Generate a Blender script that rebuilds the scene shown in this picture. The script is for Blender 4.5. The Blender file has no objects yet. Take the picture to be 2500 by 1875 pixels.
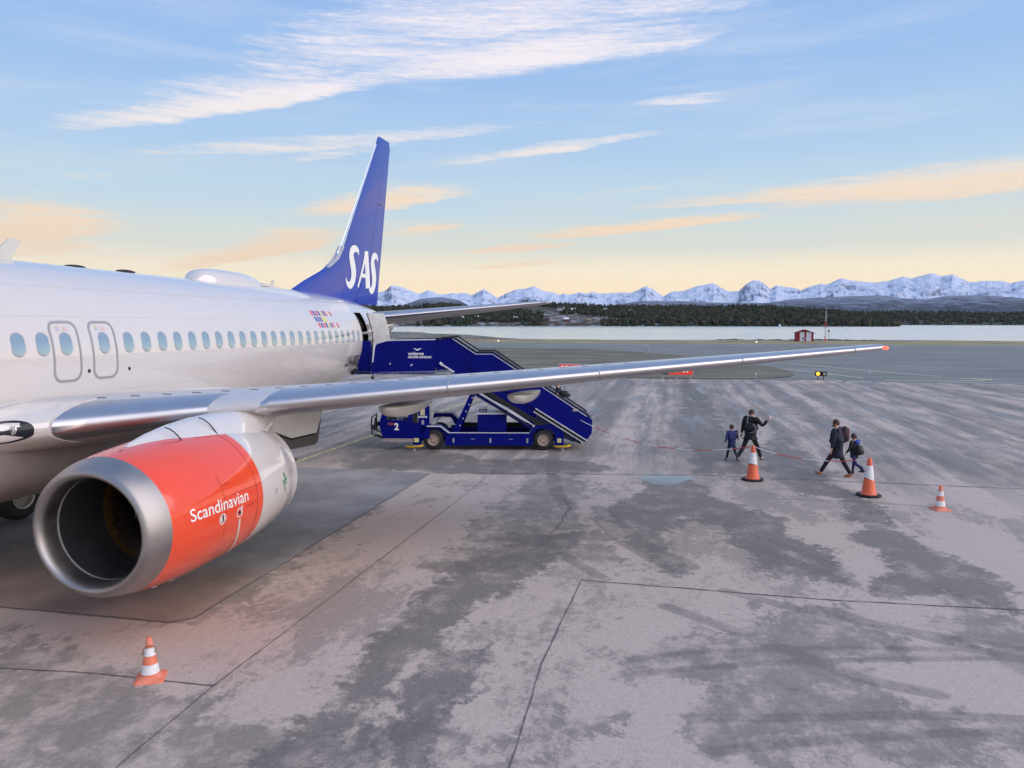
import bpy, bmesh, math, random
import numpy as np
from mathutils import Vector, Matrix, noise as mnoise

random.seed(7); np.random.seed(7)
scene = bpy.context.scene
COL = scene.collection
R = math.radians
PI = math.pi

SUN_E, EXPO, NISH = 2.6, 0.13, 0.005
STABZ0, STABZ1 = 4.72, 5.42
PODS = [(6.9, 19.9, 22.9, .58, 2.90, 2.66), (9.35, 20.6, 23.4, .50, 3.12, 2.92)]
HAZE = 1.1e-5

# ------------------------------------------------------------------ camera
cam_data = bpy.data.cameras.new("camera")
cam = bpy.data.objects.new("camera", cam_data)
COL.objects.link(cam)
cam_data.sensor_fit = 'HORIZONTAL'; cam_data.sensor_width = 36.0
cam_data.lens = 36.0 * 1832.82 / 2500.0
cam_data.clip_start = 0.1; cam_data.clip_end = 120000
_yaw, _pit = -0.2097159, 0.0810032
_F = Vector((-math.cos(_yaw)*math.cos(_pit), math.sin(_yaw)*math.cos(_pit), -math.sin(_pit)))
_R = _F.cross(Vector((0, 0, 1))).normalized(); _U = _R.cross(_F)
cam.matrix_world = Matrix(((_R.x, _U.x, -_F.x, -6.094), (_R.y, _U.y, -_F.y, 12.3985), (_R.z, _U.z, -_F.z, 4.5431), (0, 0, 0, 1)))
scene.camera = cam

# ------------------------------------------------------------------ light
SUN_DIR = Vector((0.16, 0.86, 0.48)).normalized()          # from the scene towards the glow behind the camera, right
sun_el = math.asin(SUN_DIR.z); sun_az = math.atan2(SUN_DIR.x, SUN_DIR.y)
sd = bpy.data.lights.new("sun", 'SUN'); sd.energy = SUN_E; sd.angle = R(80); sd.color = (1.0, 0.87, 0.80)
sun = bpy.data.objects.new("sun", sd); COL.objects.link(sun)
sun.rotation_euler = SUN_DIR.to_track_quat('Z', 'Y').to_euler()

scene.view_settings.view_transform = 'Standard'
scene.view_settings.look = 'None'
scene.view_settings.exposure = EXPO
scene.view_settings.gamma = 1.0
scene.view_settings.use_curve_mapping = False

CLOUDS= [(-30.78, 15.068, 0.216, 14.44, 0.919, 1.0), (-30.08, 15.957, 0.257, 11.993, 1.413, 0.6), (-20.706, 19.024, 0.1, 14.347, 2.19, 0.55), (-10.65, 18.639, 0.097, 15.856, 1.413, 0.9), (-13.824, 20.92, 0.085, 15.779, 1.767, 0.7), (-2.919, 21.681, -0.013, 13.34, 1.06, 0.6), (-24.483, 12.77, 0.109, 17.676, 0.495, 0.62), (-26.493, 11.791, 0.135, 5.321, 0.318, 0.55), (-9.735, 12.557, 0.109, 11.342, 0.353, 0.8), (0.173, 15.583, 0.047, 6.18, 0.353, 0.6), (-21.185, 8.9, 0.153, 8.415, 0.777, 0.95), (-1.613, 6.983, 0.065, 11.533, 0.389, 1.0), (10.867, 8.916, 0.04, 18.069, 0.53, 0.8), (17.753, 8.639, 0.019, 15.763, 1.06, 1.0), (16.719, 8.441, -0.014, 11.986, 0.565, 0.9), (-5.429, 9.313, 0.069, 7.884, 0.247, 0.3), (-44.61, 5.597, 0.129, 6.261, 1.343, 1.0), (-43.627, 4.531, 0.14, 5.035, 0.565, 0.7), (-45.769, 6.658, 0.148, 1.665, 0.777, 0.7), (-30.128, 4.935, 0.233, 8.161, 0.707, 1.0), (-29.324, 5.478, 0.192, 5.791, 0.777, 0.8), (-18.284, 6.794, 0.136, 3.469, 0.318, 0.8), (-11.362, 5.656, 0.07, 6.045, 0.283, 0.9), (-10.667, 4.462, 0.08, 5.692, 0.247, 0.75), (0.089, 6.208, 0.06, 4.197, 0.177, 0.3), (13.741, 8.106, 0.031, 3.682, 0.212, 0.5), (-38.976, 9.889, 0.2, 7.346, 0.495, 0.25), (-44.194, 6.665, 0.291, 1.381, 1.06, 0.5), (19.978, 6.046, -0.02, 6.513, 0.283, 0.25)]
world = bpy.data.worlds.new("World"); scene.world = world; world.use_nodes = True
def build_world():
    nt = world.node_tree; N = nt.nodes; L = nt.links; N.clear()
    def mk(t, **k):
        n = N.new(t)
        for a, b in k.items(): setattr(n, a, b)
        return n
    def val(x, sock):
        if isinstance(x, (int, float)): sock.default_value = x
        else: L.new(x, sock)
    def M(op, a, b=0.0, c=0.0, clamp=False):
        n = mk('ShaderNodeMath', operation=op, use_clamp=clamp)
        val(a, n.inputs[0]); val(b, n.inputs[1]); val(c, n.inputs[2])
        return n.outputs[0]
    tc = mk('ShaderNodeTexCoord'); sep = mk('ShaderNodeSeparateXYZ')
    L.new(tc.outputs['Generated'], sep.inputs[0])
    x, y, z = sep.outputs
    el = M('MULTIPLY', M('ARCSINE', z), 57.29578)
    az = M('MULTIPLY', M('ARCTAN2', y, M('MULTIPLY', x, -1.0)), 57.29578)
    # clear-sky colour by elevation
    ramp = mk('ShaderNodeValToRGB'); L.new(M('DIVIDE', M('MAXIMUM', el, 0.0), 90.0), ramp.inputs[0])
    st = [(0, (1.18, .86, .52)), (1.6, (1.18, .90, .56)), (3.6, (1.08, .92, .64)), (6.0, (.74, .78, .69)), (9, (.54, .71, .82)), (13, (.42, .61, .85)),
          (18, (.32, .52, .84)), (25, (.27, .46, .82)), (50, (.23, .38, .70)), (90, (.20, .33, .62))]
    cr = ramp.color_ramp; cr.interpolation = 'EASE'
    while len(cr.elements) < len(st): cr.elements.new(0.5)
    for e, (p, c) in zip(cr.elements, st): e.position = p / 90.0; e.color = (*c, 1)
    sky = mk('ShaderNodeTexSky'); sky.sky_type = 'NISHITA'; sky.sun_disc = False
    sky.sun_elevation = sun_el; sky.sun_rotation = sun_az; sky.air_density = 1.0
    skym = mk('ShaderNodeMix', data_type='RGBA', blend_type='MIX'); skym.inputs[0].default_value = 1.0
    sks = mk('ShaderNodeVectorMath', operation='SCALE'); L.new(sky.outputs[0], sks.inputs[0]); sks.inputs[3].default_value = 0.05
    # clouds in (azimuth, elevation) degrees
    comb = mk('ShaderNodeCombineXYZ'); L.new(az, comb.inputs[0]); L.new(el, comb.inputs[1]); comb.inputs[2].default_value = 1.0
    def noise(scale_xyz, scale, detail, rough, rot=0.10, dist=0.0):
        mp = mk('ShaderNodeMapping'); mp.inputs['Rotation'].default_value = (0, 0, -rot); mp.inputs['Scale'].default_value = scale_xyz
        L.new(comb.outputs[0], mp.inputs[0])
        n = mk('ShaderNodeTexNoise'); n.inputs['Scale'].default_value = scale; n.inputs['Detail'].default_value = detail
        n.inputs['Roughness'].default_value = rough; n.inputs['Distortion'].default_value = dist
        L.new(mp.outputs[0], n.inputs[0]); return n
    warp = noise((.10, .35, 1), 1.0, 4, .6)
    wv = mk('ShaderNodeVectorMath', operation='SUBTRACT'); L.new(warp.outputs['Color'], wv.inputs[0]); wv.inputs[1].default_value = (.5, .5, .5)
    wm = mk('ShaderNodeVectorMath', operation='MULTIPLY'); L.new(wv.outputs[0], wm.inputs[0]); wm.inputs[1].default_value = (7.0, 1.0, 0)
    wp = mk('ShaderNodeVectorMath', operation='ADD'); L.new(comb.outputs[0], wp.inputs[0]); L.new(wm.outputs[0], wp.inputs[1])
    total = None; 
    for (a0, e0, th, Lh, Wh, amp) in CLOUDS:
        c, s = math.cos(th), math.sin(th)
        d1 = mk('ShaderNodeVectorMath', operation='DOT_PRODUCT'); L.new(wp.outputs[0], d1.inputs[0]); d1.inputs[1].default_value = (c/Lh, s/Lh, -(a0*c+e0*s)/Lh)
        d2 = mk('ShaderNodeVectorMath', operation='DOT_PRODUCT'); L.new(wp.outputs[0], d2.inputs[0]); d2.inputs[1].default_value = (-s/Wh, c/Wh, -(-a0*s+e0*c)/Wh)
        u, v = d1.outputs['Value'], d2.outputs['Value']
        # crisper underside, long soft top
        vs = M('MAXIMUM', M('MULTIPLY', v, .55), M('MULTIPLY', v, -1.3))
        q = M('SUBTRACT', 1.0, M('ADD', M('MULTIPLY', u, u), M('MULTIPLY', vs, vs)), clamp=True)
        q = M('MULTIPLY', q, amp*1.25)
        total = q if total is None else M('MAXIMUM', total, q)
    fib = noise((.13, 2.3, 1), 1.0, 9, .64, rot=.15, dist=.35)
    fib2 = noise((.9, 5.5, 1), 1.0, 8, .72, rot=.30, dist=.4)
    f = M('ADD', M('MULTIPLY', fib.outputs[0], .62), M('MULTIPLY', fib2.outputs[0], .48))
    fs = M('SUBTRACT', f, .55)
    cv = M('ADD', total, M('MULTIPLY', fs, 2.5))
    ss_ = mk('ShaderNodeMapRange', interpolation_type='SMOOTHSTEP'); L.new(cv, ss_.inputs[0]); ss_.inputs[1].default_value = .05; ss_.inputs[2].default_value = 1.25
    inside = M('MULTIPLY', total, 3.0, clamp=True)
    body = M('MULTIPLY', M('MULTIPLY', ss_.outputs[0], inside), .92, clamp=True)
    # thin veil everywhere, so the sky goes on outside the frame in the same way
    veil = noise((.05, .55, 1), 1.0, 8, .62, rot=.13, dist=.3)
    vm = M('MULTIPLY', M('SUBTRACT', veil.outputs[0], .50), 2.2, clamp=True)
    vm = M('MULTIPLY', M('MULTIPLY', vm, fib2.outputs[0]), .85)
    mask = M('MAXIMUM', body, vm)
    edge = noise((.3, 1.3, 1), 1.0, 3, .5)
    cramp = mk('ShaderNodeValToRGB'); L.new(M('DIVIDE', M('MAXIMUM', M('ADD', el, M('MULTIPLY', M('SUBTRACT', edge.outputs[0], .5), 5.0)), 0.0), 30.0), cramp.inputs[0])
    cs = [(0, (1.0, .74, .47)), (4.5, (1.0, .72, .46)), (8.5, (1.0, .76, .52)), (12, (.94, .84, .76)), (17, (1.0, .90, .90)), (30, (.96, .90, .97))]
    cr = cramp.color_ramp
    while len(cr.elements) < len(cs): cr.elements.new(0.5)
    for e, (p, c) in zip(cr.elements, cs): e.position = p / 30.0; e.color = (*c, 1)
    mix = mk('ShaderNodeMix', data_type='RGBA')
    L.new(mask, mix.inputs[0]); L.new(ramp.outputs[0], mix.inputs[6]); L.new(cramp.outputs[0], mix.inputs[7])
    add = mk('ShaderNodeVectorMath', operation='ADD'); L.new(mix.outputs[2], add.inputs[0])
    s2 = mk('ShaderNodeVectorMath', operation='SCALE'); L.new(mix.outputs[2], s2.inputs[0]); s2.inputs[3].default_value = .93
    L.new(s2.outputs[0], add.inputs[0])
    s3 = mk('ShaderNodeVectorMath', operation='SCALE'); L.new(sky.outputs[0], s3.inputs[0]); s3.inputs[3].default_value = NISH
    L.new(s3.outputs[0], add.inputs[1])
    N.remove(skym); N.remove(sks)
    bg = mk('ShaderNodeBackground'); bg.inputs[1].default_value = 1.0
    L.new(add.outputs[0], bg.inputs[0])
    out = mk('ShaderNodeOutputWorld'); L.new(bg.outputs[0], out.inputs[0])
build_world()

# ------------------------------------------------------------------ helpers
def tag(o, label=None, cat=None, group=None, kind=None):
    if label: o['label'] = label
    if cat: o['category'] = cat
    if group: o['group'] = group
    if kind: o['kind'] = kind
    return o

def set_parent(o, parent):
    if parent is not None:
        o.parent = parent
        if parent.get('_world'): 
            o.matrix_parent_inverse = Matrix.Translation(-Vector(parent['_world']))

def mesh_obj(name, verts, faces, mats, parent=None, smooth=False, fmat=None, autosmooth=None):
    me = bpy.data.meshes.new(name)
    me.from_pydata([tuple(v) for v in verts], [], [tuple(f) for f in faces])
    if not isinstance(mats, (list, tuple)): mats = [mats]
    for m in mats: me.materials.append(m)
    if fmat is not None: me.polygons.foreach_set('material_index', fmat)
    if smooth: me.polygons.foreach_set('use_smooth', [True]*len(me.polygons))
    me.update()
    if autosmooth:
        me.polygons.foreach_set('use_smooth', [True]*len(me.polygons))
        try: me.set_sharp_from_angle(angle=R(autosmooth))
        except Exception: pass
    o = bpy.data.objects.new(name, me); COL.objects.link(o); set_parent(o, parent)
    return o

def empty(name, loc=(0,0,0), rz=0.0, parent=None):
    o = bpy.data.objects.new(name, None); COL.objects.link(o); o.empty_display_size = .3
    o.location = loc; o.rotation_euler = (0, 0, rz)
    if parent: o.parent = parent
    return o

class MB:
    """collects simple solids into one mesh"""
    def __init__(s): s.v = []; s.f = []; s.m = []
    def add(s, v, f, m=0):
        b = len(s.v); s.v += [tuple(p) for p in v]; s.f += [tuple(i+b for i in q) for q in f]; s.m += [m]*len(f); return s
    def box(s, lo, hi, m=0, bev=0.0):
        x0,y0,z0 = lo; x1,y1,z1 = hi
        b = min(bev, (x1-x0)*.45, (y1-y0)*.45, (z1-z0)*.45)
        if b <= 0:
            return s.add([(x0,y0,z0),(x1,y0,z0),(x1,y1,z0),(x0,y1,z0),(x0,y0,z1),(x1,y0,z1),(x1,y1,z1),(x0,y1,z1)],
                         [(0,3,2,1),(4,5,6,7),(0,1,5,4),(1,2,6,5),(2,3,7,6),(3,0,4,7)], m)
        bm = bmesh.new(); bmesh.ops.create_cube(bm, size=1)
        for v in bm.verts: v.co = Vector((x0+(v.co.x+.5)*(x1-x0), y0+(v.co.y+.5)*(y1-y0), z0+(v.co.z+.5)*(z1-z0)))
        bmesh.ops.bevel(bm, geom=bm.edges[:], offset=b, segments=2, affect='EDGES', profile=.6)
        vs = [v.co[:] for v in bm.verts]; bm.verts.index_update(); fs = [[v.index for v in f.verts] for f in bm.faces]; bm.free()
        return s.add(vs, fs, m)
    def prism(s, poly, axis, a0, a1, m=0):
        """poly of 2D points extruded along axis ('y': points are (x,z))"""
        n = len(poly); v = []
        for a in (a0, a1):
            for (p, q) in poly:
                v.append((p, a, q) if axis == 'y' else ((a, p, q) if axis == 'x' else (p, q, a)))
        f = [tuple(range(n)), tuple(range(2*n-1, n-1, -1))] + [(i, i+n, (i+1) % n+n, (i+1) % n) for i in range(n)]
        return s.add(v, f, m)
    def tube(s, pts, r, n=10, m=0, caps=True):
        pts = [Vector(p) for p in pts]; rs = r if isinstance(r, (list, tuple)) else [r]*len(pts)
        v = []; f = []; prev = None
        for i, p in enumerate(pts):
            t = (pts[min(i+1, len(pts)-1)] - pts[max(i-1, 0)]).normalized()
            up = Vector((0, 0, 1)) if abs(t.z) < .95 else Vector((1, 0, 0))
            if prev is None: a = t.cross(up).normalized()
            else: a = (prev - t*prev.dot(t)).normalized()
            prev = a; b = t.cross(a)
            for k in range(n):
                w = 2*PI*k/n; v.append(p + (a*math.cos(w) + b*math.sin(w))*rs[i])
        for i in range(len(pts)-1):
            for k in range(n):
                k2 = (k+1) % n; f.append((i*n+k, i*n+k2, (i+1)*n+k2, (i+1)*n+k))
        if caps: f.append(tuple(range(n-1, -1, -1))); f.append(tuple((len(pts)-1)*n+k for k in range(n)))
        return s.add(v, f, m)
    def lathe(s, prof, origin=(0,0,0), axis='z', n=32, m=0, arc=(0, 2*PI), mfn=None):
        """prof: list of (radius, height)"""
        v = []; f = []; full = abs(arc[1]-arc[0]-2*PI) < 1e-6; cnt = n if full else n+1
        ox, oy, oz = origin
        for (r, h) in prof:
            for k in range(cnt):
                w = arc[0] + (arc[1]-arc[0])*k/n; c, q = math.cos(w)*r, math.sin(w)*r
                v.append((ox+c, oy+q, oz+h) if axis == 'z' else ((ox+h, oy+c, oz+q) if axis == 'x' else (ox+c, oy+h, oz+q)))
        b = len(s.v); s.v += v
        for i in range(len(prof)-1):
            for k in range(n):
                k2 = (k+1) % cnt
                s.f.append((b+i*cnt+k, b+i*cnt+k2, b+(i+1)*cnt+k2, b+(i+1)*cnt+k)); s.m.append(mfn(i) if mfn else m)
        return s
    def ball(s, c, r, n=12, m=0):
        c = Vector(c); rx, ry, rz = (r, r, r) if isinstance(r, (int, float)) else r
        v = []; f = []; h = n//2
        for i in range(h+1):
            ph = PI*i/h
            for k in range(n):
                w = 2*PI*k/n; v.append((c.x+rx*math.sin(ph)*math.cos(w), c.y+ry*math.sin(ph)*math.sin(w), c.z+rz*math.cos(ph)))
        for i in range(h):
            for k in range(n): f.append((i*n+k, (i+1)*n+k, (i+1)*n+(k+1) % n, i*n+(k+1) % n))
        return s.add(v, f, m)
    def build(s, name, mats, parent=None, smooth=False, autosmooth=None):
        return mesh_obj(name, s.v, s.f, mats, parent, smooth, s.m, autosmooth)

def copy_tree(o, parent=None):
    c = o.copy(); COL.objects.link(c)
    if parent is not None: c.parent = parent
    for ch in list(o.children): copy_tree(ch, c)
    return c

# ---- materials
def newmat(name):
    m = bpy.data.materials.new(name); m.use_nodes = True
    return m, m.node_tree, m.node_tree.nodes['Principled BSDF']
MATS = {}
def mat(name, col, rough=.5, metal=0.0, var=.08, scale=6.0, coat=0.0, spec=.5, bump=0.0, bscale=40.0, emit=None, estr=0.0, rvar=.1, dirt=None, dscale=2.5, damt=.35, coat_ior=1.5):
    if name in MATS: return MATS[name]
    m, nt, P = newmat(name); N, L = nt.nodes, nt.links
    tc = N.new('ShaderNodeTexCoord')
    nz = N.new('ShaderNodeTexNoise'); nz.inputs['Scale'].default_value = scale; nz.inputs['Detail'].default_value = 5
    L.new(tc.outputs['Object'], nz.inputs[0])
    mr = N.new('ShaderNodeMapRange'); mr.inputs[3].default_value = 1-var; mr.inputs[4].default_value = 1+var
    mr.inputs[1].default_value = .3; mr.inputs[2].default_value = .7
    L.new(nz.outputs[0], mr.inputs[0])
    vm = N.new('ShaderNodeVectorMath'); vm.operation = 'SCALE'; vm.inputs[0].default_value = col; L.new(mr.outputs[0], vm.inputs[3])
    src = vm.outputs[0]
    if dirt:
        n2 = N.new('ShaderNodeTexNoise'); n2.inputs['Scale'].default_value = dscale; n2.inputs['Detail'].default_value = 8; n2.inputs['Roughness'].default_value = .7
        L.new(tc.outputs['Object'], n2.inputs[0])
        r2 = N.new('ShaderNodeMapRange'); r2.inputs[1].default_value = .48; r2.inputs[2].default_value = .75; r2.inputs[4].default_value = damt
        L.new(n2.outputs[0], r2.inputs[0])
        mx = N.new('ShaderNodeMix'); mx.data_type = 'RGBA'; L.new(r2.outputs[0], mx.inputs[0]); L.new(src, mx.inputs[6]); mx.inputs[7].default_value = (*dirt, 1)
        src = mx.outputs[2]
    L.new(src, P.inputs['Base Color'])
    rr = N.new('ShaderNodeMapRange'); rr.inputs[3].default_value = max(0.02, rough*(1-rvar*2)); rr.inputs[4].default_value = min(1, rough*(1+rvar*2)); L.new(nz.outputs[0], rr.inputs[0])
    L.new(rr.outputs[0], P.inputs['Roughness'])
    P.inputs['Metallic'].default_value = metal; P.inputs['Coat Weight'].default_value = coat; P.inputs['Coat Roughness'].default_value = .03; P.inputs['Coat IOR'].default_value = coat_ior
    P.inputs['Specular IOR Level'].default_value = spec
    if bump:
        nb = N.new('ShaderNodeTexNoise'); nb.inputs['Scale'].default_value = bscale; nb.inputs['Detail'].default_value = 4; L.new(tc.outputs['Object'], nb.inputs[0])
        b = N.new('ShaderNodeBump'); b.inputs['Strength'].default_value = bump; b.inputs['Distance'].default_value = .01
        L.new(nb.outputs[0], b.inputs['Height']); L.new(b.outputs[0], P.inputs['Normal'])
    if emit:
        P.inputs['Emission Color'].default_value = (*emit, 1); P.inputs['Emission Strength'].default_value = estr
    MATS[name] = m; return m

# ---- deterministic value noise on numpy arrays
def vnoise(x, y, seed=0):
    xi = np.floor(x).astype(np.int64); yi = np.floor(y).astype(np.int64); xf = x-xi; yf = y-yi
    def h(a, b):
        n = (a*374761393 + b*668265263 + seed*974634777) & 0xffffffff
        n = ((n ^ (n >> 13))*1274126177) & 0xffffffff
        return ((n ^ (n >> 16)) & 0xffff)/65535.0
    u = xf*xf*(3-2*xf); v = yf*yf*(3-2*yf)
    return (h(xi, yi)*(1-u)+h(xi+1, yi)*u)*(1-v)+(h(xi, yi+1)*(1-u)+h(xi+1, yi+1)*u)*v
def fbm(x, y, o=5, seed=0, g=.5, ridge=False):
    a = 1.0; t = 0; s = 0
    for i in range(o):
        n = vnoise(x*2**i, y*2**i, seed+i)
        if ridge: n = 1-np.abs(2*n-1)
        t = t+n*a; s += a; a *= g
    return t/s
# ================================================================== SETTING
VX, VY = -6.1, 12.4        # where the photographer stands; far bearings below are measured from there
STRONG= [[(-28.43, 11.42), (-28.55, 13.22), (-26.71, 13.53), (-25.36, 14.16), (-24.02, 14.96), (-22.95, 15.08), (-21.75, 15.63), (-20.74, 15.48), (-19.9, 15.57), (-19.66, 15.05), (-19.92, 14.36), (-21.06, 13.98), (-22.01, 13.45), (-23.44, 13.31), (-23.78, 12.74), (-22.37, 12.34), (-20.56, 12.45), (-20.03, 12.87), (-19.67, 12.54), (-20.16, 12.07), (-21.43, 11.61), (-23.64, 10.94), (-24.62, 10.67), (-25.28, 11.14), (-26.6, 11.54)], [(-28.77, 16.81), (-27.85, 17.37), (-25.8, 17.45), (-23.66, 17.39), (-22.18, 17.65), (-21.03, 18.24), (-19.33, 18.09), (-18.85, 17.89), (-19.09, 16.99), (-19.58, 17.07), (-19.2, 15.85), (-19.99, 15.97), (-20.66, 16.48), (-21.69, 16.15), (-23.22, 16.34), (-26.49, 16.75)], [(-64.46, 12.89), (-46.43, 12.97), (-29.27, 13.07), (-29.44, 14.75), (-34.7, 14.82), (-46.79, 14.66), (-64.86, 14.72)], [(-33.87, 15.25), (-29.44, 15.34), (-26.81, 15.85), (-26.54, 16.81), (-29.83, 17.15), (-38.26, 16.73)], [(-19.72, 8.63), (-21.76, 9.0), (-22.08, 10.48), (-19.5, 10.2), (-17.91, 9.52), (-16.16, 9.26), (-15.09, 9.08), (-13.81, 9.1), (-12.81, 8.92), (-12.7, 8.36), (-13.82, 8.18), (-15.06, 8.32), (-17.23, 8.31)], [(-30.41, 1.19), (-32.15, 2.99), (-30.28, 6.27), (-30.68, 9.94), (-29.09, 10.73), (-27.94, 8.38), (-27.59, 5.28), (-27.98, 2.44)], [(-15.81, 9.1), (-16.01, 9.65), (-16.03, 10.11), (-15.16, 10.01), (-13.99, 9.93), (-13.06, 10.07), (-12.98, 9.7), (-13.7, 9.53), (-14.47, 9.13)]]
MILD= [[(-16.09, 11.94), (-18.23, 14.02), (-18.86, 14.82), (-18.17, 15.23), (-17.64, 15.95), (-18.97, 16.94), (-19.08, 17.99), (-17.05, 17.15), (-17.03, 15.93), (-16.63, 15.18), (-15.89, 15.14), (-15.19, 15.37), (-15.47, 16.15), (-15.24, 16.4), (-14.3, 16.01), (-13.71, 13.23), (-13.96, 12.86), (-14.29, 12.74), (-14.75, 12.79), (-15.35, 12.62), (-15.53, 12.17)], [(-21.83, 7.89), (-26.97, 8.44), (-28.23, 8.99), (-27.73, 10.29), (-24.85, 10.45), (-23.44, 10.04), (-22.25, 10.84), (-20.0, 12.03), (-19.44, 11.49), (-19.59, 10.81), (-19.46, 9.52), (-18.88, 8.54), (-19.32, 8.1)], [(-14.07, 9.03), (-14.39, 10.52), (-14.41, 10.92), (-14.55, 11.84), (-14.15, 12.1), (-13.83, 11.78), (-13.35, 11.56), (-12.91, 9.5)], [(-14.75, 2.66), (-15.03, 3.97), (-13.85, 7.31), (-13.7, 8.59), (-13.5, 9.5), (-12.87, 9.74), (-12.0, 5.66)], [(-20.79, 4.47), (-24.85, 3.96), (-23.09, 5.47), (-18.53, 5.67), (-16.32, 5.9), (-15.87, 5.49), (-16.14, 5.06)], [(-61.44, -0.97), (-63.96, 4.96), (-61.65, 8.9), (-53.94, 10.42), (-50.52, 6.7), (-52.24, 2.58)]]
WARM_LIGHT= [[(-17.96, -0.94), (-19.59, -1.14), (-16.69, 3.81), (-20.96, 3.48), (-19.78, 4.6), (-16.94, 5.01), (-15.89, 5.16), (-15.37, 1.9)], [(-15.15, 2.15), (-15.53, 4.72), (-17.01, 5.31), (-20.47, 4.64), (-23.48, 5.06), (-25.38, 6.42), (-22.68, 7.7), (-19.25, 7.76), (-16.52, 7.67), (-14.86, 7.36), (-14.25, 6.94), (-14.82, 5.86), (-15.17, 3.84)]]
TRACKS= [(0.14, [(-18.1, 12.37), (-17.6, 13.04), (-16.79, 14.05), (-16.11, 14.9), (-15.87, 15.67)]), (0.07, [(-16.05, 11.94), (-16.41, 12.63), (-16.73, 13.7), (-17.03, 14.77), (-17.36, 16.7)]), (0.08, [(-15.65, 12.03), (-16.04, 12.96), (-16.41, 13.99), (-16.79, 15.38), (-17.24, 17.29)]), (0.13, [(-22.26, 9.39), (-20.93, 10.12), (-20.02, 10.66), (-19.31, 11.22)]), (0.22, [(-24.35, 10.69), (-22.78, 11.31), (-21.32, 11.98), (-20.24, 12.78)]), (0.14, [(-23.35, 10.73), (-21.76, 11.38), (-20.63, 12.01), (-19.9, 12.59)]), (0.13, [(-19.03, 13.36), (-18.51, 14.29), (-18.18, 15.0), (-17.74, 15.98), (-17.06, 17.22)]), (0.1, [(-18.58, 14.62), (-18.46, 15.06), (-17.97, 15.69), (-17.51, 17.4)]), (0.2, [(-22.15, 14.09), (-21.04, 14.65), (-19.89, 15.52)]), (0.13, [(-22.33, 14.47), (-21.31, 15.17), (-20.33, 15.62)]), (0.1, [(-14.67, 12.7), (-14.97, 14.07), (-15.28, 15.26), (-15.44, 16.54)]), (0.09, [(-14.01, 12.87), (-14.45, 13.98), (-14.83, 15.13), (-15.19, 16.43)]), (0.2, [(-33.46, 8.18), (-29.02, 8.83), (-25.83, 9.43), (-24.22, 10.07)]), (0.15, [(-28.38, 8.93), (-25.92, 9.43), (-23.06, 10.24)])]
PUDDLE= [[(-28.57, 11.51), (-28.96, 12.05), (-28.82, 13.23), (-27.99, 12.84), (-27.42, 12.51), (-27.45, 12.01), (-27.81, 11.67)]]
MOUNT= [(-22.052, 2.272), (-21.559, 2.385), (-21.062, 2.828), (-20.241, 2.669), (-19.583, 2.397), (-19.033, 2.179), (-18.31, 2.481), (-17.645, 2.218), (-17.256, 2.131), (-16.586, 2.266), (-16.14, 2.223), (-15.58, 2.303), (-15.133, 2.114), (-14.853, 2.226), (-14.572, 2.36), (-14.123, 2.584), (-13.675, 2.306), (-13.17, 1.883), (-12.44, 2.251), (-11.766, 2.53), (-10.98, 2.607), (-10.364, 2.784), (-9.521, 2.416), (-8.849, 2.337), (-8.4, 2.113), (-8.065, 2.246), (-7.618, 2.134), (-6.838, 2.32), (-6.392, 2.207), (-5.949, 2.349), (-5.393, 2.214), (-3.957, 2.284), (-2.969, 2.278), (-1.938, 2.786), (-1.336, 2.431), (-0.679, 1.967), (-0.146, 2.312), (0.711, 2.359), (1.683, 2.696), (2.942, 2.927), (3.367, 2.6), (3.999, 2.271), (4.721, 2.337), (5.222, 2.841), (5.726, 3.098), (6.133, 3.038), (6.855, 2.447), (7.249, 2.703), (7.85, 2.557), (8.444, 2.527), (8.941, 2.331), (9.229, 2.493), (10.189, 2.754), (10.575, 2.675), (11.511, 3.104), (12.266, 2.914), (13.562, 2.754), (14.464, 2.862), (15.344, 3.135), (15.79, 2.975), (16.565, 3.197), (16.991, 3.281), (17.51, 3.101), (18.18, 3.176), (19.114, 2.642), (20.167, 2.706), (21.044, 2.633), (21.363, 2.512), (22.068, 2.694)]
MID= [(-22.779, 0.895), (-20.588, 1.232), (-18.925, 1.814), (-17.48, 1.975), (-16.142, 1.778), (-15.137, 1.245), (-10.528, 1.022), (-6.049, 1.128), (-4.498, 1.347), (-2.195, 1.669), (-0.566, 1.638), (1.705, 1.591), (1.705, 1.558), (3.809, 1.468), (6.679, 1.445), (8.271, 1.693), (10.793, 1.818), (13.41, 1.882), (14.32, 1.848), (15.4, 1.652), (16.801, 1.582), (17.985, 1.795), (20.046, 1.785), (22.121, 1.541)]
FOREST= [(-22.772, 1.334), (-22.065, 1.337), (-19.153, 1.215), (-18.597, 1.405), (-17.261, 1.442), (-16.144, 1.41), (-15.137, 1.211), (-13.34, 1.358), (-11.653, 1.47), (-10.979, 1.671), (-9.968, 1.637), (-8.397, 1.489), (-6.052, 1.406), (-4.387, 1.313), (1.709, 1.341), (1.71, 1.298), (5.669, 1.294), (7.889, 1.172), (10.822, 0.922), (11.774, 0.813), (13.641, 0.518), (15.01, 0.162), (15.734, -0.187)]
FOREST2= [(7.897, 0.856), (12.709, 0.827), (16.311, 0.802), (22.159, 0.707), (23.582, 0.695)]
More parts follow.
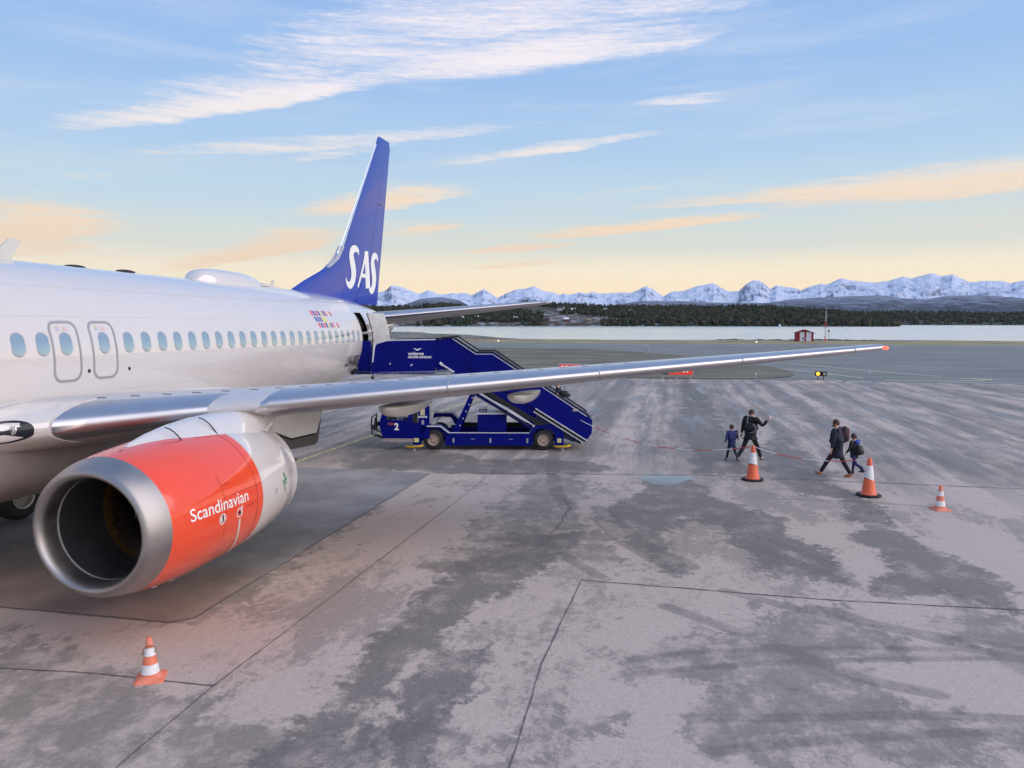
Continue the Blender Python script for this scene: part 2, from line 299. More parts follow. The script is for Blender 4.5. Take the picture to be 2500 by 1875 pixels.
def poly_sdf(px, py, poly):
    P = np.array(poly); d = np.full(px.shape, 1e9); inside = np.zeros(px.shape, bool)
    n = len(P)
    for i in range(n):
        ax, ay = P[i]; bx, by = P[(i+1) % n]; ex, ey = bx-ax, by-ay
        wx, wy = px-ax, py-ay
        t = np.clip((wx*ex+wy*ey)/(ex*ex+ey*ey+1e-9), 0, 1)
        d = np.minimum(d, (wx-t*ex)**2+(wy-t*ey)**2)
        c = ((ay <= py) & (by > py)) | ((by <= py) & (ay > py))
        xi = ax + (py-ay)/(by-ay+1e-12)*ex
        inside ^= c & (px < xi)
    return np.where(inside, 1, -1)*np.sqrt(d)
def line_dist(px, py, pts):
    d = np.full(px.shape, 1e9)
    for (ax, ay), (bx, by) in zip(pts[:-1], pts[1:]):
        ex, ey = bx-ax, by-ay; wx, wy = px-ax, py-ay
        t = np.clip((wx*ex+wy*ey)/(ex*ex+ey*ey+1e-9), 0, 1)
        d = np.minimum(d, (wx-t*ex)**2+(wy-t*ey)**2)
    return np.sqrt(d)
def smooth_line(pts, n=8):
    P = [Vector((*p, 0)) for p in pts]; out = []
    for i in range(len(P)-1):
        p0, p1, p2, p3 = P[max(i-1, 0)], P[i], P[i+1], P[min(i+2, len(P)-1)]
        for k in range(n):
            t = k/n
            q = .5*((2*p1)+(p2-p0)*t+(2*p0-5*p1+4*p2-p3)*t*t+(3*p1-p0-3*p2+p3)*t**3); out.append((q.x, q.y))
    out.append(pts[-1]); return out

def asphalt_material():
    m, nt, P = newmat('apron_asphalt'); N, L = nt.nodes, nt.links
    def val(x, s):
        if isinstance(x, (int, float)): s.default_value = x
        else: L.new(x, s)
    def M(op, a, b=0.0, c=0.0, clamp=False):
        n = N.new('ShaderNodeMath'); n.operation = op; n.use_clamp = clamp
        val(a, n.inputs[0]); val(b, n.inputs[1]); val(c, n.inputs[2]); return n.outputs[0]
    def SS(x, a, b, lo=0.0, hi=1.0):
        n = N.new('ShaderNodeMapRange'); n.interpolation_type = 'SMOOTHSTEP'; val(x, n.inputs[0])
        n.inputs[1].default_value = a; n.inputs[2].default_value = b; n.inputs[3].default_value = lo; n.inputs[4].default_value = hi; return n.outputs[0]
    tc = N.new('ShaderNodeTexCoord')
    def NZ(scale, detail=5, rough=.6, sc=(1, 1, 1), off=(0, 0, 0)):
        mp = N.new('ShaderNodeMapping'); mp.inputs['Scale'].default_value = sc; mp.inputs['Location'].default_value = off
        L.new(tc.outputs['Object'], mp.inputs[0])
        n = N.new('ShaderNodeTexNoise'); n.inputs['Scale'].default_value = scale; n.inputs['Detail'].default_value = detail; n.inputs['Roughness'].default_value = rough
        L.new(mp.outputs[0], n.inputs[0]); return n.outputs[0]
    def AT(nm):
        a = N.new('ShaderNodeAttribute'); a.attribute_name = nm; return a.outputs['Fac']
    def MIX(f, a, b, bt='MIX'):
        n = N.new('ShaderNodeMix'); n.data_type = 'RGBA'; n.blend_type = bt; val(f, n.inputs[0])
        for s, v in ((n.inputs[6], a), (n.inputs[7], b)):
            if isinstance(v, tuple): s.default_value = (*v, 1)
            else: L.new(v, s)
        return n.outputs[2]
    sep = N.new('ShaderNodeSeparateXYZ'); L.new(tc.outputs['Object'], sep.inputs[0]); X, Y = sep.outputs[0], sep.outputs[1]
    nA = M('SUBTRACT', NZ(.9, 7, .62), .5); nB = M('SUBTRACT', NZ(5.5, 6, .7), .5); nC = NZ(1.6, 8, .72, off=(9, 3, 0))
    nD = M('SUBTRACT', NZ(20, 5, .72, off=(5, 5, 0)), .5)
    rag = M('ADD', M('ADD', M('MULTIPLY', nA, 2.1), M('MULTIPLY', nB, 1.15)), M('MULTIPLY', nD, .30))
    d1 = SS(M('ADD', AT('damp'), rag), -.10, .16)
    d1 = M('MULTIPLY', d1, SS(M('ADD', NZ(1.3, 8, .70, off=(2, 8, 0)), M('MULTIPLY', nD, .35)), .34, .52, .45, 1.0))
    d2 = SS(M('ADD', AT('damp_mild'), M('MULTIPLY', rag, 1.9)), -.10, .30)
    free = SS(M('ADD', M('ADD', NZ(.42, 9, .70, sc=(.6, 1.1, 1)), M('MULTIPLY', nB, .30)), M('MULTIPLY', nD, .22)), .50, .585)
    col = MIX(M('MULTIPLY', free, .70), C_LIGHT, C_MILD)
    fard = SS(X, -26.0, -33.0)
    lstr = SS(M('ADD', NZ(1.0, 8, .70, sc=(.10, .9, 1), off=(1, 5, 0)), M('MULTIPLY', nB, .15)), .42, .60)
    col = MIX(M('MULTIPLY', M('MULTIPLY', fard, lstr), .85), col, (.205, .185, .175))
    col = MIX(M('MULTIPLY', d2, SS(nC, .36, .58, .10, 1.0)), col, C_MILD)
    col = MIX(M('MULTIPLY', d1, .80), col, C_DARK)
    # paving lanes run along the stand, each with its own age; they show away from the camera
    lane = M('ADD', M('MULTIPLY', Y, .3), M('MULTIPLY', nA, .22))
    ln = N.new('ShaderNodeTexNoise'); ln.noise_dimensions = '1D'; ln.inputs['Scale'].default_value = 1.7; ln.inputs['Detail'].default_value = 2
    L.new(lane, ln.inputs['W'])
    far = SS(X, -24.0, -31.0)
    lm = M('MULTIPLY', SS(ln.outputs[0], .47, .56), far)
    col = MIX(M('MULTIPLY', lm, .45), col, C_DARK)
    # long wet runs beyond the stairs
    wz = NZ(1.0, 7, .68, sc=(.16, 1.0, 1), off=(3, 0, 0))
    wet = M('MULTIPLY', SS(M('ADD', wz, M('MULTIPLY', nB, .22)), .525, .60, 0.0, .85), SS(X, -30.0, -46.0))
    wet = M('MULTIPLY', wet, SS(X, -69.5, -67.5))
    pud = SS(M('ADD', AT('puddle'), M('MULTIPLY', nB, .30)), -.02, .05)
    wetall = M('MAXIMUM', wet, pud)
    # warm light lying on the apron, painted in as a brown-pink tint
    col = MIX(M('MULTIPLY', SS(M('ADD', AT('warm_light'), M('MULTIPLY', nA, 1.2)), -.5, 1.1), .55), col, MIX(1.0, col, (1.0, .86, .78), 'MULTIPLY'))
    # tyre marks
    tr = SS(M('ADD', AT('track'), M('MULTIPLY', nB, .06)), -.035, .035, .62, 0.0)
    col = MIX(M('MULTIPLY', tr, SS(nC, .3, .6, .4, .9)), col, C_TRACK)
    # aggregate
    sp = NZ(85, 4, .8); sp2 = NZ(230, 2, .7)
    spk = M('ADD', M('ADD', SS(sp, .33, .67, .66, 1.34), SS(sp2, .35, .68, -.28, .32)), M('MULTIPLY', NZ(13, 6, .72, off=(4, 1, 0)), .75))
    spk = M('SUBTRACT', spk, .375)
    col = MIX(1.0, col, N_scale(N, L, spk), 'MULTIPLY')
    spots = SS(NZ(2.6, 3, .5, off=(0, 7, 0)), .70, .735)
    col = MIX(M('MULTIPLY', spots, .45), col, C_DARK)
    col = MIX(M('MULTIPLY', wetall, .7), col, (.06, .06, .065))
    L.new(col, P.inputs['Base Color'])
    ro = M('SUBTRACT', M('SUBTRACT', .80, M('MULTIPLY', d1, .10)), M('ADD', M('MULTIPLY', wet, .48), M('MULTIPLY', pud, .72)), clamp=True)
    ro = M('MAXIMUM', ro, .09)
    L.new(ro, P.inputs['Roughness']); L.new(M('ADD', .5, M('MULTIPLY', wetall, .5)), P.inputs['Specular IOR Level'])
    b = N.new('ShaderNodeBump'); b.inputs['Distance'].default_value = .005
    L.new(M('MULTIPLY', M('SUBTRACT', 1.0, wetall), .55), b.inputs['Strength']); L.new(M('ADD', sp, M('MULTIPLY', sp2, .5)), b.inputs['Height'])
    L.new(b.outputs[0], P.inputs['Normal'])
    return m
def N_scale(N, L, v):
    c = N.new('ShaderNodeCombineXYZ')
    for i in range(3): L.new(v, c.inputs[i])
    return c.outputs[0]
C_LIGHT = (.535, .432, .37); C_MILD = (.275, .236, .204); C_DARK = (.142, .129, .115); C_TRACK = (.15, .138, .122)

def build_apron():
    # graded grid: fine near the terminal, coarse far out
    xs = [14.0, 8.0, 3.0, 0.0]; x = -1.0; st = .10
    while x > -68.5: xs.append(x); x -= max(.09, .0075*abs(x-(-3)))
    xs.append(-68.6)
    t = np.linspace(-1, 1, 420); ys = 12 + 62*np.sign(t)*(np.abs(t)**1.7)
    xs = np.array(xs); X, Y = np.meshgrid(xs, ys, indexing='ij'); nx, ny = X.shape
    idx = np.arange(nx*ny).reshape(nx, ny)
    q = np.stack([idx[:-1, :-1], idx[:-1, 1:], idx[1:, 1:], idx[1:, :-1]], -1).reshape(-1, 4)
    v = np.stack([X, Y, np.zeros_like(X)], -1).reshape(-1, 3)
    me = bpy.data.meshes.new('apron'); me.vertices.add(len(v)); me.vertices.foreach_set('co', v.ravel())
    me.loops.add(q.size); me.loops.foreach_set('vertex_index', q[:, ::-1].ravel()); me.polygons.add(len(q))
    me.polygons.foreach_set('loop_start', np.arange(0, q.size, 4)); me.polygons.foreach_set('loop_total', np.full(len(q), 4)); me.update()
    px, py = v[:, 0], v[:, 1]
    def attr(nm, arr):
        a = me.attributes.new(nm, 'FLOAT', 'POINT'); a.data.foreach_set('value', arr.astype(np.float32))
    attr('damp', np.clip(np.max([poly_sdf(px, py, P) for P in STRONG], 0), -3, 3))
    attr('damp_mild', np.clip(np.max([poly_sdf(px, py, P) for P in MILD], 0), -3, 3))
    attr('warm_light', np.clip(np.max([poly_sdf(px, py, P) for P in WARM_LIGHT], 0), -3, 3))
    attr('puddle', np.clip(np.max([poly_sdf(px, py, P) for P in PUDDLE], 0), -3, 3))
    tr = np.full(px.shape, 3.0)
    for w, P in TRACKS: tr = np.minimum(tr, line_dist(px, py, smooth_line(P, 5))-w)
    attr('track', tr)
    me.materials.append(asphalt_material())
    o = bpy.data.objects.new('apron', me); COL.objects.link(o); o['kind'] = 'structure'
    return o
apron = build_apron()

def ribbon(pts, w, z, rough=.3, seed=0, step=.12, wvar=.5):
    """a crooked thin strip following pts"""
    rs = random.Random(seed); v = []; f = []
    P = []
    for (a, b) in zip(pts[:-1], pts[1:]):
        L_ = math.dist(a, b); n = max(1, int(L_/step))
        P += [(a[0]+(b[0]-a[0])*k/n, a[1]+(b[1]-a[1])*k/n) for k in range(n)]
    P.append(pts[-1]); off = 0
    for i, p in enumerate(P):
        q0 = P[max(0, i-1)]; q1 = P[min(len(P)-1, i+1)]; dx, dy = q1[0]-q0[0], q1[1]-q0[1]; l = math.hypot(dx, dy) or 1
        nx_, ny_ = -dy/l, dx/l; off = off*.8+rs.uniform(-1, 1)*rough*w; ww = w*(1+rs.uniform(-wvar, wvar))/2
        v += [(p[0]+nx_*(off-ww), p[1]+ny_*(off-ww), z), (p[0]+nx_*(off+ww), p[1]+ny_*(off+ww), z)]
        if i: f.append((2*i-2, 2*i, 2*i+1, 2*i-1))
    return v, f
m_crack = mat('joint_tar', (.14, .125, .12), .85, var=.3, scale=20)
m_joint = mat('joint_filler', (.13, .125, .13), .85, var=.3, scale=8)
def strips(name, lst, m, parent=None, z=.004):
    mb = MB()
    for i, (pts, w, rg) in enumerate(lst):
        v, f = ribbon(pts, w, z, rg, i); mb.add(v, f)
    return mb.build(name, m, parent)
# a newer square of asphalt under the engine
def slab():
    m, nt, P = newmat('slab_asphalt'); N, L = nt.nodes, nt.links
    tc = N.new('ShaderNodeTexCoord')
    def nz(s, d, r):
        n = N.new('ShaderNodeTexNoise'); n.inputs['Scale'].default_value = s; n.inputs['Detail'].default_value = d; n.inputs['Roughness'].default_value = r
        L.new(tc.outputs['Object'], n.inputs[0]); return n.outputs[0]
    r1 = N.new('ShaderNodeValToRGB'); L.new(nz(.55, 7, .65), r1.inputs[0])
    r1.color_ramp.elements[0].position = .36; r1.color_ramp.elements[0].color = (.215, .20, .19, 1)
    r1.color_ramp.elements[1].position = .62; r1.color_ramp.elements[1].color = (.35, .325, .31, 1)
    r2 = N.new('ShaderNodeMapRange'); L.new(nz(60, 3, .7), r2.inputs[0]); r2.inputs[1].default_value = .33; r2.inputs[2].default_value = .67; r2.inputs[3].default_value = .86; r2.inputs[4].default_value = 1.14
    vm = N.new('ShaderNodeVectorMath'); vm.operation = 'SCALE'; L.new(r1.outputs[0], vm.inputs[0]); L.new(r2.outputs[0], vm.inputs[3])
    # warm brownish light painted into the colour towards the front of the slab
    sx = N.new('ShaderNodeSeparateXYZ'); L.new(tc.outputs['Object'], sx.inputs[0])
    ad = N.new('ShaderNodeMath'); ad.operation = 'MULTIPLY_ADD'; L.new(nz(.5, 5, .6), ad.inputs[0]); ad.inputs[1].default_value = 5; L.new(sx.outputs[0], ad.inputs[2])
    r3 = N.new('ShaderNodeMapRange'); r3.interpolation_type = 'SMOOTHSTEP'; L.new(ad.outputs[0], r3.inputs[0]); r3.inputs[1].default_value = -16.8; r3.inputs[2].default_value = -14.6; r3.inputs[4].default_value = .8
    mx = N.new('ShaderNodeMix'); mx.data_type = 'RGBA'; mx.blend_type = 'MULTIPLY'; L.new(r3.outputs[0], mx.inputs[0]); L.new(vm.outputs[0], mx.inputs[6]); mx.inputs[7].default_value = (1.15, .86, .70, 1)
    L.new(mx.outputs[2], P.inputs['Base Color']); P.inputs['Roughness'].default_value = .78
    rs = random.Random(4); v = []; 
    def edge(a, b, n):
        return [(a[0]+(b[0]-a[0])*k/n+rs.uniform(-.03, .03), a[1]+(b[1]-a[1])*k/n+rs.uniform(-.03, .03), .004) for k in range(n)]
    c = [(-15.8, -4.0), (-15.85, 5.0), (-16.1, 5.24), (-27.6, 5.26), (-27.7, -4.0)]
    for i in range(5): v += edge(c[i], c[(i+1) % 5], 14)
    o = mesh_obj('asphalt_slab', v, [tuple(range(len(v)))[::-1]], m); tag(o, kind='structure'); return o
slab()
jt = strips('pavement_joint', [
    ([(-9.0, 7.0), (-14.15, 6.85), (-24.5, 7.08), (-28.6, 7.1)], .015, .28),
    ([(-14.2, 6.85), (-14.18, 5.2), (-14.05, 3.7), (-14.0, -6)], .022, .28),
    ([(-19.02, 10.9), (-15.68, 10.76), (-13.27, 10.84), (-8, 10.9)], .018, .28),
    ([(-19.05, 10.9), (-18.92, 14.85), (-19.1, 17.8), (-19.1, 30)], .028, .28),
    ([(-27.6, 5.3), (-28.97, 13.18), (-28.86, 21.9), (-28.9, 50)], .04, .28),
    ([(-15.8, -5), (-15.86, 5.0), (-16.1, 5.26), (-27.6, 5.3)], .028, .28),
    ([(-25.4, 9.7), (-24.2, 10.0), (-20.9, 9.9)], .02, 2.0), ([(-26.3, 14.6), (-26.4, 17), (-26.1, 19)], .02, 2.0)], m_crack, z=.0085)
tag(jt, kind='structure')
# yellow lead-in line
m_yel = mat('yellow_paint', (.50, .50, .22), .7, var=.35, scale=3, dirt=(.25, .25, .22), dscale=9, damt=.8)
m_wht = mat('white_paint', (.62, .62, .62), .7, var=.2, scale=3, dirt=(.3, .3, .3), dscale=7, damt=.7)
m_yell = mat('pale_yellow_paint', (.58, .57, .38), .7, var=.15, scale=1)
def marking(lst, m, z=.0085):
    mb = MB()
    for i, (pts, w) in enumerate(lst):
        v, f = ribbon(smooth_line(pts, 6) if len(pts) > 2 else pts, w, z, .05, i, step=1.0, wvar=.05); mb.add(v, f)
    return tag(mb.build('road_marking', m), kind='structure')
marking([([(-24, .3), (-34.2, .6), (-46.5, .98), (-57, 3.0), (-67, 6.0)], .16)], m_yel)
marking([([(-73.0, 24.0), (-68.3, 25.8)], .2), ([(-68.75, 22.2), (-68.7, 27.6)], .5), ([(-69.2, 33), (-69.6, 52)], .3)], m_wht, z=.012)

# ---- airfield beyond the stand
m_grass, nt, P = newmat('dry_grass'); N, L = nt.nodes, nt.links
tc = N.new('ShaderNodeTexCoord'); mp = N.new('ShaderNodeMapping'); L.new(tc.outputs['Object'], mp.inputs[0]); mp.inputs['Scale'].default_value = (.6, .25, 1)
n1 = N.new('ShaderNodeTexNoise'); n1.inputs['Scale'].default_value = .35; n1.inputs['Detail'].default_value = 8; n1.inputs['Roughness'].default_value = .7; L.new(mp.outputs[0], n1.inputs[0])
r1 = N.new('ShaderNodeValToRGB'); L.new(n1.outputs[0], r1.inputs[0]); e = r1.color_ramp.elements
e[0].position = .34; e[0].color = (.14, .11, .08, 1); e[1].position = .66; e[1].color = (.44, .37, .18, 1); q = e.new(.5); q.color = (.31, .255, .13, 1)
L.new(r1.outputs[0], P.inputs['Base Color']); P.inputs['Roughness'].default_value = .95
nb = N.new('ShaderNodeTexNoise'); nb.inputs['Scale'].default_value = 6; b = N.new('ShaderNodeBump'); b.inputs['Strength'].default_value = .8; b.inputs['Distance'].default_value = .1
L.new(tc.outputs['Object'], nb.inputs[0]); L.new(nb.outputs[0], b.inputs['Height']); L.new(b.outputs[0], P.inputs['Normal'])

def ground_sheet():
    ys = np.concatenate([np.linspace(-1500, -200, 20), np.linspace(-190, 260, 180), np.linspace(270, 1500, 20)])
    xr = np.linspace(0, 1, 60)
    v = []; nx_ = len(xr)+3
    for y in ys:
        shore = -236 + 14*(fbm(np.array([y*.02]), np.array([3.0]), 5, 2)[0]-.5)*2 - max(0, -y-60)*.20 - .02*max(0, y-20)
        row = [(500, y, -.05), (20, y, -.05), (-205, y, -.05)]
        for t in xr:
            x = -206 + (shore-18+206)*t
            # bank drops to the beach then under the water
            k = max(0, (-x+shore+13+236-236)/26.0)
            kk = max(0.0, min(1.0, (shore+16-x)/30.0))
            z = -.05 - 3.0*kk*kk*(3-2*kk) + (fbm(np.array([x*.4]), np.array([y*.15]), 3, 5)[0]-.5)*.5*min(1, kk*4)
            row.append((x, y, z))
        v += row
    f = []
    for i in range(len(ys)-1):
        for j in range(nx_-1): a = i*nx_+j; f.append((a, a+1, a+nx_+1, a+nx_))
    m, nt, P = newmat('airfield_ground'); N, L = nt.nodes, nt.links
    o = mesh_obj('ground', v, f, [m_grass], smooth=True); tag(o, kind='structure'); return o
ground = ground_sheet()
# make the bank stony where it drops
m_stone = mat('shore_stones', (.11, .10, .105), .9, var=.5, scale=.8, dirt=(.30, .29, .30), dscale=2, damt=.6)
ground.data.materials.append(m_stone)
mi = [1 if max(ground.data.vertices[k].co.x for k in p.vertices) < -218-.15*max(0, -p.center.y-60) + 3*math.sin(p.center.y*.13) else 0 for p in ground.data.polygons]
ground.data.polygons.foreach_set('material_index', mi)

def far_asphalt():
    m, nt, P = newmat('taxiway_asphalt'); N, L = nt.nodes, nt.links
    tc = N.new('ShaderNodeTexCoord')
    def nz(s, d, r, sc):
        mp = N.new('ShaderNodeMapping'); L.new(tc.outputs['Object'], mp.inputs[0]); mp.inputs['Scale'].default_value = sc
        n = N.new('ShaderNodeTexNoise'); n.inputs['Scale'].default_value = s; n.inputs['Detail'].default_value = d; n.inputs['Roughness'].default_value = r
        L.new(mp.outputs[0], n.inputs[0]); return n.outputs[0]
    r1 = N.new('ShaderNodeValToRGB'); L.new(nz(.5, 7, .65, (.5, .12, 1)), r1.inputs[0]); e = r1.color_ramp.elements
    e[0].position = .3; e[0].color = (.15, .15, .138, 1); e[1].position = .72; e[1].color = (.235, .235, .215, 1)
    L.new(r1.outputs[0], P.inputs['Base Color'])
    r2 = N.new('ShaderNodeMapRange'); L.new(nz(.5, 6, .6, (1, .25, 1)), r2.inputs[0]); r2.inputs[1].default_value = .45; r2.inputs[2].default_value = .75; r2.inputs[3].default_value = .8; r2.inputs[4].default_value = .5
    L.new(r2.outputs[0], P.inputs['Roughness'])
    return m
m_taxi = far_asphalt()
def flat(name, poly, z, m): return tag(mesh_obj(name, [(x, y, z) for x, y in poly], [tuple(range(len(poly)))], m), kind='structure')
def up(poly):
    a = sum(poly[i][0]*poly[(i+1) % len(poly)][1]-poly[(i+1) % len(poly)][0]*poly[i][1] for i in range(len(poly)))
    return poly if a > 0 else poly[::-1]
flat('taxiway', up([(-60, -300), (-60, 300), (-182, 300), (-178, 60), (-176, -20), (-178, -300)]), -.025, m_taxi)
# grass island between apron and runway
isl = smooth_line([(-71.5, -60), (-69.8, -10), (-69.2, 8), (-69.8, 17), (-74, 22.2), (-84, 23.0), (-100, 19), (-118, 12), (-132, 3), (-140, -6), (-141, -30), (-140, -60), (-100, -62), (-71.5, -60)], 5)[:-1]
rs = random.Random(2)
isl = [(x+rs.uniform(-.25, .25), y+rs.uniform(-.3, .3)) for x, y in isl]
m_isl = m_grass.copy(); m_isl.name = 'damp_heath'
for n_ in m_isl.node_tree.nodes:
    if n_.type == 'VALTORGB':
        for e, c in zip(n_.color_ramp.elements, ((.11, .10, .078), (.155, .145, .11), (.27, .245, .14))): e.color = (*c, 1)
flat('grass_island', up(isl), .02, m_isl)
marking([([(-99, 23.5), (-94, 26.5), (-86, 30), (-79, 33.4), (-76.5, 35.0)], .4), ([(-74.5, 35.8), (-72.5, 37.4)], .4), ([(-86, 22.8), (-80, 25.4), (-73, 28.0)], .35),
         ([(-90, 120), (-112, 72), (-109, 62), (-103, 56.8), (-97, 54.8), (-92, 55.0)], .5), ([(-93, 70), (-95, 110)], .4), ([(-70.6, 29), (-71.2, 33.5), (-72.2, 36.6), (-73.6, 37.6), (-75, 36.5)], .4)], m_yell, z=-.012)
marking([([(-166, -160), (-166, 260)], .8), ([(-178.5, -160), (-178.5, 280)], .5), ([(-181, 35), (-176, 40)], .6), ([(-150, -12), (-150, 16)], .3)], m_wht, z=-.01)

# ---- water
def water():
    m, nt, P = newmat('fjord_water'); N, L = nt.nodes, nt.links
    tc = N.new('ShaderNodeTexCoord'); mp = N.new('ShaderNodeMapping'); L.new(tc.outputs['Object'], mp.inputs[0]); mp.inputs['Scale'].default_value = (1, .35, 1)
    n = N.new('ShaderNodeTexNoise'); n.inputs['Scale'].default_value = .8; n.inputs['Detail'].default_value = 3; L.new(mp.outputs[0], n.inputs[0])
    b = N.new('ShaderNodeBump'); b.inputs['Strength'].default_value = .10; b.inputs['Distance'].default_value = .10
    L.new(n.outputs[0], b.inputs['Height']); L.new(b.outputs[0], P.inputs['Normal'])
    P.inputs['Base Color'].default_value = (.84, .86, .88, 1); P.inputs['Roughness'].default_value = .22; P.inputs['Metallic'].default_value = .85
    m2 = N.new('ShaderNodeTexNoise'); m2.inputs['Scale'].default_value = .012; m2.inputs['Detail'].default_value = 5; mp2 = N.new('ShaderNodeMapping'); mp2.inputs['Scale'].default_value = (1, .18, 1)
    L.new(tc.outputs['Object'], mp2.inputs[0]); L.new(mp2.outputs[0], m2.inputs[0])
    r = N.new('ShaderNodeMapRange'); L.new(m2.outputs[0], r.inputs[0]); r.inputs[1].default_value = .4; r.inputs[2].default_value = .6; r.inputs[3].default_value = .17; r.inputs[4].default_value = .24
    L.new(r.outputs[0], P.inputs['Roughness'])
    return tag(mesh_obj('water', [(-200, -2600, -2), (-200, -24500, -2), (-26800, -24500, -2), (-26800, 24500, -2), (-200, 24500, -2), (-200, 2600, -2)], [(0, 5, 4, 3, 2, 1)], m), kind='structure')
water()
# tidal flat left of the hut
def tidal():
    m, nt, P = newmat('tidal_mud'); N, L = nt.nodes, nt.links
    tc = N.new('ShaderNodeTexCoord'); mp = N.new('ShaderNodeMapping'); L.new(tc.outputs['Object'], mp.inputs[0]); mp.inputs['Scale'].default_value = (1, .16, 1)
    n = N.new('ShaderNodeTexNoise'); n.inputs['Scale'].default_value = .05; n.inputs['Detail'].default_value = 7; n.inputs['Roughness'].default_value = .62; L.new(mp.outputs[0], n.inputs[0])
    r = N.new('ShaderNodeValToRGB'); L.new(n.outputs[0], r.inputs[0]); e = r.color_ramp.elements; e[0].position = .47; e[0].color = (.9, .9, .9, 1); e[1].position = .53; e[1].color = (.08, .08, .08, 1)
    L.new(r.outputs[0], P.inputs['Roughness']); P.inputs['Base Color'].default_value = (.085, .08, .075, 1)
    n2 = N.new('ShaderNodeTexNoise'); n2.inputs['Scale'].default_value = .3; n2.inputs['Detail'].default_value = 6; L.new(mp.outputs[0], n2.inputs[0])
    rr = N.new('ShaderNodeValToRGB'); L.new(n2.outputs[0], rr.inputs[0]); e = rr.color_ramp.elements; e[0].color = (.05, .05, .05, 1); e[1].color = (.16, .15, .135, 1); L.new(rr.outputs[0], P.inputs['Base Color'])
    v = []; f = []; n_ = 90
    for i in range(n_+1):
        y = -420 + 372*i/n_
        t = i/n_
        fx = -640 + 330*t**2.2 + 60*(fbm(np.array([y*.015]), np.array([1.]), 5, 9)[0]-.5)*2
        v += [(-262, y, -1.985), (min(fx, -270), y, -1.985)]
        if i: f.append((2*i-2, 2*i-1, 2*i+1, 2*i))
    return tag(mesh_obj('tidal_flat', v, [q[::-1] if False else q for q in f], m), kind='structure')
tidal()

# ---- hills and mountains (bearing in degrees off straight aft, elevation in degrees, distance in metres)
def bearing_xy(a, d): return VX - d*math.cos(R(a)), VY + d*math.sin(R(a))
def ridge_h(prof, az, dist, seed, jag, wild):
    xs = np.array([p[0] for p in prof]); hs = np.array([p[1] for p in prof])
    e = np.interp(az, xs, hs)
    out = (az < xs[0]) | (az > xs[-1])
    w = wild[0] + wild[1]*fbm(az*.22+50, az*0+1., 5, seed, ridge=True)
    k = np.clip(np.maximum(xs[0]-az, az-xs[-1])/2.0, 0, 1)
    e = e*(1-k)+w*k
    e = e + jag*(fbm(az*5, az*0+2., 6, seed+3, .6, ridge=True)-.6)
    return np.tan(np.radians(e))*dist + 4.54
def terrain(name, prof, dist, front, back, az0, az1, naz, nr, seed, rough, mats, jag=.03, wild=(1.0, 2.0), base=-3.0, shape=1.0, fscale=1.0):
    az = np.linspace(az0, az1, naz); H = ridge_h(prof, az, dist, seed, jag, wild)
    rs_ = np.concatenate([np.linspace(front, dist, nr), np.linspace(dist, back, max(6, nr//4))[1:]])
    A, D = np.meshgrid(az, rs_, indexing='ij'); Hh = H[:, None]
    t = np.where(D <= dist, (D-front)/(dist-front), 1-(D-dist)/(back-dist)); t = np.clip(t, 0, 1)
    X = VX - D*np.cos(np.radians(A)); Y = VY + D*np.sin(np.radians(A))
    s = fscale/(dist*.06)
    n = fbm(X*s, Y*s, 7, seed, .55, ridge=True)-.5; n2 = fbm(X*s*4, Y*s*4, 5, seed+11, .55)-.5
    Z = base + (Hh-base)*(t**shape) + (n*.9+n2*.35)*rough*np.clip(t*(1-t)*4, 0, 1)*np.maximum(Hh, 20)
    # nothing in front may rise over the ridge as it is seen from the field
    lim = (Hh-4.54)/dist*D*(.96-.0*t) + 4.54
    Z = np.where(t < 1, np.minimum(Z, base+(np.maximum(lim-base, 0))*(.60+.40*t)+0*Z), Z) if False else np.where(D < dist, np.minimum(Z, lim), Z)
    Z = np.where(t <= 0, base-2, Z)
    nx_, ny_ = A.shape; idx = np.arange(nx_*ny_).reshape(nx_, ny_)
    q = np.stack([idx[:-1, :-1], idx[:-1, 1:], idx[1:, 1:], idx[1:, :-1]], -1).reshape(-1, 4)
    v = np.stack([X, Y, Z], -1).reshape(-1, 3)
    me = bpy.data.meshes.new(name); me.vertices.add(len(v)); me.vertices.foreach_set('co', v.ravel())
    me.loops.add(q.size); me.loops.foreach_set('vertex_index', q[:, ::-1].ravel() if FLIP else q.ravel()); me.polygons.add(len(q))
    me.polygons.foreach_set('loop_start', np.arange(0, q.size, 4)); me.polygons.foreach_set('loop_total', np.full(len(q), 4)); me.update()
    me.polygons.foreach_set('use_smooth', [True]*len(q))
    me.materials.append(mats)
    o = bpy.data.objects.new(name, me); COL.objects.link(o); tag(o, kind='structure')
    return o, az, H
FLIP = True
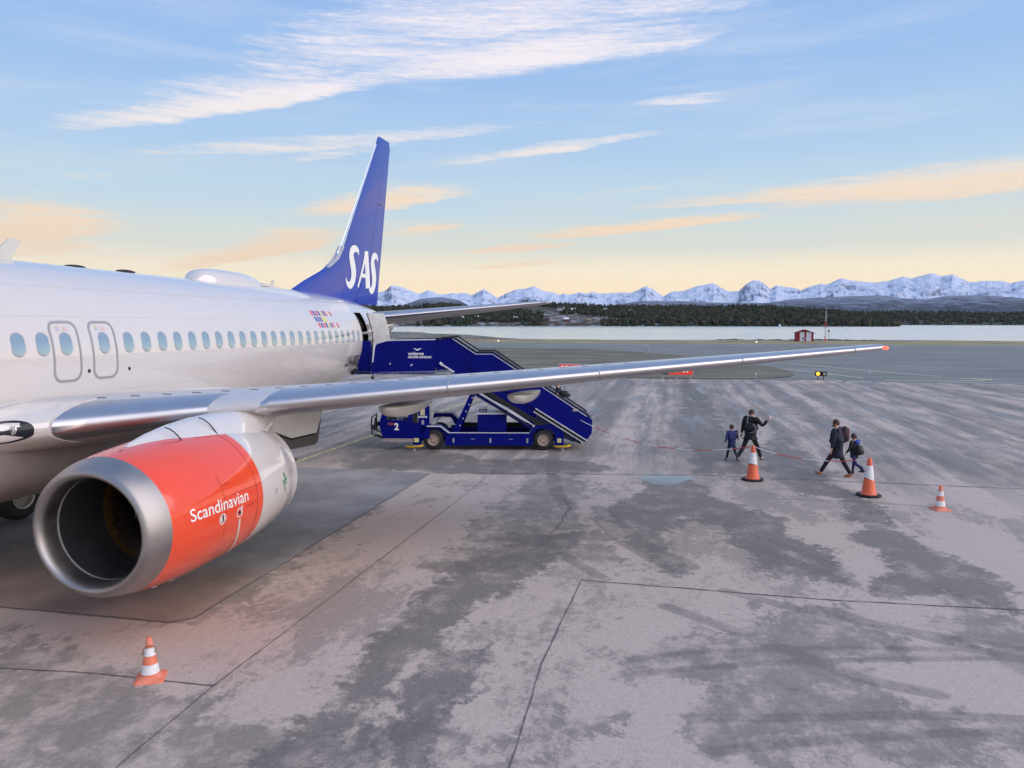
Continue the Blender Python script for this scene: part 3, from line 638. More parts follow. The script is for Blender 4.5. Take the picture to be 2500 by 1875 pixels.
def snow_mat(name, snow, rock, lo, hi, nscale, zlo=None, zhi=None, amt=1.0):
    m, nt, P = newmat(name); N, L = nt.nodes, nt.links
    tc = N.new('ShaderNodeTexCoord'); g = N.new('ShaderNodeNewGeometry'); sp = N.new('ShaderNodeSeparateXYZ'); L.new(g.outputs['Normal'], sp.inputs[0])
    mp = N.new('ShaderNodeMapping'); mp.inputs['Scale'].default_value = (1, 1, 2.5); L.new(tc.outputs['Object'], mp.inputs[0])
    n = N.new('ShaderNodeTexNoise'); n.inputs['Scale'].default_value = nscale; n.inputs['Detail'].default_value = 9; n.inputs['Roughness'].default_value = .7; L.new(mp.outputs[0], n.inputs[0])
    a = N.new('ShaderNodeMath'); a.operation = 'MULTIPLY_ADD'; L.new(n.outputs[0], a.inputs[0]); a.inputs[1].default_value = -1.1; L.new(sp.outputs[2], a.inputs[2])
    src = a.outputs[0]
    if zlo is not None:
        sz = N.new('ShaderNodeSeparateXYZ'); L.new(tc.outputs['Object'], sz.inputs[0])
        r0 = N.new('ShaderNodeMapRange'); L.new(sz.outputs[2], r0.inputs[0]); r0.inputs[1].default_value = zlo; r0.inputs[2].default_value = zhi; r0.inputs[3].default_value = -.5; r0.inputs[4].default_value = .1
        b = N.new('ShaderNodeMath'); b.operation = 'ADD'; L.new(src, b.inputs[0]); L.new(r0.outputs[0], b.inputs[1]); src = b.outputs[0]
    r = N.new('ShaderNodeMapRange'); r.interpolation_type = 'SMOOTHSTEP'; L.new(src, r.inputs[0]); r.inputs[1].default_value = lo; r.inputs[2].default_value = hi; r.inputs[4].default_value = amt
    mx = N.new('ShaderNodeMix'); mx.data_type = 'RGBA'; L.new(r.outputs[0], mx.inputs[0]); mx.inputs[6].default_value = (*rock, 1); mx.inputs[7].default_value = (*snow, 1)
    L.new(mx.outputs[2], P.inputs['Base Color']); P.inputs['Roughness'].default_value = .9; P.inputs['Specular IOR Level'].default_value = .1
    return m
m_snow = snow_mat('snowy_rock', (.62, .69, .84), (.15, .18, .27), .06, .36, .0012)
m_mid = snow_mat('dusted_moor', (.34, .38, .48), (.05, .062, .09), .26, .44, .008, -100, 320, .55)
m_wood = mat('forest_floor', (.045, .045, .032), .95, var=.4, scale=.03, dirt=(.10, .08, .06), dscale=.02, damt=.7)
terrain('mountains', MOUNT, 21000, 14500, 25500, -60, 60, 1900, 90, 21, .45, m_snow, jag=.085, wild=(1.1, 1.6), fscale=1.6)
terrain('moorland_hills', MID, 8200, 5200, 10500, -60, 60, 700, 34, 31, .22, m_mid, jag=.015, wild=(.7, .9))
LEFTWILD = (1.0, .5)
fh, faz, fH = terrain('wooded_hill', [(a, e-.26) for a, e in FOREST], 1900, 1560, 2300, -58, 15.7, 420, 16, 41, .06, m_wood, jag=.01, wild=(-.2, .0) if False else LEFTWILD, shape=.8)
gh, gaz, gH = terrain('wooded_shore', [(3.2, -.1), (6.5, .55)]+[(a, e-.16) for a, e in FOREST2], 3300, 2700, 3800, 3.3, 58, 300, 12, 43, .05, m_wood, jag=.01, wild=(.55, .35), shape=.8)

def wood(name, terr, az, H, dist, front, n, hmin, hmax, seed, base=-3.0, shape=.8, back=None, label=None, a0=None, a1=None):
    rs_ = np.random.RandomState(seed)
    a = rs_.uniform(a0 if a0 is not None else az[0]+.3, a1 if a1 is not None else az[-1]-.3, n)
    u = rs_.uniform(0, 1, n); d = front + (dist-front)*(.03+.99*u)
    from mathutils.bvhtree import BVHTree
    me = terr.data; bvh = BVHTree.FromPolygons([v.co for v in me.vertices], [p.vertices[:] for p in me.polygons])
    V = []; F = []; C = []; b = 0
    for i in range(n):
        x, y = bearing_xy(a[i], d[i]); hit = bvh.ray_cast(Vector((x, y, 3000)), Vector((0, 0, -1)))
        if hit[0] is None or hit[0].z < -2.0: continue
        z = hit[0].z
        # clearings and farmland: thinner woods low down on the left
        dens = vnoise(np.array([x*.011]), np.array([y*.011]), 77)[0]
        if a[i] < 2 and z < 24 and dens < .40 and name == 'spruce_wood': continue
        if dens < .16: continue
        h = rs_.uniform(hmin, hmax)*(.75+.5*dens); w = h*rs_.uniform(.19, .30); k = 5; br = rs_.uniform()
        broad = br < .28
        ro = rs_.uniform(0, 6.28)
        if broad:
            w *= 1.7; h *= .8
            rings = [(0, .25), (.7, .35), (1.0, .6), (.72, .86)]
        else: rings = [(.25, .04), (1.0, .14), (.55, .52), (.62, .50)]
        vs = []
        for (rr, hh) in rings:
            for j in range(k):
                q = ro+6.283*j/k; e_ = rs_.uniform(.75, 1.2); vs.append((x+w*rr*e_*math.cos(q), y+w*rr*e_*math.sin(q), z-1+h*(hh+rs_.uniform(-.03, .03))))
        vs.append((x+rs_.uniform(-.1, .1)*w, y, z-1+h)); V += vs
        for r_ in range(len(rings)-1):
            for j in range(k): F.append((b+r_*k+j, b+r_*k+(j+1) % k, b+(r_+1)*k+(j+1) % k, b+(r_+1)*k+j))
        for j in range(k): F.append((b+3*k+j, b+3*k+(j+1) % k, b+4*k))
        s_ = rs_.uniform(.75, 1.2)
        c = (.052*s_, .047*s_, .034*s_, 1) if broad else (.030*s_, .042*s_, .026*s_, 1)
        if not broad and rs_.uniform() < .25: c = (.055*s_, .062*s_, .030*s_, 1)
        C += [c]*len(vs); b += len(vs)
    m = MATS.get('wood_leaf')
    if not m:
        m, nt, P = newmat('wood_leaf'); at = nt.nodes.new('ShaderNodeAttribute'); at.attribute_name = 'leaf'; nt.links.new(at.outputs['Color'], P.inputs['Base Color'])
        P.inputs['Roughness'].default_value = .9; P.inputs['Specular IOR Level'].default_value = .1; MATS['wood_leaf'] = m
    o = mesh_obj(name, V, F, m)
    at = o.data.attributes.new('leaf', 'FLOAT_COLOR', 'POINT'); at.data.foreach_set('color', np.array(C, np.float32).ravel())
    tag(o, label, 'wood', kind='stuff'); return bvh
bv1 = wood('spruce_wood', fh, faz, fH, 1900, 1560, 15000, 9, 16, 5, label='dark spruce and birch wood covering the low hill across the fjord')
bv2 = wood('far_wood', gh, gaz, gH, 3300, 2700, 6000, 11, 19, 6, label='bluish spruce wood on the farther shore at the right')
# snow-patched farmland low on the left of the wooded hill
m_farm = snow_mat('farmland', (.50, .51, .54), (.075, .065, .05), .40, .56, .05, amt=.65)
ft = fh.data; ft.materials.append(m_farm)
mi = []
for p in ft.polygons:
    c = p.center; a_ = math.degrees(math.atan2(c.y-VY, -(c.x-VX)))
    mi.append(1 if (a_ < 2.5 and c.z < 30) else 0)
ft.polygons.foreach_set('material_index', mi)

# ---- houses on the far shore
m_hw = [mat('house_white', (.62, .62, .60), .8), mat('house_ochre', (.42, .33, .20), .8), mat('house_red', (.14, .04, .035), .8), mat('house_grey', (.34, .35, .37), .8)]
m_roof = [mat('roof_slate', (.07, .07, .08), .8), mat('roof_snow', (.70, .73, .80), .9)]
m_pane = mat('house_glass', (.03, .035, .045), .15)
def house(x, y, z, w, d, h, rz, ci, snow, label):
    t = empty('house', (x, y, z), rz); tag(t, label, 'house', 'houses on the far shore of the fjord')
    b = MB(); b.box((-w/2, -d/2, -1.5), (w/2, d/2, h)); b.prism([(-d/2, h), (d/2, h), (0, h+d*.42)], 'x', -w/2, w/2); b.build('wall', m_hw[ci], t)
    r = MB(); s = d*.5+.5
    for sg in (-1, 1):
        r.add([(-w/2-.4, sg*s, h-.25), (w/2+.4, sg*s, h-.25), (w/2+.4, 0, h+d*.42+.12), (-w/2-.4, 0, h+d*.42+.12),
               (-w/2-.4, sg*s, h+.1), (w/2+.4, sg*s, h+.1), (w/2+.4, 0, h+d*.42+.47), (-w/2-.4, 0, h+d*.42+.47)],
              [(0, 1, 2, 3), (4, 7, 6, 5), (0, 4, 5, 1), (1, 5, 6, 2), (3, 2, 6, 7), (0, 3, 7, 4)])
    ro = r.build('roof', m_roof[snow], t)
    c = MB(); c.box((w*.2, -.4, h+d*.3), (w*.2+.9, .5, h+d*.42+1.0)); c.build('chimney', m_hw[3], ro)
    wn = None
    for k in range(3):
        for sd_ in (1,):
            q = MB(); q.box((d*0-w/2+w*(k+.6)/3.4, d/2*sd_-.02, 1.0), (-w/2+w*(k+.6)/3.4+1.4, d/2*sd_+.05, 2.5)); q.build('window', m_pane, t)
    for k in range(2):
        q = MB(); q.box((w/2-.02, -d*.3+k*d*.4, 1.0), (w/2+.05, -d*.3+k*d*.4+1.2, 2.5)); q.build('window', m_pane, t)
hs = [(-15.9, .35, 0, 1, 'white house with snowy roof, leftmost of the shore hamlet'), (-15.3, .28, 3, 0, 'grey boathouse low by the waterline of the hamlet'), (-14.7, .38, 1, 1, 'ochre house with snowy roof above the hamlet boathouse'),
      (-13.9, .30, 0, 0, 'white house with dark roof right of the ochre one'), (-12.8, .25, 2, 1, 'red barn with snowy roof close to the far waterline'), (-11.8, .33, 0, 1, 'white house with snowy roof below the tailplane tip'),
      (-10.6, .30, 3, 1, 'grey house with snowy roof between barn and big white farm'), (-9.4, .26, 2, 0, 'red boathouse with dark roof on the far shoreline'), (-8.3, 1.05, 0, 0, 'large white farmhouse high on the wooded hill'),
      (-7.4, .98, 0, 1, 'small white house with snowy roof beside the high farmhouse'), (-7.9, .24, 2, 1, 'dark red boathouse with snowy roof under the high farmhouse'), (-6.2, .34, 1, 0, 'ochre house with dark roof near the shore, right of the boathouses'),
      (-4.9, .95, 3, 1, 'grey cabin alone among the spruces high on the hill'), (-3.0, .86, 0, 1, 'white cabin with snowy roof in the clearing right of the grey cabin'), (-1.2, .40, 2, 0, 'red cabin, rightmost of the houses on the wooded hill')]
for i, (a_, e_, ci, sn, lb) in enumerate(hs):
    # walk outward along the bearing until the hillside is at that elevation
    for d_ in np.arange(1575, 1895, 5):
        x, y = bearing_xy(a_, d_); hit = bv1.ray_cast(Vector((x, y, 3000)), Vector((0, 0, -1)))
        if hit[0] is not None and math.degrees(math.atan2(hit[0].z-4.54, d_)) >= e_-.12: break
    if hit[0] is None: continue
    w_ = (16 if i == 8 else 11)
    house(x, y, hit[0].z+1, w_, w_*.62, 5.0 if i == 8 else 4.0, R(a_*-1+90+random.Random(i).uniform(-40, 40)), ci, sn, lb)
# ================================================================== THE JET  (x = -station, y = port side, z up)
jet = empty('passenger_jet', (-20, 0, 0)); jet['_world'] = (-20, 0, 0)
tag(jet, 'white twin-engine passenger jet with red engine cowls and blue tail fin, parked on the apron', 'airliner')
m_white = mat('jet_white', (.69, .64, .605), .16, coat=1.0, coat_ior=1.85, var=.015, scale=.6, spec=.5, dirt=(.62, .60, .57), dscale=.5, damt=.18, rvar=.05, bump=.12, bscale=1.6)
m_whit2 = mat('jet_white_underside', (.62, .60, .56), .30, coat=.3, var=.04, scale=1.2, dirt=(.42, .39, .34), dscale=1.5, damt=.4)
m_grey = mat('jet_grey_band', (.33, .32, .325), .4, var=.04)
m_line = mat('panel_line', (.62, .60, .59), .5, var=.05)
m_seam = mat('panel_seam', (.20, .19, .19), .5, var=.05)
m_metal = mat('polished_slat', (.60, .58, .60), .36, metal=1.0, var=.02, scale=3, rvar=.02)
m_lip = mat('brushed_inlet_lip', (.40, .37, .36), .44, metal=1.0, var=.06, scale=4, rvar=.15)
m_wtop = mat('wing_grey', (.50, .50, .52), .35, var=.05, scale=2, coat=.2)
m_wbot = mat('wing_underside', (.40, .37, .34), .4, var=.08, scale=2, dirt=(.22, .19, .17), dscale=2, damt=.5)
m_dark = mat('jet_dark', (.012, .012, .014), .6)
m_blue = mat('fin_blue', (.003, .032, .36), .25, coat=.75, coat_ior=1.5, spec=.15, var=.03, scale=.8)
m_red = mat('cowl_red', (.84, .075, .025), .13, coat=.7, var=.03, scale=1.0, rvar=.05)
m_ltr = mat('letter_white', (.86, .86, .84), .35, var=.02)
m_pane = mat('cabin_window_glass', (.40, .50, .56), .05, var=.18, metal=.55, spec=1.0, scale=1.5)
m_blk = mat('rubber_black', (.02, .02, .021), .75, var=.2)
m_hub = mat('hub_grey', (.42, .40, .38), .45, metal=.4, var=.1)

def crom(tab, s):
    xs = [t[0] for t in tab]
    if s <= xs[0]: return list(tab[0][1:])
    if s >= xs[-1]: return list(tab[-1][1:])
    i = max(k for k in range(len(xs)-1) if xs[k] <= s); t = (s-xs[i])/(xs[i+1]-xs[i]); out = []
    for c in range(1, len(tab[0])):
        def m(k):
            if k <= 0 or k >= len(xs)-1: return 0 if k > 0 else (tab[1][c]-tab[0][c])/(xs[1]-xs[0])
            a = (tab[k][c]-tab[k-1][c])/(xs[k]-xs[k-1]); b = (tab[k+1][c]-tab[k][c])/(xs[k+1]-xs[k])
            return 0 if a*b <= 0 else 2*a*b/(a+b)
        h = xs[i+1]-xs[i]; m0 = m(i)*h; m1 = m(i+1)*h; p0 = tab[i][c]; p1 = tab[i+1][c]
        out.append((2*t**3-3*t**2+1)*p0+(t**3-2*t**2+t)*m0+(-2*t**3+3*t**2)*p1+(t**3-t**2)*m1)
    return out
FUS = [(0,.05,2.95,2.8,2.6),(.5,.62,3.5,2.75,2.15),(1.5,1.12,4.3,2.9,1.95),(3,1.58,5.2,3.4,1.8),(5,1.82,5.72,3.86,1.72),(7,1.88,5.80,3.92,1.70),(24,1.88,5.69,3.81,1.72),(27,1.85,5.665,3.8,1.80),(29,1.78,5.64,3.8,1.98),(31,1.63,5.57,3.88,2.22),(33,1.32,5.42,4.05,2.75),(35,.98,5.17,4.25,3.40),(36.5,.66,4.92,4.38,3.86),(37.5,.4,4.75,4.45,4.18),(38.1,.1,4.58,4.5,4.42)]
def fus_y(s, z):
    hw, zt, zc, zb = crom(FUS, s); t = (z-zc)/((zt-zc) if z > zc else (zc-zb)); t = max(-1, min(1, t)); return hw*math.sqrt(1-t*t)
def fus(s, z, off=0.0, side=1):
    y = fus_y(s, z); y2 = fus_y(s, z+.01); y3 = fus_y(s+.05, z); nz = -(y2-y)/.01; nx = (y3-y)/.05; l = math.sqrt(1+nz*nz+nx*nx)
    return (-s+off*nx/l, side*(y+off/l), z+off*nz/l)

# fuselage skin, with the rear door opening left out
def fuselage():
    ss = sorted(set([round(x, 3) for x in list(np.arange(0, 3, .2))+list(np.arange(3, 26, .5))+list(np.arange(26, 38.1, .25))+[31.22, 32.02, 38.1]]))
    ss = [s for s in ss if not (31.22 < s < 32.02) and abs(s-31.25) > .01]
    nth = 96; v = []; f = []
    DZ0, DZ1 = 2.98, 4.92
    for s in ss:
        hw, zt, zc, zb = crom(FUS, s)
        for k in range(nth):
            th = 2*PI*k/nth
            # rows of the port side near the door snap to the door height
            c, sn = math.cos(th), math.sin(th); z = zc+((zt-zc) if sn > 0 else (zc-zb))*sn
            v.append([-s, hw*c, z])
    n = len(ss); i0 = ss.index(31.22); i1 = ss.index(32.02)
    def colz(i, k): return v[i*nth+k][2]
    hole = []
    # snap two rows to the sill and head of the door on both door sections
    kk0 = min(range(nth), key=lambda k: abs(colz(i0, k)-DZ0)+(5 if v[i0*nth+k][1] < 0 else 0)); kk1 = min(range(nth), key=lambda k: abs(colz(i0, k)-DZ1)+(5 if v[i0*nth+k][1] < 0 else 0))
    for i in (i0, i1):
        for k, zz in ((kk0, DZ0), (kk1, DZ1)): v[i*nth+k] = [-ss[i], fus_y(ss[i], zz), zz]
    ks = []
    k = kk0
    while k != kk1: ks.append(k); k = (k+1) % nth
    for i in range(n-1):
        for k in range(nth):
            if i == i0 and k in ks: continue
            f.append((i*nth+k, (i+1)*nth+k, (i+1)*nth+(k+1) % nth, i*nth+(k+1) % nth))
    f.append(tuple(range(nth))); f.append(tuple((n-1)*nth+k for k in range(nth-1, -1, -1)))
    return mesh_obj('fuselage', v, [q[::-1] for q in f], m_white, jet, smooth=True)
fuse = fuselage()
b = MB(); b.prism([(.1, 3.02), (1.05, 3.02), (1.28, 3.4), (1.34, 3.9), (1.28, 4.5), (1.0, 4.93), (.1, 4.95)], 'x', -32.04, -31.20)
# inside of the doorway, faces turned in
inn = mesh_obj('doorway', b.v, [q[::-1] for q in b.f], m_dark, jet)
b = MB(); b.box((-31.95, .7, 3.0), (-31.3, 1.5, 3.05)); b.build('door_sill', m_hub, inn)

def surf_patch(name, outline, off, m, parent, fn=fus, inner=None, nsub=0, side=1):
    """outline in surface coordinates; with inner: a band between both outlines"""
    v = [fn(*p, off) for p in outline]; n = len(outline)
    if inner: 
        v += [fn(*p, off) for p in inner]; base = len(v); v += [fn(*p, -.01) for p in outline]+[fn(*p, -.01) for p in inner]
        f = [(i, (i+1) % n, n+(i+1) % n, n+i) for i in range(n)]+[(i, base+i, base+(i+1) % n, (i+1) % n) for i in range(n)]+[(n+i, n+(i+1) % n, base+n+(i+1) % n, base+n+i) for i in range(n)]
    else: f = [tuple(range(n))]
    if isinstance(m, list): pass
    return mesh_obj(name, v, f, m, parent, smooth=False)
def rrect(w, h, r, n=6, r2=None):
    r2 = r2 or r; pts = []
    for cx, cy, a0, rr in ((w/2-r, h/2-r, 0, r), (-w/2+r, h/2-r, 90, r), (-w/2+r2, -h/2+r2, 180, r2), (w/2-r2, -h/2+r2, 270, r2)):
        for k in range(n+1): a = R(a0+90*k/n); pts.append((cx+rr*math.cos(a), cy+rr*math.sin(a)))
    return pts
def densify(pts, d):
    out = []
    for i, p in enumerate(pts):
        q = pts[(i+1) % len(pts)]; n = max(1, int(math.dist(p, q)/d))
        out += [(p[0]+(q[0]-p[0])*k/n, p[1]+(q[1]-p[1])*k/n) for k in range(n)]
    return out

# cabin windows: one mesh pair in a local frame (x along the skin, z up the skin), copied down the cabin
def window_meshes():
    RC = 1.88
    def place(x, h, off):
        a = h/RC; return (x, (RC+off)*math.cos(a)-RC, (RC+off)*math.sin(a))
    o_ = rrect(.305, .425, .145, 6); i_ = rrect(.262, .382, .125, 6); p_ = rrect(.268, .388, .128, 6)
    v = [place(x, h, -.004) for x, h in o_]+[place(x, h, .006) for x, h in rrect(.292, .412, .139, 6)]+[place(x, h, .006) for x, h in rrect(.278, .398, .133, 6)]+[place(x, h, -.002) for x, h in i_]
    n = len(o_); f = []
    for r_ in range(3): f += [(r_*n+i, r_*n+(i+1) % n, (r_+1)*n+(i+1) % n, (r_+1)*n+i) for i in range(n)]
    fr = bpy.data.meshes.new('window'); fr.from_pydata(v, [], [q[::-1] for q in f]); fr.materials.append(m_winfr); fr.polygons.foreach_set('use_smooth', [True]*len(f)); fr.update()
    # pane as rows of quads so it follows the curve
    rows = [(-.19+.38*k/10) for k in range(11)]; v = []; 
    def halfw(h):
        hh = min(abs(h), .194); 
        if hh < .194-.128: return .134
        t = hh-(.194-.128); return .134-.128+math.sqrt(max(0, .128**2-t*t))
    for h in rows: w = halfw(h); v += [place(-w, h, .0015), place(w, h, .0015)]
    f = [(2*k, 2*k+1, 2*k+3, 2*k+2) for k in range(10)]
    pn = bpy.data.meshes.new('pane'); pn.from_pydata(v, [], f); pn.materials.append(m_pane); pn.polygons.foreach_set('use_smooth', [True]*len(f)); pn.update()
    return fr, pn
m_winfr = mat('window_surround', (.46, .46, .47), .3, metal=.3)
wfr, wpn = window_meshes()
def add_window(s, zw, parent=None):
    z = zw; hw, zt, zc, zb = crom(FUS, s)
    p0 = Vector(fus(s, z, .002)); px = Vector(fus(s-.1, z, .002)); pz = Vector(fus(s, z+.05, .002))
    X = (px-p0).normalized(); Z = (pz-p0); Z = (Z-X*Z.dot(X)).normalized(); Y = Z.cross(X)
    Mx = Matrix(((X.x, Y.x, Z.x, p0.x), (X.y, Y.y, Z.y, p0.y), (X.z, Y.z, Z.z, p0.z), (0, 0, 0, 1)))
    w = bpy.data.objects.new('window', wfr); COL.objects.link(w)
    if parent is None:
        w.parent = jet; w.matrix_parent_inverse = Matrix.Translation((20, 0, 0)); w.matrix_basis = Mx
    else:
        w.parent = parent; w.matrix_basis = Mx
    p = bpy.data.objects.new('pane', wpn); COL.objects.link(p)
    if parent is None: p.parent = w
    else: p.parent = parent; p.matrix_basis = Mx
    return w
def wz(s): return 4.176-.0065*(s-18)
stations = [16.55-.508*k for k in range(0, 9)]+[17.045-.508*0]
for s in sorted(set([16.518-.508*k for k in range(9)]+[17.017])): add_window(s, wz(s))
for k in range(24): add_window(19.098+.508*k, wz(19.098+.508*k))

# overwing exits: grey outline band, door edge line, window, small placards
def exit_door(sc, zc_):
    t = empty('overwing_exit', (0, 0, 0)); t.parent = jet; t.matrix_parent_inverse = Matrix.Translation((20, 0, 0))
    def ol(w, h, r, r2): return densify([(sc-p[0], zc_+p[1]) for p in rrect(w, h, r, 8, r2)], .05)
    def sm(w, h, r, r2): return [(sc-p[0], zc_+p[1]) for p in rrect(w, h, r, 10, r2)]
    a = [(sc-x, zc_+z) for x, z in rrect(.655, 1.10, .17, 10, .20)]; c = [(sc-x, zc_+z) for x, z in rrect(.57, 1.015, .13, 10, .16)]
    # subdivide straight runs equally on both outlines
    def sub(p, q):
        o1 = []; o2 = []
        for i in range(len(p)):
            j = (i+1) % len(p); n = max(1, int(math.dist(p[i], p[j])/.06))
            for k in range(n):
                o1.append(tuple(p[i][d]+(p[j][d]-p[i][d])*k/n for d in (0, 1))); o2.append(tuple(q[i][d]+(q[j][d]-q[i][d])*k/n for d in (0, 1)))
        return o1, o2
    o1, o2 = sub(a, c); surf_patch('outline_band', o1, .0035, m_grey, t, inner=o2)
    a = [(sc-x, zc_+z) for x, z in rrect(.57, 1.015, .13, 10, .16)]; c = [(sc-x, zc_+z) for x, z in rrect(.561, 1.006, .127, 10, .157)]
    o1, o2 = sub(a, c); surf_patch('door_gap', o1, .0045, m_seam, t, inner=o2)
    add_window(sc, wz(sc), t)
    for k, (dx, dz, w, h, cc) in enumerate([(.12, .435, .09, .014, (.62, .52, .12)), (.11, .375, .07, .05, (.50, .50, .62)), (-.05, .435, .10, .006, (.75, .45, .45)), (-.05, .372, .10, .006, (.75, .45, .45)), (-.098, .372, .006, .066, (.75, .45, .45)), (-.002, .372, .006, .066, (.75, .45, .45)), (-.05, .392, .05, .025, (.75, .6, .6))]):
        x0 = sc-dx-w/2; z0 = zc_+dz; surf_patch('placard', [(x0+w, z0), (x0, z0), (x0, z0+h), (x0+w, z0+h)][::-1], .0055, mat('placard_%d' % min(k, 3), cc, .5), t)
    return t
exit_door(17.525, 4.035); exit_door(18.44, 4.035)
for s, z in ((18.014, 3.663), (19.066, 3.646)):
    p = Vector(fus(s, z, 0)); b = MB(); b.lathe([(0, .012), (.028, .012), (.036, .004), (.036, -.004)], (0, 0, 0), 'y', 14); o = b.build('wing_light', m_dark, jet, smooth=True)
    o.matrix_basis = Matrix.Translation(p)
# lap joints along the skin
def seam_line(s0, s1, z0, z1, w=.006, name='skin_seam', mm=None):
    n = int(abs(s1-s0)/.4)+2; v = []; f = []
    for k in range(n):
        s = s0+(s1-s0)*k/(n-1); z = z0+(z1-z0)*k/(n-1); v += [fus(s, z-w, .0025), fus(s, z+w, .0025)]
        if k: f.append((2*k-2, 2*k-1, 2*k+1, 2*k))
    return v, f
mb = MB()
for a in [(8, 31, 4.70, 4.62), (8, 30, 3.30, 3.22), (8, 30, 5.25, 5.15)]: mb.add(*seam_line(*a))
mb.build('skin_seam', m_line, jet)
mb = MB()
for s in (12.5, 20.6, 23.4, 26.0, 29.4, 31.05):
    v = []; f = []
    for k in range(24):
        z = 2.6+2.9*k/23; v += [fus(s-.005, z, .002), fus(s+.005, z, .002)]
        if k: f.append((2*k-2, 2*k-1, 2*k+1, 2*k))
    mb.add(v, f)
mb.build('skin_joint', m_line, jet)

# ---- text on surfaces
def text_geo(s, size=1.0, shear=0.0, xs=1.0, maxlen=.1, spacing=1.0, bold=0.0):
    cu = bpy.data.curves.new('t', 'FONT'); cu.body = s; cu.size = size; cu.resolution_u = 4; cu.shear = shear; cu.space_character = spacing; cu.offset = bold
    o = bpy.data.objects.new('t', cu); COL.objects.link(o); bpy.context.view_layer.update()
    dg = bpy.context.evaluated_depsgraph_get(); me = o.evaluated_get(dg).to_mesh()
    bm = bmesh.new(); bm.from_mesh(me); bmesh.ops.remove_doubles(bm, verts=bm.verts, dist=1e-5); bmesh.ops.triangulate(bm, faces=bm.faces)
    for _ in range(3):
        ed = [e for e in bm.edges if e.calc_length() > maxlen]
        if not ed: break
        bmesh.ops.subdivide_edges(bm, edges=ed, cuts=1); bmesh.ops.triangulate(bm, faces=[f for f in bm.faces if len(f.verts) > 3])
    bm.verts.index_update(); v = [(p.co.x*xs, p.co.y) for p in bm.verts]; f = [tuple(q.index for q in p.verts) for p in bm.faces]; bm.free()
    o.evaluated_get(dg).to_mesh_clear(); bpy.data.objects.remove(o); bpy.data.curves.remove(cu)
    return v, f
def width(v): return max(p[0] for p in v)-min(p[0] for p in v)
def stroke(pts, ws):
    """flat brush stroke with varying width"""
    P = smooth_line(pts, 8); n = len(P); v = []; f = []
    for i, p in enumerate(P):
        q0, q1 = P[max(0, i-1)], P[min(n-1, i+1)]; dx, dy = q1[0]-q0[0], q1[1]-q0[1]; l = math.hypot(dx, dy) or 1
        w = np.interp(i/(n-1), np.linspace(0, 1, len(ws)), ws)/2; v += [(p[0]-dy/l*w, p[1]+dx/l*w), (p[0]+dy/l*w, p[1]-dx/l*w)]
        if i: f.append((2*i-2, 2*i-1, 2*i+1, 2*i))
    return v, f

# registration near the rear door
v, f = text_geo('LN-RRE', .62, .3, .66, .12, bold=.016); s0 = 29.70
v3 = [fus(s0+p[0], 3.08+p[1]*.80, .008) for p in v]
mesh_obj('registration', v3, f, mat('reg_grey', (.07, .07, .08), .5), jet)
# little flags
fc = {'r': (.72, .10, .12), 'b': (.05, .08, .38), 'y': (.72, .62, .12), 'w': (.84, .84, .86)}
rows = [(4.775, 27.43, 'r b r b y b r w r'), (4.585, 27.52, 'b b b y y w w w'), (4.40, 27.60, 'r b r b y b r w r')]
for zi, (z0, s0, seq) in enumerate(rows):
    for k, c in enumerate(seq.split()):
        if c == 'w': continue
        s = s0+k*.178; dz = .15; o_ = surf_patch('flag_stripe', [(s, z0+dz), (s+.11, z0+dz), (s+.155, z0), (s+.045, z0)][::-1], .005, mat('flag_'+c, fc[c], .5), jet)

# rear door, swung out forward of the opening, padded inside
m_door_in = mat('door_lining', (.64, .62, .58), .45, var=.12, scale=4, bump=.5, bscale=6)
b = MB(); v = []; f = []
nz_ = 14
def doorpt(u, t, k):      # u along the panel, t thickness, k height 0..1
    z = 3.0+1.9*k; bul = .30*(1-((k-.45)/.62)**2)
    return (-31.2+.42*u-.02+t*.85-.0, 1.42+bul+u*.52, z)
for k in range(nz_+1):
    for (u, t) in ((0, 0), (1, 0), (1, .12), (0, .12)): v.append(doorpt(u, t, k/nz_))
for k in range(nz_):
    for j in range(4): f.append((k*4+j, k*4+(j+1) % 4, (k+1)*4+(j+1) % 4, (k+1)*4+j))
f += [(3, 2, 1, 0), (nz_*4, nz_*4+1, nz_*4+2, nz_*4+3)]
# open door stands aft of the hole, hinge side forward
def dmap(p): return (-31.95-(p[0]+31.2)*.55, p[1], p[2])
door = mesh_obj('rear_door', [dmap(p) for p in v], f, m_door_in, jet, autosmooth=40)
b = MB(); b.tube([dmap(doorpt(0, .0, k/10)) for k in range(11)], .05, 8); b.build('door_edge', m_hub, door, smooth=True)
b = MB()
for k in range(6): b.ball(dmap(doorpt(.04, .12, .1+.16*k)), .035, 8)
b.build('door_latch', m_dark, door)
b = MB(); b.tube([(-31.6, 1.35, 4.15), (-31.75, 1.6, 4.2), (-31.9, 1.75, 4.25)], .05, 8); b.build('hinge_arm', m_hub, door)

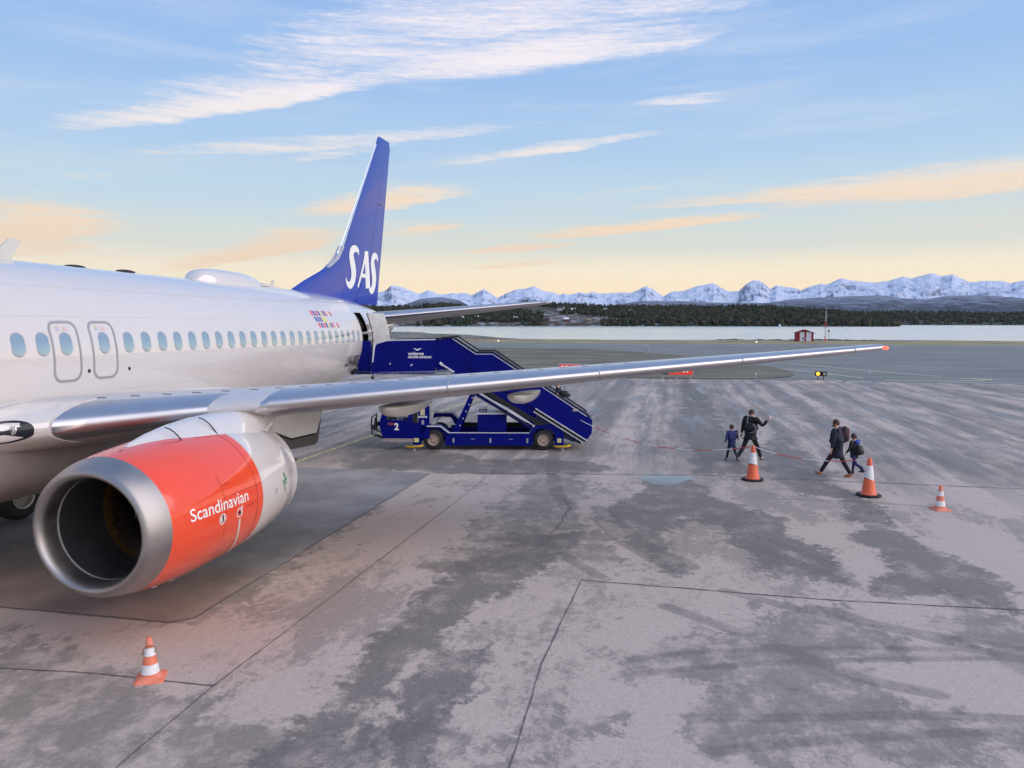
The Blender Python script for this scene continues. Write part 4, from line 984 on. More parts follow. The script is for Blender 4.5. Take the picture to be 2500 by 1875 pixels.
# ---- roof items
b = MB()
nseg = 14; v = []; f = []
for i in range(nseg+1):
    t = i/nseg; s = 23.75+3.15*t; w = .55*math.sin(PI*min(1, max(0, .02+.95*t)))**.35; h = .34*(1-abs(2*min(1,t*1.0)**.85-1)**3.2)**.5+.001
    base = crom(FUS, s)[1]
    for k in range(15):
        a = PI*k/14; v.append((-s, w*math.cos(a), base-.12+ (h+.12)*math.sin(a)**.75))
for i in range(nseg):
    for k in range(14): f.append((i*15+k, i*15+k+1, (i+1)*15+k+1, (i+1)*15+k))
mesh_obj('antenna_radome', v, f, m_white, jet, smooth=True)
b = MB(); b.prism([(-26.85, 5.66), (-27.4, 5.66), (-27.3, 5.73), (-26.95, 5.75)], 'y', -.25, .25); b.prism([(-27.45, 5.65), (-28.3, 5.62), (-28.2, 5.68), (-27.5, 5.70)], 'y', -.12, .12); b.build('radome_plate', m_line, jet)
b = MB(); b.prism([(-17.75, 5.70), (-18.25, 5.70), (-18.52, 6.14), (-18.40, 6.17), (-18.26, 6.15)][::-1], 'y', -.02, .02); b.build('blade_antenna', m_whit2, jet)
b = MB(); b.prism([(-27.75, 5.64), (-27.98, 5.64), (-28.05, 5.88), (-27.93, 5.90)][::-1], 'y', -.015, .015); b.build('blade_antenna', m_whit2, jet)
for s in (19.75, 21.25): b = MB(); b.ball((0, 0, 0), (.30, .12, .05), 16); o = b.build('low_antenna', m_dark, jet, smooth=True); o.matrix_basis = Matrix.Translation((-s, .1, 5.715))

# ---- belly and wing-root fairing
BEL = [(12.6, 1.2, .35, .25), (13.6, 1.78, .75, .60), (15, 1.98, .92, .80), (17, 2.10, 1.0, .88), (19, 2.13, 1.06, .90), (21, 2.10, 1.10, .88), (22.5, 2.03, 1.0, .80), (24, 1.85, .75, .60), (25.4, 1.3, .3, .2)]
v = []; f = []; n = 48; ss = np.linspace(12.6, 25.4, 44)
for s in ss:
    hw, hu, hb = crom(BEL, s)
    for k in range(n):
        th = 2*PI*k/n; c, sn = math.cos(th), math.sin(th); e_ = .72
        v.append((-s, hw*math.copysign(abs(c)**e_, c), 2.28+(hu if sn > 0 else hb)*math.copysign(abs(sn)**e_, sn)))
for i in range(len(ss)-1):
    for k in range(n): f.append((i*n+k, i*n+(k+1) % n, (i+1)*n+(k+1) % n, (i+1)*n+k))
f += [tuple(range(n-1, -1, -1)), tuple((len(ss)-1)*n+k for k in range(n))]
m_belly = mat('belly_shade', (.27, .235, .215), .35, coat=.3, var=.06, dirt=(.17, .14, .125), dscale=1.0, damt=.6)  # shade below the wing, painted into the lower fairing as a darker colour
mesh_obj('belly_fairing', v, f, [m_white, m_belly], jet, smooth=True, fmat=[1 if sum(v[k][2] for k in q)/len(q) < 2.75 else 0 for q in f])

# ---- wings
LE = [(0, 13.9), (1.9, 15.35), (2.7, 16.15), (3.5, 16.85), (4.83, 17.85), (17.16, 24.32)]
TE = [(0, 22.6), (1.9, 22.6), (5.8, 22.75), (17.16, 25.75)]
def lin(tab, y): return float(np.interp(y, [t[0] for t in tab], [t[1] for t in tab]))
def wing_pt(y, xc, upper, side=1, grow=0.0):
    le, te = lin(LE, y), lin(TE, y); c = te-le
    tc_ = float(np.interp(y, [1.9, 4.83, 17.16], [.135, .125, .112]))
    zle = 3.20+.0785*(y-6.93) if y > 4.5 else 3.01+(y-4.5)*.085
    yt = 5*tc_*(.2969*math.sqrt(xc)-.126*xc-.3516*xc**2+.2843*xc**3-.1036*xc**4)*c
    cam_ = -.018*c*xc
    z = zle+cam_+(yt*1.02 if upper else -yt*.88)+(grow if upper else -grow)
    return (-(le+c*xc)+grow*(1.2 if xc < .02 else 0), side*y, z)
YS = [0.4, 1.9, 2.3, 2.7, 3.1, 3.5, 4.2, 4.83, 5.5, 6.4, 7.3, 8.3, 9.4, 10.5, 12, 13.5, 15, 16.2, 16.8]
XCu = [0, .003, .01, .022, .04, .07, .105, .15, .22, .3, .4, .52, .65, .8, .92, 1.0]
def tipround(y):  # shrink towards the tip
    return 1.0
def wing(side):
    prof = [(x, True) for x in XCu[::-1]]+[(x, False) for x in XCu[1:]]
    n = len(prof); v = []; f = []; fm = []
    ys = YS+[16.98, 17.1, 17.16]; 
    for y in ys:
        k = 1.0 if y <= 16.8 else math.sqrt(max(0.02, 1-((y-16.8)/.37)**2))
        c0 = wing_pt(y, .45, True, side)[2]*.5+wing_pt(y, .45, False, side)[2]*.5
        for x, u in prof:
            xx = .5+(x-.5)*(.55+.45*k); p = wing_pt(y, x, u, side); le, te = lin(LE, y), lin(TE, y)
            px = -(le+(te-le)*(xx if k < 1 else x))
            v.append((px, p[1], c0+(p[2]-c0)*k))
    for i in range(len(ys)-1):
        for j in range(n-1):
            f.append((i*n+j, i*n+j+1, (i+1)*n+j+1, (i+1)*n+j)); fm.append(0 if prof[j][1] else 1)
    f.append(tuple(i+(len(ys)-1)*n for i in range(n))); fm.append(0)
    if side < 0: f = [q[::-1] for q in f]
    o = mesh_obj('wing', v, [q[::-1] for q in f], [m_wtop, m_wbot], jet, smooth=True, fmat=fm)
    return o
wing(1); wing(-1)
def slat(y0, y1, side=1, xu=.15, xl=.075, name='slat', m=None, grow=.012, tip=False):
    prof = [(x, True) for x in XCu[::-1] if x < xu]+[(x, False) for x in XCu[1:] if x < xl]
    prof = [(xu, True)]+prof+[(xl, False)]
    n = len(prof); ny_ = max(2, int((y1-y0)/.35)); v = []; f = []
    for i in range(ny_+1):
        y = y0+(y1-y0)*i/ny_; gg = grow; kk = 1.0
        if tip: kk = 1-.35*max(0, (y-16.9)/.26)**2 if y > 16.9 else 1.0
        for j, (x, u) in enumerate(prof):
            p = wing_pt(y, x, u, side, gg if j not in (0, n-1) else .004); v.append(p)
    for i in range(ny_):
        for j in range(n-1): f.append((i*n+j, i*n+j+1, (i+1)*n+j+1, (i+1)*n+j))
    # end ribs
    f += [tuple(range(n)), tuple(ny_*n+j for j in range(n-1, -1, -1))]
    if side < 0: f = [q[::-1] for q in f]
    return mesh_obj(name, v, [q[::-1] for q in f], m or m_metal, jet, autosmooth=50)
for side in (1, -1):
    for a, c in ((5.40, 8.25), (8.275, 10.98), (11.005, 13.85), (13.875, 16.35), (16.37, 17.0)): slat(a, c, side)
    slat(2.75, 4.55, side, .13, .05, 'krueger_flap')
# rounded metal nose of the outboard slat where it meets the pylon
def tipcap():
    v = []; f = []; n = 12; m_ = 8
    for i in range(m_+1):
        t = i/m_; y = 5.40-.52*t; k = max(.03, math.sqrt(1-t*t*.98))
        c0 = Vector(wing_pt(y, .055, True)); c1 = Vector(wing_pt(y, .055, False)); mid = (c0+c1)/2
        pr = [(x, True) for x in (.15, .105, .07, .04, .022, .01, .003, 0)]+[(x, False) for x in (.003, .01, .022, .04, .075)]
        for x, u in pr:
            p = Vector(wing_pt(y, x, u, 1, .012)); q = Vector((p.x-(.25*t*t), p.y, mid.z+(p.z-mid.z)*k-.05*t)); v.append(q)
    n = len(pr)
    for i in range(m_):
        for j in range(n-1): f.append((i*n+j, (i+1)*n+j, (i+1)*n+j+1, i*n+j+1))
    return mesh_obj('slat_end', v, [q[::-1] for q in f], m_metal, jet, smooth=True)
tipcap()
# row of small vortex plates and panel marks behind the slats
b = MB()
for k in range(22):
    y = 2.6+k*.42; p = wing_pt(y, .20, True); b.box((p[0]-.012, p[1], p[2]-.002), (p[0]+.03, p[1]+.17, p[2]+.006))
b.build('wing_panel_mark', m_seam, jet)
# white glove with the landing lights at the wing root
b = MB(); o = slat(1.95, 2.72, 1, .16, .10, 'wing_root_glove', m_white, .02)
lf = MB(); c = Vector(wing_pt(2.30, .012, True)); 
v = []; f = []
def glove(y, u): # u -1..1 around the leading edge
    if u >= 0: return Vector(wing_pt(y, .085*u*u, True, 1, .026))
    return Vector(wing_pt(y, .05*u*u, False, 1, .026))
oc = [(math.cos(a)*.33, math.sin(a)*.50) for a in np.linspace(0, 2*PI, 25)[:-1]]
v = [glove(2.30, .0)+Vector((.004, 0, 0))]+[glove(2.26+x*1.0, z*.95) for x, z in oc]
f = [(0, i+1, (i+1) % 24+1) for i in range(24)]
ll = mesh_obj('landing_light', v, f, mat('lamp_cover', (.012, .014, .025), .16, coat=.2, var=.2, spec=.3), jet, smooth=True)
m_lamp = mat('lamp_reflector', (.75, .75, .74), .12, metal=1.0, var=.2, scale=20)
for y_ in (2.10, 2.40):
    g0 = glove(y_, .05)+Vector((.022, 0, 0)); b = MB(); b.ball(g0, (.02, .075, .075), 14); b.build('lamp', m_lamp, ll, smooth=True)
# wing tip navigation light
tp = Vector(wing_pt(17.02, .004, True))
b = MB(); b.ball((tp.x+.0, tp.y+.05, tp.z-.02), (.05, .07, .045), 12); b.build('navigation_light', mat('nav_red', (.8, .1, .06), .3, emit=(1.0, .10, .05), estr=1.9), jet, smooth=True)
# flap track fairings
def pod(y, s0, s1, w, zt, zb, side=1):
    v = []; f = []; n = 18; m_ = 18
    for i in range(m_+1):
        t = i/m_; s = s0+(s1-s0)*t; k = (math.sin(PI*min(1, t*1.0)**.62))**.6 if 0 < t < 1 else .02
        zc_ = zt-.02-.06*t*2
        for j in range(n):
            a = 2*PI*j/n; c_, q_ = math.cos(a), math.sin(a); v.append((-s, side*(y+w/2*k*math.copysign(abs(c_)**.8, c_)), zc_+((zt-zb)*.18 if q_ > 0 else (zt-zb))*k*q_))
    for i in range(m_):
        for j in range(n): f.append((i*n+j, i*n+(j+1) % n, (i+1)*n+(j+1) % n, (i+1)*n+j))
    f += [tuple(range(n-1, -1, -1)), tuple(m_*n+j for j in range(n))]
    if side < 0: f = [q[::-1] for q in f]
    return mesh_obj('flap_track_fairing', v, f, m_whit2, jet, smooth=True)
for side in (1, -1):
    for P_ in PODS: pod(*P_, side)

# ---- tail
def fin():
    # outline (station, z) of leading and trailing edges by height
    zs = [5.3, 5.62, 6.0, 6.4, 6.8, 7.2, 7.7, 8.5, 9.5, 10.5, 11.5, 12.2, 12.42, 12.5]
    def le(z):
        tab = [(5.3, 28.6), (5.66, 29.05), (6.0, 30.0), (6.3, 30.95), (6.55, 31.65), (6.8, 32.25), (7.1, 32.62), (7.45, 32.95), (12.2, 36.72), (12.42, 36.86), (12.5, 37.05)]
        return float(np.interp(z, [t[0] for t in tab], [t[1] for t in tab]))
    def te(z): return float(np.interp(z, [5.0, 12.3, 12.5], [36.45, 38.30, 38.2]))
    return zs, le, te
zs, fle, fte = fin()
def fin_t(x, c, z):      # half thickness
    tmax = float(np.interp(z, [5.3, 7, 12.4], [.20, .17, .055])); t = 2.6*(.2969*math.sqrt(max(x, 0))-.126*x-.3516*x*x+.2843*x**3-.1015*x**4)
    return tmax*t*1.3
def fin_pt(s, z, off=0.0):
    l, t = fle(z), fte(z); x = max(0, min(1, (s-l)/(t-l))); return (-s, fin_t(x, t-l, z)+off, z)
def build_fin():
    xs = [0, .004, .015, .04, .08, .15, .25, .4, .55, .70]; out = []
    for nm, xr, ms in (('vertical_fin', xs, m_blue), ('rudder', [.706, .75, .85, .93, 1.0], m_blue)):
        v = []; f = []
        prof = [(x, 1) for x in xr[::-1]]+[(x, -1) for x in (xr[1:] if nm == 'vertical_fin' else xr)]
        if nm == 'rudder': prof = [(x, 1) for x in xr[::-1]]+[(x, -1) for x in xr[:-1]]
        n = len(prof); zz = [z for z in zs]
        for z in zz:
            l, t = fle(z), fte(z); k = 1.0 if z < 12.3 else (.8 if z < 12.45 else .35)
            for x, sg in prof: v.append((-(l+(t-l)*x), sg*fin_t(x, t-l, z)*k, z))
        closed = nm == 'rudder'
        for i in range(len(zz)-1):
            for j in range(n if closed else n-1): f.append((i*n+j, i*n+(j+1) % n, (i+1)*n+(j+1) % n, (i+1)*n+j))
        f.append(tuple((len(zz)-1)*n+j for j in range(n)))
        if not closed: f += [(i*n+n-1, i*n, (i+1)*n, (i+1)*n+n-1) for i in range(len(zz)-1)]
        out.append(mesh_obj(nm, v, f, ms, jet, autosmooth=35))
    return out
finp, rud = build_fin()
# bare metal leading edge strip
v = []; f = []; zz = [7.15+(12.1-7.15)*k/14 for k in range(15)]
for k, z in enumerate(zz):
    l, t = fle(z), fte(z); c = t-l
    w = .055
    for x, sg in ((w, 1), (.02, 1), (.006, 1), (0, 0), (.006, -1), (.02, -1), (w, -1)): v.append((-(l+c*x)+(.012 if x < .03 else 0), sg*(fin_t(x, c, z)+.008), z))
    if k: f += [((k-1)*7+j, (k-1)*7+j+1, k*7+j+1, k*7+j) for j in range(6)]
mesh_obj('fin_leading_edge', v, f, mat('fin_metal', (.82, .83, .86), .22, metal=.8), finp, smooth=True)
b = MB(); p = fin_pt(32.75, 7.3, .0); b.prism([(-31.7, 6.55), (-32.3, 6.85), (-32.75, 7.2), (-32.95, 7.45), (-33.1, 7.45), (-32.6, 6.95), (-32.0, 6.65)][::-1], 'y', -.10, .12); b.build('fin_root_cap', mat('cap_grey', (.5, .5, .53), .4), finp)
# airline lettering on fin and rudder
def letter(strokes, name='tail_letter'):
    V = []; F = []
    for pts, ws in strokes:
        v, f = stroke(pts, ws); b0 = len(V); V += [fin_pt(s, z, .012) for s, z in v]; F += [tuple(i+b0 for i in q) for q in f]
    return mesh_obj(name, V, [q[::-1] for q in F], m_ltr, finp)
def S_(s0, z0, w, h):
    q = [(1.0, .86), (.93, .97), (.72, 1.0), (.50, .93), (.43, .78), (.50, .60), (.58, .40), (.52, .18), (.32, .03), (.10, .06), (-.02, .20)]
    return [([(s0+w*x, z0+h*z) for x, z in q], [.06, .20, .27, .33, .40, .46, .46, .40, .30, .18, .05])]
letter(S_(33.30, 5.98, 1.25, 1.5))
letter([([(34.45, 5.98), (34.98, 6.8), (35.32, 7.46)], [.12, .17, .20]), ([(35.34, 7.48), (35.44, 6.7), (35.50, 5.98)], [.38, .44, .50]), ([(34.80, 6.48), (35.45, 6.46)], [.16, .16])])
letter(S_(35.60, 5.86, 1.02, 1.52))
# thin red glow strip of the livery pattern along the fin
# static wicks
b = MB()
for z in (11.2, 12.0, 12.2): s = fte(z); b.tube([(-s+.01, 0, z), (-s-.16, 0, z)], .008, 5)
b.build('static_wick', m_dark, rud)
b = MB(); b.box((-37.25, fin_pt(37.0, 9.62)[1]-.01, 9.60), (-36.95, fin_pt(37.0, 9.62)[1]+.03, 9.66)); b.build('hinge_cover', m_seam, finp)
# tail cone exhaust
b = MB(); b.lathe([(.16, 0), (.17, .25), (.13, .27), (.12, .1)], (-38.32, 0, 4.52), 'x', 18); b.build('tail_exhaust', m_hub, jet, smooth=True)
# tailplane
def stab(side):
    v = []; f = []; prof = [(x, 1) for x in (1, .8, .6, .4, .25, .12, .05, .015, 0)]+[(x, -1) for x in (.015, .05, .12, .25, .4, .6, .8)]
    ys = [.2, .75, 1.5, 3, 4.5, 6, 6.9, 7.08, 7.16]; n = len(prof)
    for y in ys:
        t = (y-.75)/6.42; le, te = 33.45+t*4.0, 37.15+t*1.55; c = te-le; z = STABZ0+(STABZ1-STABZ0)*t; k = 1 if y < 7 else (.75 if y < 7.1 else .35)
        for x, sg in prof: th_ = .15*c*5*(.2969*math.sqrt(x)-.126*x-.3516*x*x+.2843*x**3-.1036*x**4); v.append((-(le+c*x), side*y, z+sg*th_*k-.01*c*x))
    for i in range(len(ys)-1):
        for j in range(n): f.append((i*n+j, i*n+(j+1) % n, (i+1)*n+(j+1) % n, (i+1)*n+j))
    f.append(tuple((len(ys)-1)*n+j for j in range(n)))
    fm = []
    for i in range(len(ys)-1):
        for j in range(n): fm.append(1 if (5 <= j <= 9) else 0)
    fm.append(0)
    if side < 0: f = [q[::-1] for q in f]
    return mesh_obj('tailplane', v, [q[::-1] for q in f], [m_wbot, m_metal], jet, autosmooth=40, fmat=fm)
stab(1); stab(-1)

# ---- engines
ENG = [(14.50,.84,.80,.80),(14.53,.895,.86,.85),(14.62,.955,.915,.905),(14.85,1.03,.985,.955),(15.3,1.10,1.05,1.02),(16,1.135,1.10,1.055),(17,1.115,1.10,1.04),(18,1.0,1.04,.97),(18.6,.87,.92,.87)]
EIN = [(14.50,.84,.80,.80),(14.53,.80,.765,.765),(14.62,.765,.735,.735),(14.80,.755,.725,.725),(15.3,.77,.745,.745),(15.72,.785,.775,.775)]
EY, EZ = 4.83, 1.74
def eng(s, th, off=0.0, side=1, tab=None):
    hw, ht, hb = crom(tab or ENG, s); c, sn = math.cos(th), math.sin(th)
    return (-s, side*(EY+(hw+off)*c), EZ+((ht if sn > 0 else hb)+off)*sn)
def eng_shell(name, s0, s1, ns, tab, m, parent, side, flip=False, n=96, loc=None):
    v = []; f = []
    for i in range(ns+1):
        s = s0+(s1-s0)*i/ns; v += [eng(s, 2*PI*k/n, 0, side, tab) for k in range(n)]
    for i in range(ns):
        for k in range(n): q = (i*n+k, i*n+(k+1) % n, (i+1)*n+(k+1) % n, (i+1)*n+k); f.append(q if flip else q[::-1])
    if side < 0: f = [q[::-1] for q in f]
    f = [q[::-1] for q in f]
    return mesh_obj(name, v, f, m, parent, smooth=True)
def warp_patch(outline, off, side): return [eng(s, t, off, side) for s, t in outline]
def engine(side):
    # lip: outer part plus rolled inner part in one skin
    n = 96; v = []; f = []; rings = []
    for s in (14.85, 14.78, 14.70, 14.62, 14.575, 14.545, 14.525, 14.51): rings.append([eng(s, 2*PI*k/n, 0, side, ENG) for k in range(n)])
    rings.append([eng(14.50, 2*PI*k/n, 0, side, ENG) for k in range(n)])
    for s in (14.51, 14.525, 14.545, 14.575, 14.62, 14.70, 14.80): rings.append([eng(s, 2*PI*k/n, 0, side, EIN) for k in range(n)])
    for r_ in rings: v += r_
    for i in range(len(rings)-1):
        for k in range(n): q = (i*n+k, i*n+(k+1) % n, (i+1)*n+(k+1) % n, (i+1)*n+k); f.append(q if side > 0 else q[::-1])
    lip = mesh_obj('inlet_lip', v, [q[::-1] for q in f], m_lip, jet, smooth=True)
    eng_shell('inlet_seam', 14.795, 14.83, 1, [(a, b_-.006, c-.006, d-.006) for a, b_, c, d in EIN], mat('seam_light', (.34, .33, .34), .4), lip, side, True)
    cowl = eng_shell('engine_cowl', 14.85, 17.0, 24, ENG, m_red, jet, side)
    rear = eng_shell('reverser_cowl', 17.0, 18.6, 18, ENG, m_white, jet, side)
    v = []; f = []
    for k in range(n): v += [eng(18.6, 2*PI*k/n, 0, side), eng(18.58, 2*PI*k/n, -.18, side)]
    f = [(2*k, 2*((k+1) % n), 2*((k+1) % n)+1, 2*k+1) for k in range(n)]
    mesh_obj('nozzle_rim', v, f, m_hub, rear)
    barrel = eng_shell('inlet_barrel', 14.80, 15.72, 10, EIN, mat('inlet_liner', (.036, .034, .038), .42, var=.15, scale=5, dirt=(.03, .03, .035), dscale=3), jet, side, True)
    eng_shell('fan_track_ring', 15.70, 15.98, 3, [(15.70, .783, .773, .773), (15.98, .783, .773, .773)], mat('fan_casing_amber', (.17, .085, .025), .35, metal=.3, var=.25, scale=8), barrel, side, True)
    b = MB(); b.lathe([(.79, 0), (.0, 0)], (-16.15, side*EY, EZ), 'x', 40); b.build('fan_back', m_dark, jet)
    # fan blades
    c = Vector((-15.88, side*EY, EZ)); v = []; f = []
    bl0 = None
    for k in range(24):
        a = 2*PI*k/24
        if bl0 is None:
            vv = []
            for r_, tw, ch in ((.20, .25, .11), (.40, .6, .13), (.60, .95, .16), (.765, 1.15, .19)):
                for e_ in (-1, 1):
                    for th_ in (-.004, .004): vv.append((ch*e_*math.cos(tw)+th_, ch*e_*math.sin(tw), r_))
            ff = []
            for i in range(3):
                o_ = i*4; ff += [(o_, o_+2, o_+6, o_+4), (o_+1, o_+5, o_+7, o_+3), (o_, o_+4, o_+5, o_+1), (o_+2, o_+3, o_+7, o_+6)]
            ff += [(12, 14, 15, 13)]
            bl0 = mesh_obj('fan_blade', vv, ff, mat('fan_titanium', (.10, .075, .06), .35, metal=.8, var=.1), jet, autosmooth=40); bl = bl0
        else: bl = bpy.data.objects.new('fan_blade', bl0.data); COL.objects.link(bl); bl.parent = jet; bl.matrix_parent_inverse = Matrix.Translation((20, 0, 0))
        bl.matrix_basis = Matrix.Translation(c) @ Matrix.Rotation(a, 4, 'X')
    sp_prof = [(0, .50), (.035, .48), (.09, .39), (.14, .27), (.185, .14), (.21, 0)]
    b = MB(); b.lathe(sp_prof[::-1], (-15.92, side*EY, EZ), 'x', 32); spn = b.build('spinner', m_dark, jet, smooth=True)
    v = []; f = []
    for i in range(22):
        t = i/21; a = 1.9+t*5.0; rr = .022+.12*t
        for d in (-.022*(1-.6*t)-.003, .028*(1-.6*t)+.003):
            r_ = rr+d; h = float(np.interp(r_, [p[0] for p in sp_prof], [p[1] for p in sp_prof]))
            v.append((-15.92+h+.006, side*(EY+r_*math.cos(a)), EZ+r_*math.sin(a)))
        if i: f.append((2*i-2, 2*i-1, 2*i+1, 2*i))
    mesh_obj('spinner_swirl', v, f, m_ltr, spn)
    # core nozzle and plug
    b = MB(); b.lathe([(.60, .9), (.55, .2), (.40, -.5), (.36, -.5)], (-18.9, side*EY, EZ), 'x', 36); core = b.build('core_nozzle', mat('hot_metal', (.30, .26, .23), .35, metal=1.0, var=.15), jet, smooth=True)
    b = MB(); b.lathe([(.28, .2), (.20, -.5), (.02, -1.0)], (-19.2, side*EY, EZ), 'x', 30); b.build('exhaust_plug', mat('hot_metal', (.3, .26, .23)), core, smooth=True)
    # seams on the cowl
    def ring_seam(s, t0, t1, w=.006, nm='cowl_seam', par=cowl, mm=m_seamr):
        v = []; f = []; n_ = 40
        for i in range(n_+1):
            t = t0+(t1-t0)*i/n_; v += [eng(s-w, t, .003, side), eng(s+w, t, .003, side)]
            if i: f.append((2*i-2, 2*i-1, 2*i+1, 2*i))
        return mesh_obj(nm, v, f, mm, par)
    def long_seam(t, s0, s1, w=.005, par=cowl, mm=m_seamr):
        v = []; f = []
        for i in range(25):
            s = s0+(s1-s0)*i/24; v += [eng(s, t-w, .003, side), eng(s, t+w, .003, side)]
            if i: f.append((2*i-2, 2*i-1, 2*i+1, 2*i))
        return mesh_obj('cowl_seam', v, f, mm, par)
    ring_seam(16.82, -1.2, 1.2); ring_seam(15.93, -1.3, .55, .004); long_seam(.20, 16.1, 16.98); long_seam(-1.25, 14.9, 16.98)
    ring_seam(17.02, -1.4, 1.35, .004, par=rear, mm=m_line)
    return lip, cowl, rear
m_seamr = mat('cowl_seam_red', (.42, .05, .03), .4); m_seam2 = mat('fastener_grey', (.42, .40, .40), .5)
lipP, cowlP, rearP = engine(1)
engine(-1)
# latches along the lower cowl split and small drains
b = MB()
for k in range(5):
    s_ = 15.25+.36*k; p = Vector(eng(s_, -1.24, .004)); q = Vector(eng(s_+.10, -1.24, .004)); b.tube([p, q], .014, 6)
b.build('cowl_latch', m_hub, cowlP)
# fastener rows on the cowl, the lip joint and beside the wing root
def dots(name, pts, r_, m, par):
    b = MB()
    for p, nrm in pts:
        p = Vector(p); n_ = Vector(nrm).normalized(); a = n_.cross(Vector((1, 0, 0))); a = a.normalized() if a.length > .1 else Vector((0, 1, 0)); c_ = n_.cross(a)
        b.add([p+n_*.0025+(a*math.cos(w)+c_*math.sin(w))*r_ for w in (0, 1.257, 2.513, 3.77, 5.027)], [(0, 1, 2, 3, 4)])
    return b.build(name, m, par)
dots('fastener_row', [(eng(s_, t, 0), (0, math.cos(t), math.sin(t))) for s_ in (14.90, 16.90) for t in np.arange(-1.3, 1.4, .045)], .0045, m_seamr, cowlP)
dots('fastener_row', [(fus(s_, z_, 0), (0, 1, .1)) for z_ in (3.36, 4.74) for s_ in np.arange(14, 30, .16)]+[(fus(s_+.06, z_, 0), (0, 1, .1)) for s_ in (20.6, 23.4, 26.0, 29.4) for z_ in np.arange(2.7, 5.4, .11)], .004, m_seam2, jet)
# hatch outline low on the cowl
def eng_outline(pts, w, m, par, off=.004, name='cowl_mark'):
    P = pts+[pts[0]]; V = []; F = []
    for (a, c) in zip(P[:-1], P[1:]):
        n_ = max(2, int(math.dist(a, c)/.08)); dx, dy = c[0]-a[0], c[1]-a[1]; l = math.hypot(dx, dy); nx_, ny_ = -dy/l*w, dx/l*w; b0 = len(V)
        for i in range(n_+1):
            s, t = a[0]+dx*i/n_, a[1]+dy*i/n_; V += [eng(s-nx_, t-ny_, off), eng(s+nx_, t+ny_, off)]
            if i: F.append((b0+2*i-2, b0+2*i-1, b0+2*i+1, b0+2*i))
    return mesh_obj(name, V, F, m, par)
eng_outline([(16.1, -.55), (16.38, -.55), (16.38, -.95), (16.1, -.95)], .004, m_seamr, cowlP, name='access_hatch')
# lettering: station runs aft, angle upwards
def eng_text(s_, s0, th0, h, xs, par, m, slope=0.0, name='lettering', shear=0, bold=0.0, length=None):
    v, f = text_geo(s_, 1.0, shear, 1.0, .18, bold=bold); x0 = min(p[0] for p in v); W_ = width(v); H_ = .72
    k = (length/W_) if length else h*xs
    V = [eng(s0+(p[0]-x0)*k, th0+slope*(p[0]-x0)*k+p[1]*h/1.10, .006) for p in v]
    return mesh_obj(name, V, f, m, par)
eng_text('Scandinavian', 15.165, .045, .265, 1, cowlP, m_ltr, slope=-.006, length=1.375, bold=.006)
# warning roundel, icon, white hose mark
def disc(sc, tc_, r_, m, par, off, n=24, name='roundel', hole=0.0):
    V = []; F = []
    rr = 1.1
    o1 = [(sc+r_*math.cos(2*PI*k/n), tc_+r_*math.sin(2*PI*k/n)/rr) for k in range(n)]
    if hole:
        o2 = [(sc+hole*math.cos(2*PI*k/n), tc_+hole*math.sin(2*PI*k/n)/rr) for k in range(n)]; V = [eng(*p, off) for p in o1+o2]; F = [(k, (k+1) % n, n+(k+1) % n, n+k) for k in range(n)]
    else: V = [eng(*p, off) for p in o1]; F = [tuple(range(n))]
    return mesh_obj(name, V, F, m, par)
disc(15.845, -.075, .085, m_ltr, cowlP, .005); disc(15.845, -.075, .070, mat('icon_red', (.72, .12, .08), .4), cowlP, .008, hole=.058, name='roundel_ring')
def eng_poly(pts, m, par, off=.009, name='icon'): return mesh_obj(name, [eng(s, t, off) for s, t in pts], [tuple(range(len(pts)))], m, par)
eng_poly([(15.83, -.03), (15.865, -.035), (15.868, -.09), (15.835, -.09)], m_dark, cowlP); eng_poly([(15.835, -.09), (15.85, -.09), (15.828, -.135), (15.812, -.135)], m_dark, cowlP)
eng_poly([(15.852, -.09), (15.868, -.09), (15.885, -.13), (15.87, -.135)], m_dark, cowlP); disc(15.848, -.018, .014, m_dark, cowlP, .009, 10, 'icon')
disc(16.285, -.085, .085, mat('pink_white', (.80, .62, .58), .4), cowlP, .005, hole=.062)
eng_poly([(16.24, -.07), (16.31, -.06), (16.32, -.11), (16.26, -.10)], m_dark, cowlP)
eng_poly([(16.33, .00), (16.37, .01), (16.36, -.14), (16.335, -.15), (16.30, -.02)], mat('pink_white', (.8, .62, .58)), cowlP, .007)
v, f = stroke([(16.305, -.185), (16.36, -.386), (16.50, -.704), (16.62, -.95), (16.70, -1.15)], [.052, .052, .05, .045, .04]); mesh_obj('ground_mark', [eng(s, t, .005) for s, t in v], f, mat('pale_mark', (.80, .60, .55), .4), cowlP)
for (s_, t_, tx, h_) in ((15.93, .36, 'WARNING STAND CLEAR', .022), (16.50, -.05, 'HOIST', .03), (16.15, -1.0, 'OIL ACCESS', .025)):
    eng_text(tx, s_, t_, h_*1.6, 1, cowlP, m_seamr, length=.24, name='small_print')
